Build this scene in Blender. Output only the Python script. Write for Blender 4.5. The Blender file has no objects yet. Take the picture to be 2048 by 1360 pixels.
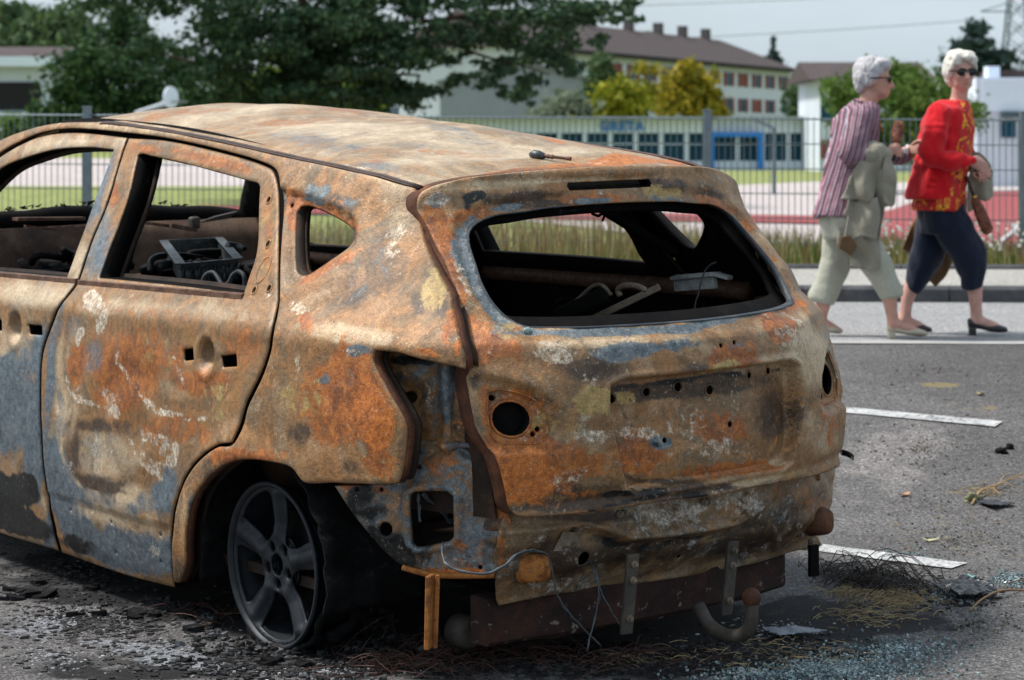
import bpy, bmesh, math, random
import numpy as np
from mathutils import Vector, Matrix, noise as mnoise
from mathutils.geometry import delaunay_2d_cdt
random.seed(7); np.random.seed(7)
sc = bpy.context.scene
C = sc.collection
R_ = math.radians

# ------------------------------------------------------------------ camera
F_PX, U0, V0, CAM_H = 4500.0, 1024.0, 290.0, 1.418
cd = bpy.data.cameras.new('camera'); cam = bpy.data.objects.new('camera', cd); C.objects.link(cam)
cam.location = (0, 0, CAM_H); cam.rotation_euler = (R_(90), 0, 0)
cd.sensor_width = 23.6; cd.lens = F_PX/2048*23.6
cd.shift_y = -(680-V0)/2048
cd.clip_start = 0.05; cd.clip_end = 3000
cd.dof.use_dof = True; cd.dof.focus_distance = 5.95; cd.dof.aperture_fstop = 4.0
sc.camera = cam

# ------------------------------------------------------------------ world, sun, exposure
SUN_EL, SUN_AZ = 58.0, -80.0        # azimuth from +Y towards +X
w = bpy.data.worlds.new('World'); sc.world = w; w.use_nodes = True
nt = w.node_tree; nt.nodes.clear()
wo = nt.nodes.new('ShaderNodeOutputWorld'); bg = nt.nodes.new('ShaderNodeBackground')
sky = nt.nodes.new('ShaderNodeTexSky'); sky.sky_type = 'NISHITA'; sky.sun_disc = False
sky.sun_elevation = R_(SUN_EL); sky.sun_rotation = R_(SUN_AZ)
sky.air_density = 1.2; sky.dust_density = 4.0; sky.ozone_density = 1.0
tc = nt.nodes.new('ShaderNodeTexCoord'); mp = nt.nodes.new('ShaderNodeMapping'); mp.inputs['Scale'].default_value = (1, 1, 3.5)
cn = nt.nodes.new('ShaderNodeTexNoise'); cn.inputs['Scale'].default_value = 3.0; cn.inputs['Detail'].default_value = 6
cr = nt.nodes.new('ShaderNodeValToRGB'); cr.color_ramp.elements[0].position = .3; cr.color_ramp.elements[1].position = .7
cr.color_ramp.elements[0].color = (.55, .55, .55, 1); cr.color_ramp.elements[1].color = (.9, .9, .9, 1)
mx = nt.nodes.new('ShaderNodeMix'); mx.data_type = 'RGBA'
mx.inputs[7].default_value = (5.9, 6.95, 7.8, 1)
nt.links.new(tc.outputs['Generated'], mp.inputs['Vector']); nt.links.new(mp.outputs[0], cn.inputs['Vector'])
nt.links.new(cn.outputs['Fac'], cr.inputs['Fac']); nt.links.new(cr.outputs['Color'], mx.inputs[0])
nt.links.new(sky.outputs['Color'], mx.inputs[6]); nt.links.new(mx.outputs[2], bg.inputs['Color'])
bg.inputs['Strength'].default_value = .085
nt.links.new(bg.outputs[0], wo.inputs['Surface'])
sd = bpy.data.lights.new('sun', 'SUN'); so = bpy.data.objects.new('sun', sd); C.objects.link(so)
sd.energy = 3.2; sd.angle = R_(9); sd.color = (1, .965, .91)
_e, _a = R_(SUN_EL), R_(SUN_AZ)
sdir = Vector((math.sin(_a)*math.cos(_e), math.cos(_a)*math.cos(_e), math.sin(_e)))
so.rotation_euler = sdir.to_track_quat('Z', 'Y').to_euler(); so.location = (0, 0, 30)
sc.view_settings.view_transform = 'Standard'; sc.view_settings.look = 'None'
sc.view_settings.exposure = 0.6; sc.view_settings.gamma = 1

# ------------------------------------------------------------------ generic helpers
def lnk(o, parent=None):
    C.objects.link(o)
    if parent is not None: o.parent = parent
    return o
def tag(o, label=None, cat=None, group=None, kind=None):
    if label: o['label'] = label
    if cat: o['category'] = cat
    if group: o['group'] = group
    if kind: o['kind'] = kind
    return o
def thing(name, loc=(0, 0, 0), rz=0, label=None, cat=None, group=None):
    o = bpy.data.objects.new(name, None); o.empty_display_size = .2; C.objects.link(o)
    o.location = loc; o.rotation_euler = (0, 0, rz)
    return tag(o, label, cat, group)
def mobj(name, verts, faces, mats, parent=None, smooth=True, midx=None):
    me = bpy.data.meshes.new(name); me.from_pydata([tuple(v) for v in verts], [], [tuple(int(i) for i in f) for f in faces]); 
    for m in (mats if isinstance(mats, (list, tuple)) else [mats]): me.materials.append(m)
    if smooth: me.polygons.foreach_set('use_smooth', [True]*len(me.polygons))
    if midx is not None: me.polygons.foreach_set('material_index', midx)
    me.update()
    return lnk(bpy.data.objects.new(name, me), parent)
def bobj(name, bm, mats, parent=None, smooth=False, normals=True):
    if normals: bmesh.ops.recalc_face_normals(bm, faces=bm.faces)
    me = bpy.data.meshes.new(name); bm.to_mesh(me); bm.free()
    for m in (mats if isinstance(mats, (list, tuple)) else [mats]): me.materials.append(m)
    if smooth: me.polygons.foreach_set('use_smooth', [True]*len(me.polygons))
    return lnk(bpy.data.objects.new(name, me), parent)
def add_box(bm, c, s, rot=None, bev=0):
    r = bmesh.ops.create_cube(bm, size=1)
    M = Matrix.Translation(c) @ (rot.to_4x4() if rot is not None else Matrix()) @ Matrix.Diagonal((*s, 1))
    bmesh.ops.transform(bm, matrix=M, verts=r['verts'])
    if bev:
        es = list({e for v in r['verts'] for e in v.link_edges})
        bmesh.ops.bevel(bm, geom=es, offset=bev, segments=2, affect='EDGES', profile=.5)
def add_bar(bm, p0, p1, wd, th, up=(0, 0, 1), bev=0):
    p0, p1 = Vector(p0), Vector(p1); d = p1-p0; L = d.length; d.normalize()
    u = Vector(up); s = d.cross(u); s.normalize(); u = s.cross(d)
    rot = Matrix((s, d, u)).transposed()
    add_box(bm, (p0+p1)/2, (wd, L, th), rot, bev)
def add_tube(bm, pts, rad, n=8, cap=True):
    pts = [Vector(p) for p in pts]; k = len(pts)
    rads = rad if isinstance(rad, (list, tuple)) else [rad]*k
    prev = None; rings = []
    for i, p in enumerate(pts):
        d = (pts[min(i+1, k-1)]-pts[max(i-1, 0)]).normalized()
        if prev is None:
            a = Vector((0, 0, 1)) if abs(d.z) < .9 else Vector((1, 0, 0))
            prev = (a-d*a.dot(d)).normalized()
        else:
            q = prev-d*prev.dot(d)
            prev = q.normalized() if q.length > 1e-6 else prev
        b = d.cross(prev)
        rings.append([bm.verts.new(p+(prev*math.cos(2*math.pi*j/n)+b*math.sin(2*math.pi*j/n))*rads[i]) for j in range(n)])
    for a, b in zip(rings, rings[1:]):
        for j in range(n): bm.faces.new((a[j], a[(j+1) % n], b[(j+1) % n], b[j]))
    if cap:
        bm.faces.new(rings[0][::-1]); bm.faces.new(rings[-1])
def add_lathe(bm, prof, M=None, n=32, close=False):
    M = M or Matrix(); rings = []
    for r, z in prof:
        rings.append([bm.verts.new(M @ Vector((r*math.cos(2*math.pi*j/n), r*math.sin(2*math.pi*j/n), z))) for j in range(n)])
    for a, b in zip(rings, rings[1:]):
        for j in range(n): bm.faces.new((a[j], a[(j+1) % n], b[(j+1) % n], b[j]))
    if not close:
        if prof[0][0] > 1e-4: bm.faces.new(rings[0][::-1])
        if prof[-1][0] > 1e-4: bm.faces.new(rings[-1])
def crom(pts, sub=8):
    pts = [Vector(p) for p in pts]; out = []
    for i in range(len(pts)-1):
        a = pts[max(i-1, 0)]; b = pts[i]; c = pts[i+1]; d = pts[min(i+2, len(pts)-1)]
        for k in range(sub):
            t = k/sub
            out.append(.5*((2*b)+(c-a)*t+(2*a-5*b+4*c-d)*t*t+(3*b-a-3*c+d)*t**3))
    out.append(pts[-1]); return out
# numpy value noise -------------------------------------------------
_perm = np.random.RandomState(3).rand(4096)
def _h(ix, iy, iz):
    return _perm[((ix*73856093) ^ (iy*19349663) ^ (iz*83492791)) & 4095]
def vnoise(p):
    p = np.asarray(p, float); i = np.floor(p).astype(np.int64); f = p-i; f = f*f*f*(f*(f*6-15)+10)
    x, y, z = i[..., 0], i[..., 1], i[..., 2]; fx, fy, fz = f[..., 0], f[..., 1], f[..., 2]
    def l(a, b, t): return a+(b-a)*t
    c = [[l(_h(x, y+j, z+k), _h(x+1, y+j, z+k), fx) for j in (0, 1)] for k in (0, 1)]
    return l(l(c[0][0], c[0][1], fy), l(c[1][0], c[1][1], fy), fz)*2-1
def fbm(p, oct=3):
    s = 0; a = 1; p = np.asarray(p, float)
    for o in range(oct):
        s = s+a*vnoise(p*(2**o)+17.3*o); a *= .5
    return s
def sstep(a, b, x):
    t = np.clip((x-a)/(b-a), 0, 1); return t*t*(3-2*t)
def pip(P, poly):
    x, y = P[:, 0], P[:, 1]; ins = np.zeros(len(P), bool)
    n = len(poly); j = n-1
    for i in range(n):
        xi, yi = poly[i]; xj, yj = poly[j]
        c = ((yi > y) != (yj > y))
        with np.errstate(divide='ignore', invalid='ignore'):
            ins ^= c & (x < (xj-xi)*(y-yi)/(yj-yi+1e-18)+xi)
        j = i
    return ins
def pdist(P, poly, closed=True):
    d = np.full(len(P), 1e9); n = len(poly)
    for i in range(n if closed else n-1):
        a = np.asarray(poly[i], float); b = np.asarray(poly[(i+1) % n], float); ab = b-a
        L = (ab*ab).sum()+1e-18
        t = np.clip(((P-a)@ab)/L, 0, 1)
        q = P-(a+t[:, None]*ab); d = np.minimum(d, (q*q).sum(1))
    return np.sqrt(d)
def sdist(P, poly):
    d = pdist(P, poly); return np.where(pip(P, poly), d, -d)   # positive inside
def smooth_loop(pts, step, corner=50, closed=True):
    pts = np.asarray(pts, float); n = len(pts); corn = []
    for i in range(n):
        if not closed and i in (0, n-1): corn.append(i); continue
        a = pts[i]-pts[i-1]; b = pts[(i+1) % n]-pts[i]
        ang = abs(math.degrees(math.atan2(a[0]*b[1]-a[1]*b[0], a@b)))
        if ang > corner: corn.append(i)
    isC = set(corn); out = []
    for i in range(n if closed else n-1):
        j = (i+1) % n
        b, c = pts[i], pts[j]
        a = pts[i-1] if (i not in isC) else 2*b-c
        d = pts[(j+1) % n] if (j not in isC) else 2*c-b
        L = np.linalg.norm(c-b); k = max(1, int(math.ceil(L/step)))
        tb = (c-a)*.5; tcx = (d-b)*.5
        la, lb = np.linalg.norm(tb), np.linalg.norm(tcx)
        if la > L: tb *= L/la
        if lb > L: tcx *= L/lb
        for q in range(k):
            t = q/k
            out.append((2*t**3-3*t*t+1)*b+(t**3-2*t*t+t)*tb+(-2*t**3+3*t*t)*c+(t**3-t*t)*tcx)
    if not closed: out.append(pts[-1])
    return np.array(out)
def circ(c, r, n=12, ry=None):
    ry = ry or r
    return [(c[0]+r*math.cos(2*math.pi*i/n), c[1]+ry*math.sin(2*math.pi*i/n)) for i in range(n)]

# ------------------------------------------------------------------ photo measurements -> places
def pxray(u, v): return np.array([(u-U0)/F_PX, 1.0, -(v-V0)/F_PX])
def at(u, v, y):                       # world point seen at full-size photo pixel, y metres from the camera
    d = pxray(u, v); return Vector((d[0]*y, y, CAM_H+d[2]*y))
# car pose
A_YAW, A_ROLL = R_(38.0), R_(1.3)
_F = np.array([-math.sin(A_YAW), math.cos(A_YAW), 0]); _R0 = np.array([math.cos(A_YAW), math.sin(A_YAW), 0]); _U0 = np.array([0, 0, 1.])
_R = _R0*math.cos(A_ROLL)+_U0*math.sin(A_ROLL); _U = np.cross(_R, _F)
CM = np.stack([_R, _F, _U], 1)         # car -> world
CO = np.array([0, 0, CAM_H])+pxray(545, 1131)*(F_PX/710)+_R*.79-_U*.235
def w2c(p): return CM.T@(np.asarray(p, float)-CO)
def c2w(p): return CO+CM@np.asarray(p, float)
RO = CM.T@(np.array([0, 0, CAM_H])-CO)
_T = np.linspace(4.2, 10.5, 4000)
def hit(u, v, g):                      # first crossing of g(X,Y,Z)=0 along the sight line, in car coordinates
    d = CM.T@pxray(u, v); P = RO+_T[:, None]*d
    q = g(P[:, 0], P[:, 1], P[:, 2]); s = np.where((q[:-1] < 0) & (q[1:] >= 0))[0]
    if len(s) == 0:
        return P[np.argmin(np.abs(q))]
    i = s[0]; t = q[i]/(q[i]-q[i+1]); return P[i]*(1-t)+P[i+1]*t
# body surfaces in car coordinates (X right, Y forward, Z up, origin on the ground under the rear axle)
_pz = [0, .10, .14, .25, .40, .55, .70, .80, .86, .895, .92, .95, .985, 1.05, 1.15, 1.25, 1.35, 1.42, 1.55]
_pw = [.80, .832, .845, .866, .878, .884, .880, .871, .866, .866, .858, .838, .812, .780, .730, .681, .628, .586, .50]
_bz = [0, .25, .40, .50, .60, .70, .78, .84, .90, .94, .975, 1.05, 1.15, 1.205, 1.24, 1.28, 1.33, 1.365, 1.40, 1.45]
_by = [.90, .93, .965, .985, .998, 1.005, 1.005, 1.0, .98, .935, .893, .80, .68, .625, .60, .588, .56, .525, .45, .30]
_gd = [-1, 0, .06, .12, .18, .25, .33, .42, .52, .66, .85, 5]
_gg = [.50, .58, .645, .715, .78, .845, .90, .94, .968, .99, 1, 1]
def side_base(Y, Z):
    p = np.interp(Z, _pz, _pw); yb = -np.interp(Z, _bz, _by)
    g = np.interp(Y-yb, _gd, _gg)
    c = np.interp(Z, [.9, 1.3], [1.0, .55])
    fr = np.where(Y > 1.9, 1-.055*np.clip((Y-1.9)/1.6, 0, 1.3)**2, 1)          # nose taper
    return p*(1-(1-g)*c)*fr
def rear_base(X, Z):
    b = np.interp(Z, _bz, _by); c = np.interp(Z, [.4, .6, .72, .8, .9, .96, 1.02, 1.1, 1.23], [.125, .145, .165, .195, .23, .245, .205, .18, .16])
    return -(b-c*(np.abs(X)/.65)**2.3)
def sideYZ(pts): return [tuple(hit(u, v, lambda X, Y, Z: X+side_base(Y, Z))[1:]) for u, v in pts]
def rearXZ(pts): return [tuple(hit(u, v, lambda X, Y, Z: Y-rear_base(X, Z))[[0, 2]]) for u, v in pts]
# ------------------------------------------------------------------ materials
def nn(nt, typ, **kw):
    n = nt.nodes.new(typ)
    for k, v in kw.items():
        if k in n.inputs: n.inputs[k].default_value = v
        else: setattr(n, k, v)
    return n
def new_mat(name):
    m = bpy.data.materials.new(name); m.use_nodes = True; nt = m.node_tree
    b = nt.nodes['Principled BSDF']; return m, nt, b
def ramp(nt, src, stops):
    r = nt.nodes.new('ShaderNodeValToRGB'); e = r.color_ramp.elements
    while len(e) < len(stops): e.new(.5)
    for el, (p, c) in zip(e, stops):
        el.position = p; el.color = (c if len(c) == 4 else (*c, 1)) if hasattr(c, '__len__') else (c, c, c, 1)
    nt.links.new(src, r.inputs[0]); return r.outputs[0]
def mixc(nt, fac, a, b, mode='MIX'):
    m = nt.nodes.new('ShaderNodeMix'); m.data_type = 'RGBA'; m.blend_type = mode
    for s, v in ((0, fac), (6, a), (7, b)):
        if hasattr(v, 'is_linked'): nt.links.new(v, m.inputs[s])
        elif s == 0: m.inputs[0].default_value = v
        else: m.inputs[s].default_value = (*v, 1) if len(v) == 3 else v
    return m.outputs[2]
def mth(nt, op, a, b=0.0, c=None):
    m = nt.nodes.new('ShaderNodeMath'); m.operation = op
    for i, v in enumerate((a, b) if c is None else (a, b, c)):
        if hasattr(v, 'is_linked'): nt.links.new(v, m.inputs[i])
        else: m.inputs[i].default_value = v
    return m.outputs[0]
def noise(nt, vec, scale, detail=4, rough=.55, dist=0.0, stretch=None):
    if stretch:
        mp = nt.nodes.new('ShaderNodeMapping'); mp.inputs['Scale'].default_value = stretch
        nt.links.new(vec, mp.inputs[0]); vec = mp.outputs[0]
    n = nn(nt, 'ShaderNodeTexNoise', Scale=scale, Detail=detail, Roughness=rough, Distortion=dist)
    nt.links.new(vec, n.inputs['Vector']); return n.outputs['Fac']
def step_(nt, v, lo, hi):
    m = nt.nodes.new('ShaderNodeMapRange'); m.interpolation_type = 'SMOOTHSTEP'
    m.inputs[1].default_value = lo; m.inputs[2].default_value = hi
    nt.links.new(v, m.inputs[0]); return m.outputs[0]
def objvec(nt): return nt.nodes.new('ShaderNodeTexCoord').outputs['Object']
def bump(nt, b, h, strength=.3, dist=.01):
    n = nn(nt, 'ShaderNodeBump', Strength=strength, Distance=dist)
    nt.links.new(h, n.inputs['Height']); nt.links.new(n.outputs[0], b.inputs['Normal'])
def simple_mat(name, col, rough=.6, metal=0, var=.25, scale=8, bmp=0, col2=None, spec=.5, detail=5):
    m, nt, b = new_mat(name); v = objvec(nt); n = noise(nt, v, scale, detail, .6)
    c2 = col2 or tuple(c*(1-var) for c in col); c1 = tuple(min(1, c*(1+var*.6)) for c in col)
    nt.links.new(ramp(nt, n, [(.3, c2), (.7, c1)]), b.inputs['Base Color'])
    b.inputs['Roughness'].default_value = rough; b.inputs['Metallic'].default_value = metal
    b.inputs['Specular IOR Level'].default_value = spec
    if bmp: bump(nt, b, noise(nt, v, scale*6, 4), bmp, .005)
    return m

def burnt_paint_mat(name, grain=1.0, soft=0.0, tone=(1.06, .93, .77)):
    m, nt, b = new_mat(name); v = objvec(nt); L = nt.links.new
    A = nn(nt, 'ShaderNodeAttribute', attribute_name='PA'); B = nn(nt, 'ShaderNodeAttribute', attribute_name='PB')
    sa = nt.nodes.new('ShaderNodeSeparateColor'); L(A.outputs['Color'], sa.inputs[0])
    sb = nt.nodes.new('ShaderNodeSeparateColor'); L(B.outputs['Color'], sb.inputs[0])
    rust, ash, steel, soot = sa.outputs[0], sa.outputs[1], sa.outputs[2], A.outputs['Alpha']
    och, pale, brown, fresh = sb.outputs[0], sb.outputs[1], sb.outputs[2], B.outputs['Alpha']
    off = nt.nodes.new('ShaderNodeMapping'); off.inputs['Location'].default_value = (3.1, 7.7, 1.3); L(v, off.inputs[0]); ov = off.outputs[0]
    nL = noise(nt, v, 2.2, 5, .5, 1.6); nM = noise(nt, v, 9, 7, .6, .6); nF = noise(nt, v, 60, 6, .7); nX = noise(nt, v, 300, 3, .75)
    n2 = noise(nt, ov, 13, 10, .72, .8); n3 = noise(nt, ov, 38, 8, .75); n4 = noise(nt, v, 22, 10, .74, .5); nS = noise(nt, ov, 4, 8, .6, 2.4)
    st = noise(nt, v, 9, 6, .6, .8, stretch=(1, 1, .25))
    def mask(w, n, amp, lo=.40, hi=.60, bias=0.0): return step_(nt, mth(nt, 'ADD', mth(nt, 'ADD', w, bias), mth(nt, 'MULTIPLY', mth(nt, 'SUBTRACT', n, .5), amp)), lo, hi)
    # oxidised base: orange tan, khaki, grey brown, with heat contour bands
    base = ramp(nt, nL, [(.30, (.145, .105, .066)), (.42, (.28, .160, .070)), (.50, (.195, .135, .078)), (.58, (.32, .175, .070)), (.70, (.175, .135, .085))])
    band = ramp(nt, mth(nt, 'FRACT', mth(nt, 'MULTIPLY', mth(nt, 'ADD', nL, mth(nt, 'MULTIPLY', nS, .35)), 7.0+soft*20)), [(0, .66), (.30, 1.22), (.8, 1.0), (1, .66)])
    base = mixc(nt, .75+soft, base, mixc(nt, 1.0, base, band, 'MULTIPLY'))
    base = mixc(nt, mth(nt, 'MULTIPLY', step_(nt, st, .45, .70), .6), base, (.37, .185, .065))
    base = mixc(nt, mth(nt, 'MULTIPLY', step_(nt, nM, .52, .76), .42), base, (.095, .065, .045))
    base = mixc(nt, mth(nt, 'MULTIPLY', step_(nt, nS, .52, .72), .35), base, (.40, .34, .26))
    base = mixc(nt, mask(pale, nS, 1.1, .15, .95), base, ramp(nt, nM, [(.3, (.42, .325, .215)), (.65, (.60, .51, .39))]))
    base = mixc(nt, mask(brown, n2, 1.6-soft*3, .30-soft*.6, .78+soft), base, ramp(nt, n4, [(.35, (.030, .020, .014)), (.65, (.12, .075, .045))]))
    base = mixc(nt, mask(rust, n4, 2.0-soft*3, .40-soft, .62+soft), base, ramp(nt, n4, [(.28, (.075, .024, .009)), (.42, (.20, .068, .018)), (.55, (.38, .135, .028)), (.66, (.47, .20, .055)), (.78, (.33, .19, .095))]))
    base = mixc(nt, mask(och, n2, 2.2, .36, .60), base, ramp(nt, n3, [(.35, (.25, .18, .065)), (.6, (.45, .35, .15))]))
    smask = mask(steel, n2, 2.0-soft*5, .36-soft*1.2, .64+soft*1.2)
    base = mixc(nt, smask, base, ramp(nt, n3, [(.28, (.050, .072, .098)), (.48, (.125, .170, .225)), (.64, (.22, .275, .345)), (.8, (.34, .37, .42))]))
    base = mixc(nt, mask(fresh, n4, 1.8, .34, .64), base, ramp(nt, nF, [(.3, (.36, .105, .014)), (.7, (.58, .21, .042))]))
    nA = mth(nt, 'ADD', mth(nt, 'MULTIPLY', n2, .45), mth(nt, 'MULTIPLY', n3, .55))
    er = step_(nt, noise(nt, v, 85, 5, .75), .42, .56)
    base = mixc(nt, mth(nt, 'MULTIPLY', mask(ash, nA, 3.6, .42, .66), mth(nt, 'ADD', .22, mth(nt, 'MULTIPLY', er, .75))), base, ramp(nt, nF, [(.35, (.42, .39, .35)), (.6, (.74, .71, .66))]))
    base = mixc(nt, mask(soot, nM, 1.5, .34, .62), base, (.005, .0055, .007))
    # pits, flakes and grain, gathered in drifts
    cl = step_(nt, nM, .40, .62)
    pit = step_(nt, n3, .575, .66); base = mixc(nt, mth(nt, 'MULTIPLY', pit, mth(nt, 'ADD', mth(nt, 'MULTIPLY', cl, .6*grain), .2*grain)), base, (.035, .021, .014))
    f1 = step_(nt, noise(nt, ov, 80, 6, .78), .585, .64); base = mixc(nt, mth(nt, 'MULTIPLY', f1, mth(nt, 'ADD', mth(nt, 'MULTIPLY', step_(nt, nS, .42, .6), .70*grain), .18*grain*grain)), base, (.52, .47, .40))
    f2 = step_(nt, noise(nt, v, 100, 6, .78), .585, .64); base = mixc(nt, mth(nt, 'MULTIPLY', f2, .7*grain), base, (.030, .020, .015))
    base = mixc(nt, .7, base, mixc(nt, 1.0, base, ramp(nt, nX, [(.3, .35), (.7, 1.55)]), 'MULTIPLY'))
    base = mixc(nt, .45+.35*grain, base, mixc(nt, 1.0, base, ramp(nt, nF, [(.3, .62), (.7, 1.30)]), 'MULTIPLY'))
    base = mixc(nt, 1.0, base, tone, 'MULTIPLY')
    L(base, b.inputs['Base Color'])
    L(ramp(nt, nM, [(.3, .34), (.7, .62)]), b.inputs['Roughness'])
    b.inputs['Specular IOR Level'].default_value = .55
    L(mth(nt, 'ADD', .12, mth(nt, 'MULTIPLY', smask, .3)), b.inputs['Metallic'])
    bump(nt, b, mth(nt, 'ADD', mth(nt, 'MULTIPLY', nF, .8), mth(nt, 'ADD', mth(nt, 'MULTIPLY', n3, .9), mth(nt, 'MULTIPLY', n4, .9))), .25+.2*grain, .007)
    return m
M = {}
M['burnt'] = burnt_paint_mat('burnt_sheet_metal'); M['smoothburnt'] = burnt_paint_mat('heat_tinted_sheet_metal', .5, .12, (1.0, .92, .81)); M['ashburnt'] = burnt_paint_mat('ash_grey_sheet_metal', 1.0, .02, (.86, .81, .74)); M['roofburnt'] = burnt_paint_mat('pale_roof_sheet_metal', .45, .15, (1.02, .96, .87))
def rust_mat(name, stops, rough=.8, scale=20, flake=None, bs=.4, metal=0, spec=.35):
    m, nt, b = new_mat(name); v = objvec(nt)
    c = ramp(nt, noise(nt, v, scale, 9, .68, .4), stops)
    if flake: c = mixc(nt, step_(nt, noise(nt, v, scale*1.7, 9, .7), flake[1], flake[1]+.05), c, flake[0])
    c = mixc(nt, .6, c, mixc(nt, 1.0, c, ramp(nt, noise(nt, v, 240, 3, .7), [(.3, .4), (.7, 1.5)]), 'MULTIPLY'))
    nt.links.new(c, b.inputs['Base Color']); b.inputs['Roughness'].default_value = rough; b.inputs['Metallic'].default_value = metal
    b.inputs['Specular IOR Level'].default_value = spec
    bump(nt, b, noise(nt, v, 70, 8, .7), bs, .006); return m
M['soot'] = rust_mat('sooty_steel', [(.3, (.0025, .0025, .003)), (.55, (.006, .0055, .0055)), (.75, (.018, .012, .009))], .8, 9, spec=.06)
M['inner'] = rust_mat('sooty_brown_steel', [(.3, (.010, .008, .007)), (.52, (.030, .020, .015)), (.75, (.09, .045, .025))], .62, 6, spec=.12)
M['dkblue'] = rust_mat('blued_steel', [(.32, (.012, .014, .018)), (.48, (.035, .045, .055)), (.58, (.065, .075, .085)), (.68, (.085, .028, .012)), (.8, (.05, .02, .012))], .55, 9, ((.25, .16, .11), .70))
M['pocket'] = rust_mat('lamp_pocket_steel', [(.3, (.02, .014, .01)), (.42, (.09, .032, .014)), (.52, (.055, .065, .075)), (.62, (.16, .15, .12)), (.75, (.035, .04, .05))], .6, 9, ((.30, .24, .17), .66))
M['rustbr'] = rust_mat('dark_rust', [(.3, (.035, .014, .009)), (.5, (.085, .030, .015)), (.7, (.20, .075, .028))], .8, 12)
M['beam'] = rust_mat('flaking_red_oxide', [(.3, (.010, .005, .0045)), (.5, (.030, .012, .009)), (.62, (.055, .020, .012)), (.75, (.012, .008, .007))], .8, 11, ((.22, .18, .15), .60), .8)
M['orange'] = rust_mat('orange_rust', [(.3, (.05, .018, .008)), (.45, (.20, .068, .015)), (.56, (.36, .135, .026)), (.72, (.24, .095, .03))], .75, 22, ((.05, .03, .02), .62), .5)
M['panel'] = rust_mat('grey_brown_scorched_metal', [(.28, (.028, .021, .016)), (.40, (.11, .084, .060)), (.54, (.21, .165, .12)), (.70, (.30, .25, .19))], .75, 7, ((.42, .38, .32), .64), .7)
M['strip'] = rust_mat('brown_trim', [(.3, (.035, .018, .012)), (.5, (.11, .052, .03)), (.7, (.20, .12, .085))], .6, 26, ((.10, .12, .14), .62))
M['seal'] = rust_mat('burnt_seal', [(.35, (.018, .010, .008)), (.6, (.065, .03, .02))], .5, 30)
M['rim'] = rust_mat('scorched_alloy', [(.3, (.008, .010, .013)), (.55, (.018, .022, .027)), (.75, (.036, .041, .048))], .5, 14, None, .15, .25)
M['charcoal'] = rust_mat('charred_rubber', [(.35, (.003, .003, .0035)), (.6, (.009, .009, .010)), (.78, (.06, .06, .065))], .75, 18, None, .8, spec=.12)
M['steelgrey'] = rust_mat('bare_grey_steel', [(.3, (.025, .030, .033)), (.55, (.07, .080, .085)), (.75, (.20, .22, .22))], .45, 26, ((.02, .02, .02), .64), .2, .5)
M['bracket'] = rust_mat('scorched_bracket_steel', [(.3, (.025, .022, .02)), (.55, (.065, .055, .045)), (.75, (.12, .095, .07))], .6, 14)
M['dome'] = rust_mat('brown_oxide_dome', [(.3, (.022, .010, .007)), (.48, (.085, .030, .013)), (.62, (.15, .06, .026)), (.75, (.05, .025, .015))], .75, 16, ((.02, .014, .012), .62), .6)
M['wire'] = simple_mat('bare_wire', (.07, .085, .095), .5, .4, .4, 60)
M['ashpale'] = rust_mat('ash_covered_sheet', [(.3, (.10, .11, .11)), (.5, (.32, .33, .32)), (.7, (.48, .48, .46))], .8, 9, ((.01, .01, .01), .60))

# ------------------------------------------------------------------ panels cut from the body surfaces
def paint(me, P2, blobs, to2d, seed=0, base=(0, 0, 0, 0, 0, 0, 0, 0)):
    n = len(P2); W = np.zeros((n, 8))+np.array(base)
    q = np.c_[P2, np.zeros(n)+seed*3.7]
    wx = fbm(q*9, 3); wy = fbm(q*9+31.7, 3); wl = fbm(q*3.2+9.1, 2)
    for bl in blobs:
        if len(bl) == 4:                                    # a streak: channel, points, half width, strength
            ch, pp, wd, s = bl; l = np.array(to2d(pp)); e = np.array(to2d([(pp[0][0]+wd, pp[0][1]), (pp[0][0], pp[0][1]+wd)]))
            sc_ = .5*(np.linalg.norm(e[0]-l[0])+np.linalg.norm(e[1]-l[0])); l = smooth_loop(l, .02, 80, False)
            d = pdist(P2+np.c_[wx, wy]*.006, l, False)/(sc_*(1+.55*wy+.3*wl)+1e-6); W[:, ch] += s*(1-sstep(.5, 1.5, d)); continue
        ch, u, v, ru, rv, ang, s = bl
        ca, sa_ = math.cos(R_(ang)), math.sin(R_(ang))
        c, a, b_ = [np.array(x) for x in to2d([(u, v), (u+ru*ca, v+ru*sa_), (u-rv*sa_, v+rv*ca)])]
        Mx = np.stack([a-c, b_-c], 1)
        if abs(np.linalg.det(Mx)) < 1e-9: continue
        Q = (P2-c)@np.linalg.inv(Mx).T
        d = np.sqrt((Q**2).sum(1))*(1+.22*wl)+.20*wx+.12*wy
        W[:, ch] += s*(1-sstep(.35, 1.15, d))
    W = np.clip(W, 0, 1)
    for nm, k in (('PA', 0), ('PB', 4)):
        at_ = me.color_attributes.new(nm, 'FLOAT_COLOR', 'POINT')
        at_.data.foreach_set('color', W[:, k:k+4].astype(np.float32).ravel())
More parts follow.
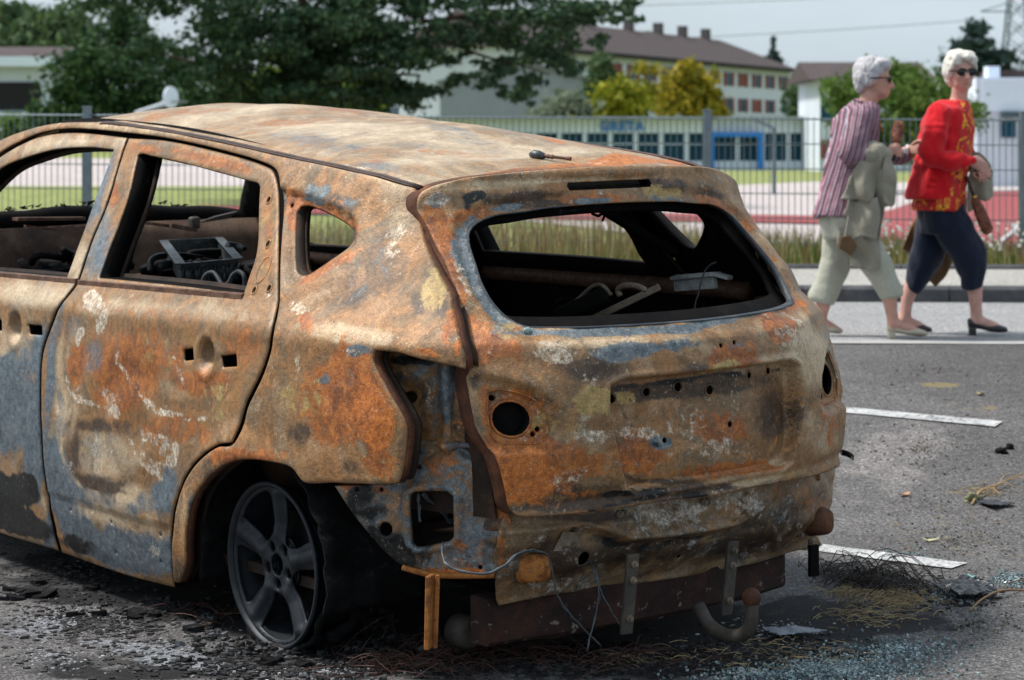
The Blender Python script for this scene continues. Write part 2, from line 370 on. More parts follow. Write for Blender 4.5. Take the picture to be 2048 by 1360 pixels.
def panel(name, surf, outline, holes=(), step=.014, thick=.006, mats=None, parent=None, blobs=(), to2d=None, flip=False, roll=.004, inward=(1, 0, 0), base=(0,)*8, corner=50, hole_corner=50, seed=0):
    loops = [smooth_loop(outline, step*.8, corner)]+[smooth_loop(h, step*.5 if len(h) < 14 else step*.7, hole_corner) for h in holes]
    lo = loops[0].min(0); hi = loops[0].max(0)
    gx, gy = np.meshgrid(np.arange(lo[0], hi[0], step), np.arange(lo[1], hi[1], step*.87))
    gx[1::2] += step/2
    G = np.c_[gx.ravel(), gy.ravel()]; G = G[pip(G, loops[0])]
    for h in loops[1:]: G = G[~pip(G, h)]
    dd = np.min([pdist(G, l) for l in loops], 0); G = G[dd > step*.75]
    pts = []; kind = []; edges = []
    for li, l in enumerate(loops):
        k0 = len(pts); n = len(l)
        for p in l: pts.append(p); kind.append(1)
        edges += [(k0+i, k0+(i+1) % n) for i in range(n)]
        # an inner ring that carries the rolled edge
        if roll:
            ar = .5*np.sum(l[:, 0]*np.roll(l[:, 1], -1)-np.roll(l[:, 0], -1)*l[:, 1]); sg = 1 if ar > 0 else -1
            if li: sg = -sg
            t = np.roll(l, -1, 0)-np.roll(l, 1, 0); t /= np.linalg.norm(t, axis=1)[:, None]+1e-12
            r = l+sg*np.c_[-t[:, 1], t[:, 0]]*min(.005, step*.35)
            ok = pip(r, loops[0])
            for h in loops[1:]: ok &= ~pip(r, h)
            for p in r[ok]: pts.append(p); kind.append(0)
    for p in G: pts.append(p); kind.append(0)
    vs, es, fs, ov, oe, of = delaunay_2d_cdt([Vector(p) for p in pts], edges, [], 0, 1e-6)
    P = np.array([tuple(v) for v in vs]); K = np.array([max([kind[i] for i in o] or [1]) for o in ov])
    f3 = np.array([tuple(f) for f in fs]); cen = P[f3].mean(1); keep = pip(cen, loops[0])
    for h in loops[1:]: keep &= ~pip(cen, h)
    f3 = f3[keep]
    # counter-clockwise in the parameter plane
    a, b_, c = P[f3[:, 0]], P[f3[:, 1]], P[f3[:, 2]]
    ar = (b_[:, 0]-a[:, 0])*(c[:, 1]-a[:, 1])-(b_[:, 1]-a[:, 1])*(c[:, 0]-a[:, 0])
    sw = (ar < 0) ^ flip; f3[sw] = f3[sw][:, ::-1]
    V = surf(P)+np.outer(K*roll, np.array(inward))
    o = mobj(name, V, f3, mats or [M['burnt'], M['inner']], parent)
    if to2d: paint(o.data, P, blobs, to2d, seed, base)
    if thick:
        s = o.modifiers.new('solid', 'SOLIDIFY'); s.thickness = thick; s.offset = -1; s.use_even_offset = False
        s.material_offset = 1 if len(o.data.materials) > 1 else 0
    return o
def reveal(name, surf, loop, d0, d1, inward, mat, parent, step=.02, shrink=0.0, corner=50):
    l = smooth_loop(loop, step, corner); n = len(l)
    c = l.mean(0); l2 = l+(c-l)*shrink
    a = surf(l)+np.array(inward)*d0; b_ = surf(l2)+np.array(inward)*d1
    V = np.r_[a, b_]; F = [(i, (i+1) % n, n+(i+1) % n, n+i) for i in range(n)]
    o = mobj(name, V, F, mat, parent)
    s = o.modifiers.new('solid', 'SOLIDIFY'); s.thickness = .004; s.offset = 0
    return o
def mirror_copy(o, parent, mats=None):
    me = o.data.copy(); me.transform(Matrix.Diagonal((-1, 1, 1, 1))); me.flip_normals()
    c = o.copy(); c.data = me; lnk(c, parent)
    if mats:
        me.materials.clear()
        for m in mats: me.materials.append(m)
    return c

# ------------------------------------------------------------------ the burnt car
car = thing('burnt_car', label='burnt out rusted family car without windows standing in the car park', cat='car')
car.matrix_world = Matrix([[*CM[i], CO[i]] for i in range(3)]+[[0, 0, 0, 1]])

# ---- side: recesses and dents (polygons measured on the photograph, kept in side coordinates)
S_HANDLE = sideYZ([(411, 712)])[0]; S_HANDLE_F = sideYZ([(30, 655)])[0]
S_QREC = sideYZ([(560, 379), (593, 388), (635, 404), (681, 424), (704, 440), (709, 459), (707, 486), (692, 507), (635, 545), (562, 585), (561, 480)])
S_CLADLINE = sideYZ([(90, 985), (180, 1010), (260, 1034), (336, 1056)])
S_CLAD = S_CLADLINE+sideYZ([(340, 1115), (346, 1180), (121, 1108), (112, 1070)])
ARC_C = (0.0, .235)
def side_disp(Y, Z):
    P = np.c_[np.ravel(Y), np.ravel(Z)]; y, z = P[:, 0], P[:, 1]
    d = .016*sstep(-.005, .005, sdist(P, S_QREC))
    d += .006*sstep(-.006, .006, sdist(P, S_CLAD))
    for hc in (S_HANDLE, S_HANDLE_F):
        r = np.hypot((y-hc[0])/1.0, (z-hc[1])/1.08); d += .032*(1-sstep(.020, .050, r)) - .006*(1-sstep(.0, .012, np.abs(r-.057)))
    ra = np.hypot(y-ARC_C[0], z-ARC_C[1])                       # flared arch lips
    d -= .014*(1-sstep(.33, .42, ra))*(y < .8)
    rf = np.hypot(y-2.63, z-.26); d -= .014*(1-sstep(.36, .45, rf))*(y > 1.9)
    # heat-buckled skin
    q = np.c_[y, z, 0*y]
    door = sstep(.05, .3, y)*(1-sstep(.80, .95, z))*sstep(.12, .3, z)
    qc = np.hypot((y-.62)/.33, (z-.56)/.25)
    d += door*(.010*(1-sstep(0, 1, qc))+.0045*np.cos(qc*9)*(1-sstep(.6, 1.5, qc)))
    d += .0036*fbm(q*np.array([2.6, 2.6, 1]), 2)*(1-.6*sstep(.95, 1.0, z))+.0016*fbm(q*9, 2)
    # stamped oval beside the quarter window on the door frame
    return d.reshape(np.shape(Y))
def side3(P): return np.c_[-(side_base(P[:, 0], P[:, 1])-side_disp(P[:, 0], P[:, 1])), P[:, 0], P[:, 1]]
def side3off(k): return lambda P: np.c_[-(side_base(P[:, 0], P[:, 1])-k), P[:, 0], P[:, 1]]

L_RAIL = [(0, 281), (60, 258), (120, 246), (220, 246), (330, 262), (450, 285), (560, 310), (680, 335), (760, 353), (832, 374)]
yz_rail = [(2.66, 1.06), (2.48, 1.22), (2.30, 1.36)]+sideYZ(L_RAIL)
yz_gap = sideYZ([(833, 385), (833, 409), (845, 463), (856, 501), (872, 536), (887, 566), (901, 588), (904, 610), (914, 658), (925, 700), (929, 738)])
yz_lamp = sideYZ([(894, 730), (841, 719), (794, 706), (746, 701), (744, 722), (767, 767), (799, 820), (812, 852), (809, 905), (801, 952), (791, 968)])
yz_low = sideYZ([(666, 966), (607, 965), (580, 935), (540, 922), (500, 918), (465, 925), (435, 945), (410, 970), (390, 1005), (381, 1040), (377, 1080), (375, 1120), (370, 1140), (357, 1165)])
yz_arch_out = sideYZ([(347, 1165), (342, 1110), (344, 1060), (352, 1012), (372, 962), (402, 922), (441, 894), (474, 886)])
yz_dgap = sideYZ([(496, 812), (519, 765), (534, 725), (544, 675), (551, 640), (558, 597), (560, 480), (560, 390), (556, 350), (543, 333), (496, 315), (404, 291), (331, 276), (264, 267), (147, 257), (74, 268), (0, 305)])
yz_apil = [(2.22, 1.305), (2.36, 1.17), (2.50, 1.04)]
yz_body = yz_rail+yz_gap+yz_lamp+yz_low+yz_arch_out+yz_dgap+yz_apil
yz_qwin = sideYZ([(583, 425), (591, 414), (608, 413), (646, 428), (684, 450), (696, 465), (695, 482), (684, 497), (646, 524), (608, 549), (595, 551), (585, 543), (581, 509), (580, 463)])
yz_qhole = circ(sideYZ([(573, 412)])[0], .006, 8)

yz_door = sideYZ([(257, 277), (331, 282), (404, 297), (496, 321), (539, 338), (550, 353), (556, 386), (556, 474), (555, 592), (546, 640), (538, 675), (528, 725), (512, 765), (490, 810), (470, 884), (438, 890), (398, 918), (368, 958), (348, 1010), (340, 1060), (338, 1110), (344, 1176), (240, 1147), (122, 1106), (112, 1070), (100, 1015), (90, 940), (84, 850), (81, 780), (84, 705), (103, 650), (126, 603), (148, 577), (158, 562), (184, 485), (221, 390), (248, 300)])
yz_dwin = sideYZ([(284, 308), (305, 313), (368, 327), (441, 347), (496, 362), (517, 370), (518, 400), (516, 456), (511, 511), (496, 559), (486, 590), (400, 577), (300, 566), (197, 556), (220, 492), (254, 400), (272, 327), (276, 310)])
holes_px = [(538, 400), (536, 488), (509, 581), (539, 577)]
yz_dholes = [circ(sideYZ([p])[0], .0075, 10) for p in holes_px]
yz_slots = [sideYZ([(364, 700), (383, 697), (385, 720), (366, 722)]), sideYZ([(440, 713), (471, 709), (473, 733), (444, 735)])]
yz_clips = [circ(sideYZ([p])[0], .004, 8) for p in [(139, 1020), (221, 1045), (318, 1070), (319, 1123), (230, 1105)]]

yz_fdoor = sideYZ([(252, 276), (147, 266), (74, 276), (0, 314)])+[(2.2, 1.285), (2.34, 1.15), (2.46, 1.03), (2.44, .95), (2.33, .80), (2.26, .60), (2.22, .40), (2.20, .12)]+sideYZ([(0, 1066), (117, 1102), (108, 1070), (96, 1015), (86, 940), (80, 850), (77, 780), (80, 705), (99, 648), (121, 603), (142, 577), (153, 562), (180, 485), (217, 390), (244, 300)])
yz_fwin = sideYZ([(226, 300), (173, 295), (110, 299), (55, 314), (0, 338)])+[(2.15, 1.24), (2.27, 1.12), (2.36, 1.02), (2.2, .985), (2.0, .983)]+sideYZ([(0, 546), (60, 551), (131, 558), (154, 496), (184, 415), (220, 318)])
yz_fslots = [sideYZ([(-12, 640), (2, 640), (2, 662), (-12, 660)]), sideYZ([(54, 649), (82, 652), (82, 671), (57, 669)])]
yz_fender = [(2.50, 1.05), (2.66, 1.05), (2.95, 1.0), (3.15, .95), (3.30, .86), (3.36, .72), (3.36, .42), (3.12, .36)]+[(2.63+.37*math.cos(R_(a)), .26+.37*math.sin(R_(a))) for a in range(15, 181, 15)]+[(2.235, .14), (2.232, .40), (2.27, .60), (2.345, .80), (2.452, .95), (2.47, 1.03)]
exec_blobs = True
IN = (1, 0, 0)
BODYM = [M['burnt'], M['inner']]
# blobs: (channel, u, v, ru, rv, angle, strength); channels rust ash steel soot / ochre pale brown fresh
B_BODY = [(5, 650, 320, 220, 18, 12, .55), (5, 250, 258, 160, 14, 3, .5), (2, 640, 383, 46, 24, 10, .5), (2, 690, 402, 30, 22, 0, .45), (6, 690, 405, 40, 26, 0, .4), (6, 650, 400, 60, 30, 10, .5),
 (1, 772, 402, 8, 26, 15, .5), (2, 760, 530, 80, 60, -20, .20), (6, 760, 540, 100, 70, -20, .30), (2, 700, 600, 90, 26, -20, .15), (6, 690, 600, 90, 20, -15, .22), (4, 872, 575, 34, 62, 20, .8), (6, 840, 610, 26, 30, 0, .55), (6, 880, 600, 26, 50, 0, .5), (1, 790, 490, 26, 60, 15, .42), (1, 820, 440, 30, 50, 0, .34), (5, 800, 420, 40, 60, 10, .3),
 (0, 580, 420, 22, 60, 0, .55), (0, 640, 420, 90, 20, 28, .65), (0, 640, 540, 80, 12, -28, .8), (2, 622, 404, 36, 8, 15, .7), (6, 570, 400, 20, 40, 0, .4), (6, 700, 450, 12, 40, 0, .5),
 (1, 592, 614, 22, 12, 35, .62), (0, 610, 640, 18, 26, 10, .5), (5, 690, 668, 150, 20, 6, .65), (5, 640, 590, 60, 14, -20, .4), (0, 690, 820, 150, 120, 0, .62), (7, 740, 830, 80, 90, 0, .58), (7, 850, 705, 90, 14, 12, .6), (7, 770, 880, 40, 70, 0, .5), (0, 750, 920, 60, 60, 0, .6), (0, 905, 640, 18, 80, 5, .6), (7, 915, 690, 12, 40, 0, .6), (4, 600, 800, 60, 60, 0, .28),  # long pale blob paints the highlight along the shoulder ledge
 (6, 600, 865, 36, 36, 0, .62), (6, 690, 935, 40, 30, 0, .5), (2, 720, 702, 30, 14, 0, .62), (2, 690, 760, 24, 30, 0, .4), (2, 650, 760, 14, 14, 0, .5), (1, 700, 705, 24, 7, 0, .45), (1, 592, 730, 10, 44, 0, .45), (0, 500, 912, 90, 22, 0, .6), (6, 440, 930, 40, 30, -40, .35), (2, 395, 1010, 20, 60, 10, .35), (5, 380, 1010, 18, 60, 10, .3), (6, 360, 1140, 30, 40, 0, .5), (6, 800, 900, 14, 60, 0, .4), (0, 860, 380, 40, 60, 60, .3)]
B_DOOR = [(5, 330, 622, 240, 22, 4, .42), (1, 185, 602, 20, 22, 0, .60), (1, 206, 642, 12, 24, 15, .60), (1, 158, 668, 10, 16, 20, .50), (2, 96, 800, 14, 150, 0, .55), (5, 120, 740, 18, 120, 0, .45), (2, 185, 720, 22, 40, 0, .42), (2, 145, 650, 22, 30, 0, .36),
 (0, 150, 730, 24, 60, 0, .55), (0, 240, 780, 60, 90, 0, .34), (0, 480, 690, 60, 50, 0, .40), (0, 420, 765, 60, 24, 0, .52), (0, 330, 860, 90, 30, 8, .42), (0, 290, 700, 60, 70, 0, .30), (4, 450, 800, 60, 50, 0, .25), (6, 310, 720, 30, 60, 20, .3), (6, 380, 770, 60, 20, 10, .3),
 (1, [(240, 705), (235, 725), (255, 760), (275, 790), (300, 812), (320, 827), (360, 832), (375, 840), (407, 839)], 6, .62), (1, [(132, 760), (140, 790), (155, 800), (190, 812), (235, 822)], 6, .58), (1, [(200, 780), (230, 806)], 14, .42), (1, [(250, 875), (265, 900), (280, 925), (300, 940), (320, 957)], 6, .55),
 (1, [(280, 872), (320, 880), (345, 895), (345, 920), (320, 935), (295, 925), (275, 895), (282, 872)], 9, .48), (1, [(178, 580), (185, 600), (205, 615), (210, 635), (195, 660)], 8, .46), (1, [(165, 660), (155, 680)], 6, .5), (1, [(345, 710), (360, 750), (370, 770)], 5, .45), (1, [(395, 838), (412, 836)], 7, .45), (1, 456, 770, 8, 12, 0, .45), (1, 420, 810, 7, 12, 0, .4), (1, 330, 905, 34, 20, 10, .28), (1, 150, 775, 14, 22, 0, .30),
 (2, [(120, 615), (108, 650), (102, 705), (108, 765), (125, 820), (112, 865), (115, 920), (150, 975), (210, 1000), (280, 1015), (310, 985)], 13, .42), (6, [(140, 640), (126, 700), (130, 750), (146, 820), (130, 870), (138, 925), (170, 965), (230, 985), (285, 995)], 7, .34), (5, [(150, 640), (138, 700), (142, 755)], 8, .3), (6, [(300, 700), (285, 760), (310, 800), (360, 815), (430, 800), (470, 750)], 10, .28), (5, [(330, 690), (318, 750), (345, 785), (400, 780)], 9, .28), (0, [(360, 705), (350, 750), (385, 770), (440, 765)], 12, .30),
 (2, 200, 905, 60, 56, 0, .26), (5, 200, 905, 70, 60, 0, .6), (1, 200, 890, 50, 40, 0, .30), (6, [(150, 870), (148, 910), (170, 955), (225, 975), (262, 945), (258, 890)], 12, .20), (6, 150, 905, 22, 60, 10, .52), (6, 200, 965, 60, 16, 10, .5), (6, 200, 850, 70, 18, 0, .42), (5, 230, 985, 110, 24, 12, .45), (2, 330, 1000, 20, 60, 0, .55), (2, 230, 1090, 150, 50, 14, .62), (5, 260, 1085, 130, 46, 14, .42), (1, 300, 1100, 60, 30, 14, .26), (2, 330, 980, 30, 70, 0, .4), (5, 190, 1010, 140, 50, 14, .55), (1, 230, 1040, 110, 34, 14, .28), (2, 130, 1020, 40, 60, 0, .4), (5, 130, 860, 40, 120, 0, .4), (1, 140, 940, 30, 60, 0, .26), (2, 240, 1095, 160, 40, 14, .5), (2, 120, 980, 30, 100, 0, .5), (5, 115, 900, 20, 120, 0, .4), (0, 250, 740, 120, 90, 0, .28), (6, 250, 860, 130, 20, 10, .34), (7, 160, 730, 26, 50, 0, .3), (4, 300, 700, 60, 50, 0, .25), (2, 105, 960, 16, 90, 0, .70), (3, 165, 1094, 62, 22, 18, .62), (3, 120, 1080, 26, 30, 0, .4), (6, 330, 1060, 20, 30, 0, .3),
 (2, 190, 440, 40, 130, 0, .55), (5, 200, 430, 40, 130, 0, .45), (6, 200, 400, 14, 40, 15, .5), (6, 215, 480, 16, 80, 15, .35), (0, 228, 395, 14, 30, 10, .6), (0, 210, 480, 12, 40, 15, .35), (0, 420, 320, 110, 14, 14, .60), (1, 445, 325, 50, 10, 14, .3), (0, 300, 298, 40, 12, 10, .5), (0, 535, 470, 10, 120, 0, .42), (0, 500, 560, 14, 40, -10, .3), (4, 535, 480, 30, 100, 0, .3), (1, 535, 590, 16, 10, 0, .4), (6, 500, 650, 40, 12, 0, .3), (0, 300, 625, 160, 14, 5, .25), (7, 420, 772, 30, 8, 0, .4)]
B_FDOOR = [(5, 60, 590, 90, 30, 5, .6), (5, 30, 700, 60, 60, 0, .3), (2, 40, 820, 80, 110, 0, .95), (2, 75, 700, 30, 60, 0, .6), (2, 70, 920, 30, 90, 0, .9), (3, 30, 975, 66, 40, 8, .95), (3, 40, 1050, 90, 34, 10, .85), (3, -60, 1010, 160, 90, 0, .8), (2, 100, 1060, 14, 60, 0, .6), (2, -150, 850, 160, 160, 0, .8), (5, 120, 290, 130, 20, -4, .55), (2, 180, 380, 50, 110, 10, .75), (5, 150, 500, 40, 60, 10, .4), (6, 190, 400, 12, 50, 15, .45), (0, -80, 620, 80, 40, 0, .4)]
B_HATCH = [(6, 960, 470, 22, 60, -15, .25), (0, 900, 520, 20, 120, -15, .60), (0, 870, 440, 24, 40, 0, .55), (7, 905, 480, 20, 30, 0, .4), (2, 930, 500, 24, 50, -10, .72), (2, 975, 590, 26, 70, -25, .60), (1, 930, 560, 14, 50, -20, .3), (5, 1120, 362, 220, 8, -2, .55), (5, 1000, 372, 120, 10, -4, .4),
 (3, 950, 393, 38, 14, -10, .80), (3, 940, 410, 16, 18, 0, .6), (2, 880, 398, 24, 18, 0, .4), (1, 880, 400, 30, 18, 0, .36), (6, 1050, 395, 110, 22, -6, .45), (0, 950, 428, 60, 18, -10, .65), (2, 1020, 415, 50, 9, -8, .55), (6, 1100, 408, 90, 10, -5, .6), (0, 1200, 398, 120, 14, -2, .6), (2, 1200, 402, 60, 8, -2, .55), (2, 1330, 398, 60, 8, 2, .3), (6, 1340, 372, 60, 20, 0, .6), (4, 1330, 385, 50, 20, 5, .5), (6, 1420, 392, 40, 20, 20, .45), (0, 1440, 410, 60, 12, 20, .65), (7, 1500, 450, 16, 40, -35, .5), (0, 1530, 520, 26, 80, -35, .55), (0, 1570, 610, 40, 26, -10, .75), (7, 1600, 610, 30, 16, -20, .62), (5, 1530, 490, 14, 70, -35, .3),
 (2, 1240, 664, 190, 11, -2, .95), (2, 1440, 645, 80, 12, -12, .75), (2, 1050, 640, 40, 14, 35, .55), (0, 1230, 662, 50, 7, 0, .3),
 (1, 1110, 705, 60, 26, 10, .62), (1, 1180, 760, 36, 22, 0, .38), (6, 1180, 742, 84, 34, 0, .62), (2, 1260, 705, 70, 26, -3, .62), (2, 1340, 690, 90, 16, -6, .5), (5, 1200, 685, 150, 12, -3, .45), (0, 960, 680, 40, 70, -10, .70), (0, 1020, 700, 50, 30, 30, .40), (4, 1020, 670, 30, 40, 0, .25), (0, 1470, 710, 70, 34, -15, .60), (0, 1570, 655, 36, 34, -15, .95), (4, 1440, 735, 60, 20, -10, .45), (1, 1590, 660, 40, 50, 0, .30), (5, 1625, 700, 40, 90, -8, .75), (5, 1560, 730, 60, 30, 0, .45), (6, 1400, 735, 60, 12, -8, .4), (2, 1470, 690, 50, 10, -12, .35),
 (4, 1195, 800, 70, 46, -5, .95), (4, 1120, 850, 50, 30, 0, .4), (1, 1190, 870, 60, 14, 0, .32), (5, 1170, 880, 60, 40, 0, .30), (0, 1050, 840, 66, 60, 0, .95), (6, 1050, 800, 60, 22, 10, .3), (7, 1050, 960, 80, 66, 0, .80), (0, 1090, 930, 130, 70, 0, .66), (6, 1150, 980, 90, 14, -5, .45), (1, 1130, 950, 60, 30, 0, .3),
 (6, 1300, 790, 90, 22, -6, .8), (6, 1450, 775, 140, 22, -6, .85), (4, 1280, 800, 30, 20, 0, .5), (0, 1290, 905, 60, 50, 0, .62), (7, 1290, 935, 50, 22, 0, .5), (1, 1290, 870, 50, 16, 0, .42), (2, 1345, 888, 24, 14, 0, .80), (3, 1345, 892, 18, 9, 0, .4), (0, 1470, 860, 60, 44, 0, .50), (1, 1470, 900, 60, 24, 0, .34), (6, 1570, 830, 36, 60, 0, .65), (1, 1400, 850, 60, 40, 0, .28), (0, 1480, 940, 110, 16, -6, .5), (5, 1520, 935, 90, 12, -8, .4), (2, 1245, 900, 10, 20, 0, .5),
 (6, 1150, 1010, 130, 14, -6, .75), (6, 1330, 990, 140, 12, -8, .75), (3, 1280, 985, 90, 9, -5, .5), (5, 1640, 870, 40, 60, 0, .45), (6, 1640, 800, 20, 40, 0, .3), (0, 1660, 850, 20, 60, 0, .3), (1, [(1228, 800), (1236, 850), (1243, 900), (1256, 955), (1285, 985)], 6, .40), (5, [(1285, 985), (1360, 985), (1480, 968), (1570, 945)], 6, .55), (6, [(1240, 800), (1248, 850), (1256, 900), (1268, 945), (1290, 968), (1400, 965)], 8, .5), (3, [(1180, 1024), (1290, 1000), (1420, 984), (1560, 960)], 6, .5), (3, [(1250, 784), (1320, 772), (1480, 753), (1590, 741)], 5, .45), (6, [(1140, 985), (1200, 1000), (1300, 992)], 10, .5), (2, [(955, 440), (935, 480), (950, 530), (975, 590), (1010, 640)], 12, .4), (4, 1560, 950, 90, 10, -10, .3), (0, 985, 800, 20, 60, -10, .45), (6, 960, 760, 14, 40, 0, .4)]  # strokes round the plate recess paint its bright rim and inner shade
B_ROOF = [(5, 760, 260, 300, 30, 8, .34), (5, 500, 225, 260, 12, 0, .3), (5, 1000, 300, 260, 16, 2, .3), (2, 640, 285, 120, 22, 12, .22), (2, 900, 265, 100, 10, 12, .22), (2, 760, 335, 60, 10, 10, .3), (6, 700, 290, 140, 12, 10, .24), (2, 1050, 265, 50, 10, 12, .2), (0, 700, 222, 130, 10, -4, .42), (0, 560, 240, 120, 8, -2, .4), (7, 755, 325, 22, 12, 0, .45), (7, 1270, 318, 120, 14, 2, .85), (0, 1100, 335, 140, 14, -3, .72), (7, 1130, 322, 60, 9, 0, .5), (0, 1010, 345, 60, 10, -5, .55), (7, 1110, 278, 40, 7, 14, .75), (0, 1340, 322, 60, 9, 8, .7), (1, 720, 342, 60, 7, 16, .55), (1, 800, 358, 30, 6, 12, .45), (1, 1200, 322, 30, 5, 0, .4), (3, 780, 352, 50, 5, 16, .45), (0, 330, 232, 80, 7, -8, .4), (6, 850, 285, 120, 10, 6, .25), (0, 900, 300, 120, 10, 2, .30), (0, 430, 225, 60, 6, -4, .35)]

quarter = panel('quarter_panel', side3, yz_body, [yz_qwin, yz_qhole], .013, .010, BODYM, car, B_BODY, sideYZ, True, inward=IN, seed=1, base=(.22, .09, .12, .10, .15, .14, .22, .06))
SMB = [M['smoothburnt'], M['inner']]
rdoor = panel('rear_door', side3, yz_door, [yz_dwin]+yz_dholes+yz_slots+yz_clips, .0125, .010, SMB, car, B_DOOR, sideYZ, True, inward=IN, seed=2, base=(.20, .06, .10, .05, .10, .14, .18, .02))
fdoor = panel('front_door', side3, yz_fdoor, [yz_fwin]+yz_fslots, .016, .010, SMB, car, B_FDOOR, sideYZ, True, inward=IN, seed=3, base=(.05, .08, .22, 0, .03, .30, .08, 0))
fender = panel('front_fender', side3, yz_fender, [], .022, .010, BODYM, car, [(2, -300, 900, 300, 300, 0, .8), (3, -300, 1000, 300, 200, 0, .5)], sideYZ, True, inward=IN, seed=4)
# door and quarter inner shells with reveals round the openings
def grow(loop, k):
    l = np.asarray(loop, float); t = np.roll(l, -1, 0)-np.roll(l, 1, 0); t /= np.linalg.norm(t, axis=1)[:, None]+1e-9
    ar = .5*np.sum(l[:, 0]*np.roll(l[:, 1], -1)-np.roll(l[:, 0], -1)*l[:, 1])
    return [tuple(p) for p in l+(1 if ar < 0 else -1)*np.c_[-t[:, 1], t[:, 0]]*k]
INM = [M['inner'], M['soot']]
yz_dinner = grow(yz_door, -.02); yz_finner = grow(yz_fdoor, -.02); yz_binner = grow(yz_body, -.006)
# the door windows are seen through a deeper, narrower inner frame
di = panel('inner_frame', side3off(.075), yz_dinner, [grow(yz_dwin, -.012)], .03, .012, INM, rdoor, flip=True, roll=0, inward=IN)
fi = panel('inner_frame', side3off(.075), yz_finner, [grow(yz_fwin, -.010)], .03, .012, INM, fdoor, flip=True, roll=0, inward=IN)
dr = reveal('window_reveal', side3, grow(yz_dwin, .002), .006, .075, IN, M['soot'], rdoor)
fr_ = reveal('window_reveal', side3, grow(yz_fwin, .002), .006, .075, IN, M['soot'], fdoor)
qi = panel('inner_panel', side3off(.05), [p for p in yz_binner], [grow(yz_qwin, -.004)], .03, .010, INM, quarter, flip=True, roll=0, inward=IN)
qr = reveal('window_reveal', side3, grow(yz_qwin, .001), .004, .05, IN, M['inner'], quarter)
# door edges (folded flanges give the gaps their depth)
for src, loop in ((rdoor, yz_door), (fdoor, yz_fdoor), (quarter, yz_body)):
    reveal('edge_flange', side3, grow(loop, -.003), .005, .03 if src is quarter else .06, IN, M['rustbr'] if src is quarter else M['soot'], src, .03)
def ribbon(name, pts, wd, depth, mat, parent):
    l = smooth_loop(pts, .03, 50, False); t = np.gradient(l, axis=0); t /= np.linalg.norm(t, axis=1)[:, None]+1e-9; nrm = np.c_[-t[:, 1], t[:, 0]]
    V = np.r_[side3off(depth)(l+nrm*wd), side3off(depth)(l-nrm*wd)]; n = len(l)
    o = mobj(name, V, [(i, i+1, n+i+1, n+i) for i in range(n-1)], mat, parent); o.modifiers.new('s', 'SOLIDIFY').thickness = .006; return o
ribbon('door_jamb', yz_dgap+yz_apil, .035, .045, M['soot'], quarter)
ribbon('door_jamb', yz_door[-10:]+yz_door[:1], .03, .05, M['soot'], rdoor)
# weather strips along the waist
def strip(name, px0, px1, parent, mat, h=.010, t=.016, out=.004, n=14, dz=0):
    a, b_ = np.array(sideYZ([px0])[0]), np.array(sideYZ([px1])[0]); bm = bmesh.new()
    P = np.array([a+(b_-a)*i/n for i in range(n+1)]); V = side3(P)
    rings = []
    for p in V:
        x, y, z = p
        rings.append([bm.verts.new(q) for q in ((x-out, y, z-h), (x-out, y, z+h), (x+t, y, z+h+.002), (x+t, y, z-h))])
    for r0, r1 in zip(rings, rings[1:]):
        for j in range(4): bm.faces.new((r0[j], r0[(j+1) % 4], r1[(j+1) % 4], r1[j]))
    bm.faces.new(rings[0]); bm.faces.new(rings[-1][::-1])
    o = bobj(name, bm, mat, parent); bv = o.modifiers.new('b', 'BEVEL'); bv.width = .002; bv.segments = 2
    return o
ws1 = strip('waist_strip', (157, 566), (486, 595), rdoor, M['strip'])
ws2 = strip('waist_strip', (-150, 537), (152, 564), fdoor, M['strip'])
# raised rims round the small holes of the door frame and the stamped oval
def ringat(name, c, r, tube, parent, mat, ry=None, depth=0.0):
    bm = bmesh.new(); ry = ry or r; n = 24
    P = np.array(circ(c, r, n, ry)); V = side3(P)+np.array([depth, 0, 0])
    rs = [];
    for i in range(n):
        ctr = Vector(V[i]); rad = Vector((0, math.cos(2*math.pi*i/n), math.sin(2*math.pi*i/n)))
        rs.append([bm.verts.new(ctr+rad*tube*math.cos(a)+Vector((-1, 0, 0))*tube*.6*math.sin(a)) for a in np.linspace(0, 2*math.pi, 7)[:-1]])
    for i in range(n):
        a, b_ = rs[i], rs[(i+1) % n]
        for j in range(6): bm.faces.new((a[j], a[(j+1) % 6], b_[(j+1) % 6], b_[j]))
    o = bobj(name, bm, mat, parent, True)
    if mat is M['burnt']: paint(o.data, np.array([(v.co.y, v.co.z) for v in o.data.vertices]), [], sideYZ, 5, (.1, 0, 0, 0, .2, .2, 0, 0))
    return o
for p in holes_px: ringat('hole_rim', sideYZ([p])[0], .011, .0035, rdoor, M['burnt'])
ringat('stamped_oval', sideYZ([(527, 540)])[0], .026, .003, rdoor, M['burnt'], .036)
SIDE_PARTS = [quarter, rdoor, fdoor, fender]
for s in SIDE_PARTS:                                   # the far side
    c = mirror_copy(s, car, [M['burnt'], M['inner']])
    for ch in list(s.children):
        if not (s is quarter and ch.name.startswith('edge_flange')): mirror_copy(ch, c)
    if s is quarter:                                   # the far rear corner is pushed in
        for q_ in [c]+list(c.children):
            for v_ in q_.data.vertices:
                k_ = (1-float(sstep(-.68, -.50, v_.co.y)))*float(sstep(.72, .84, v_.co.z))*(1-float(sstep(1.02, 1.14, v_.co.z))); v_.co.x -= .06*k_; v_.co.y += .04*k_

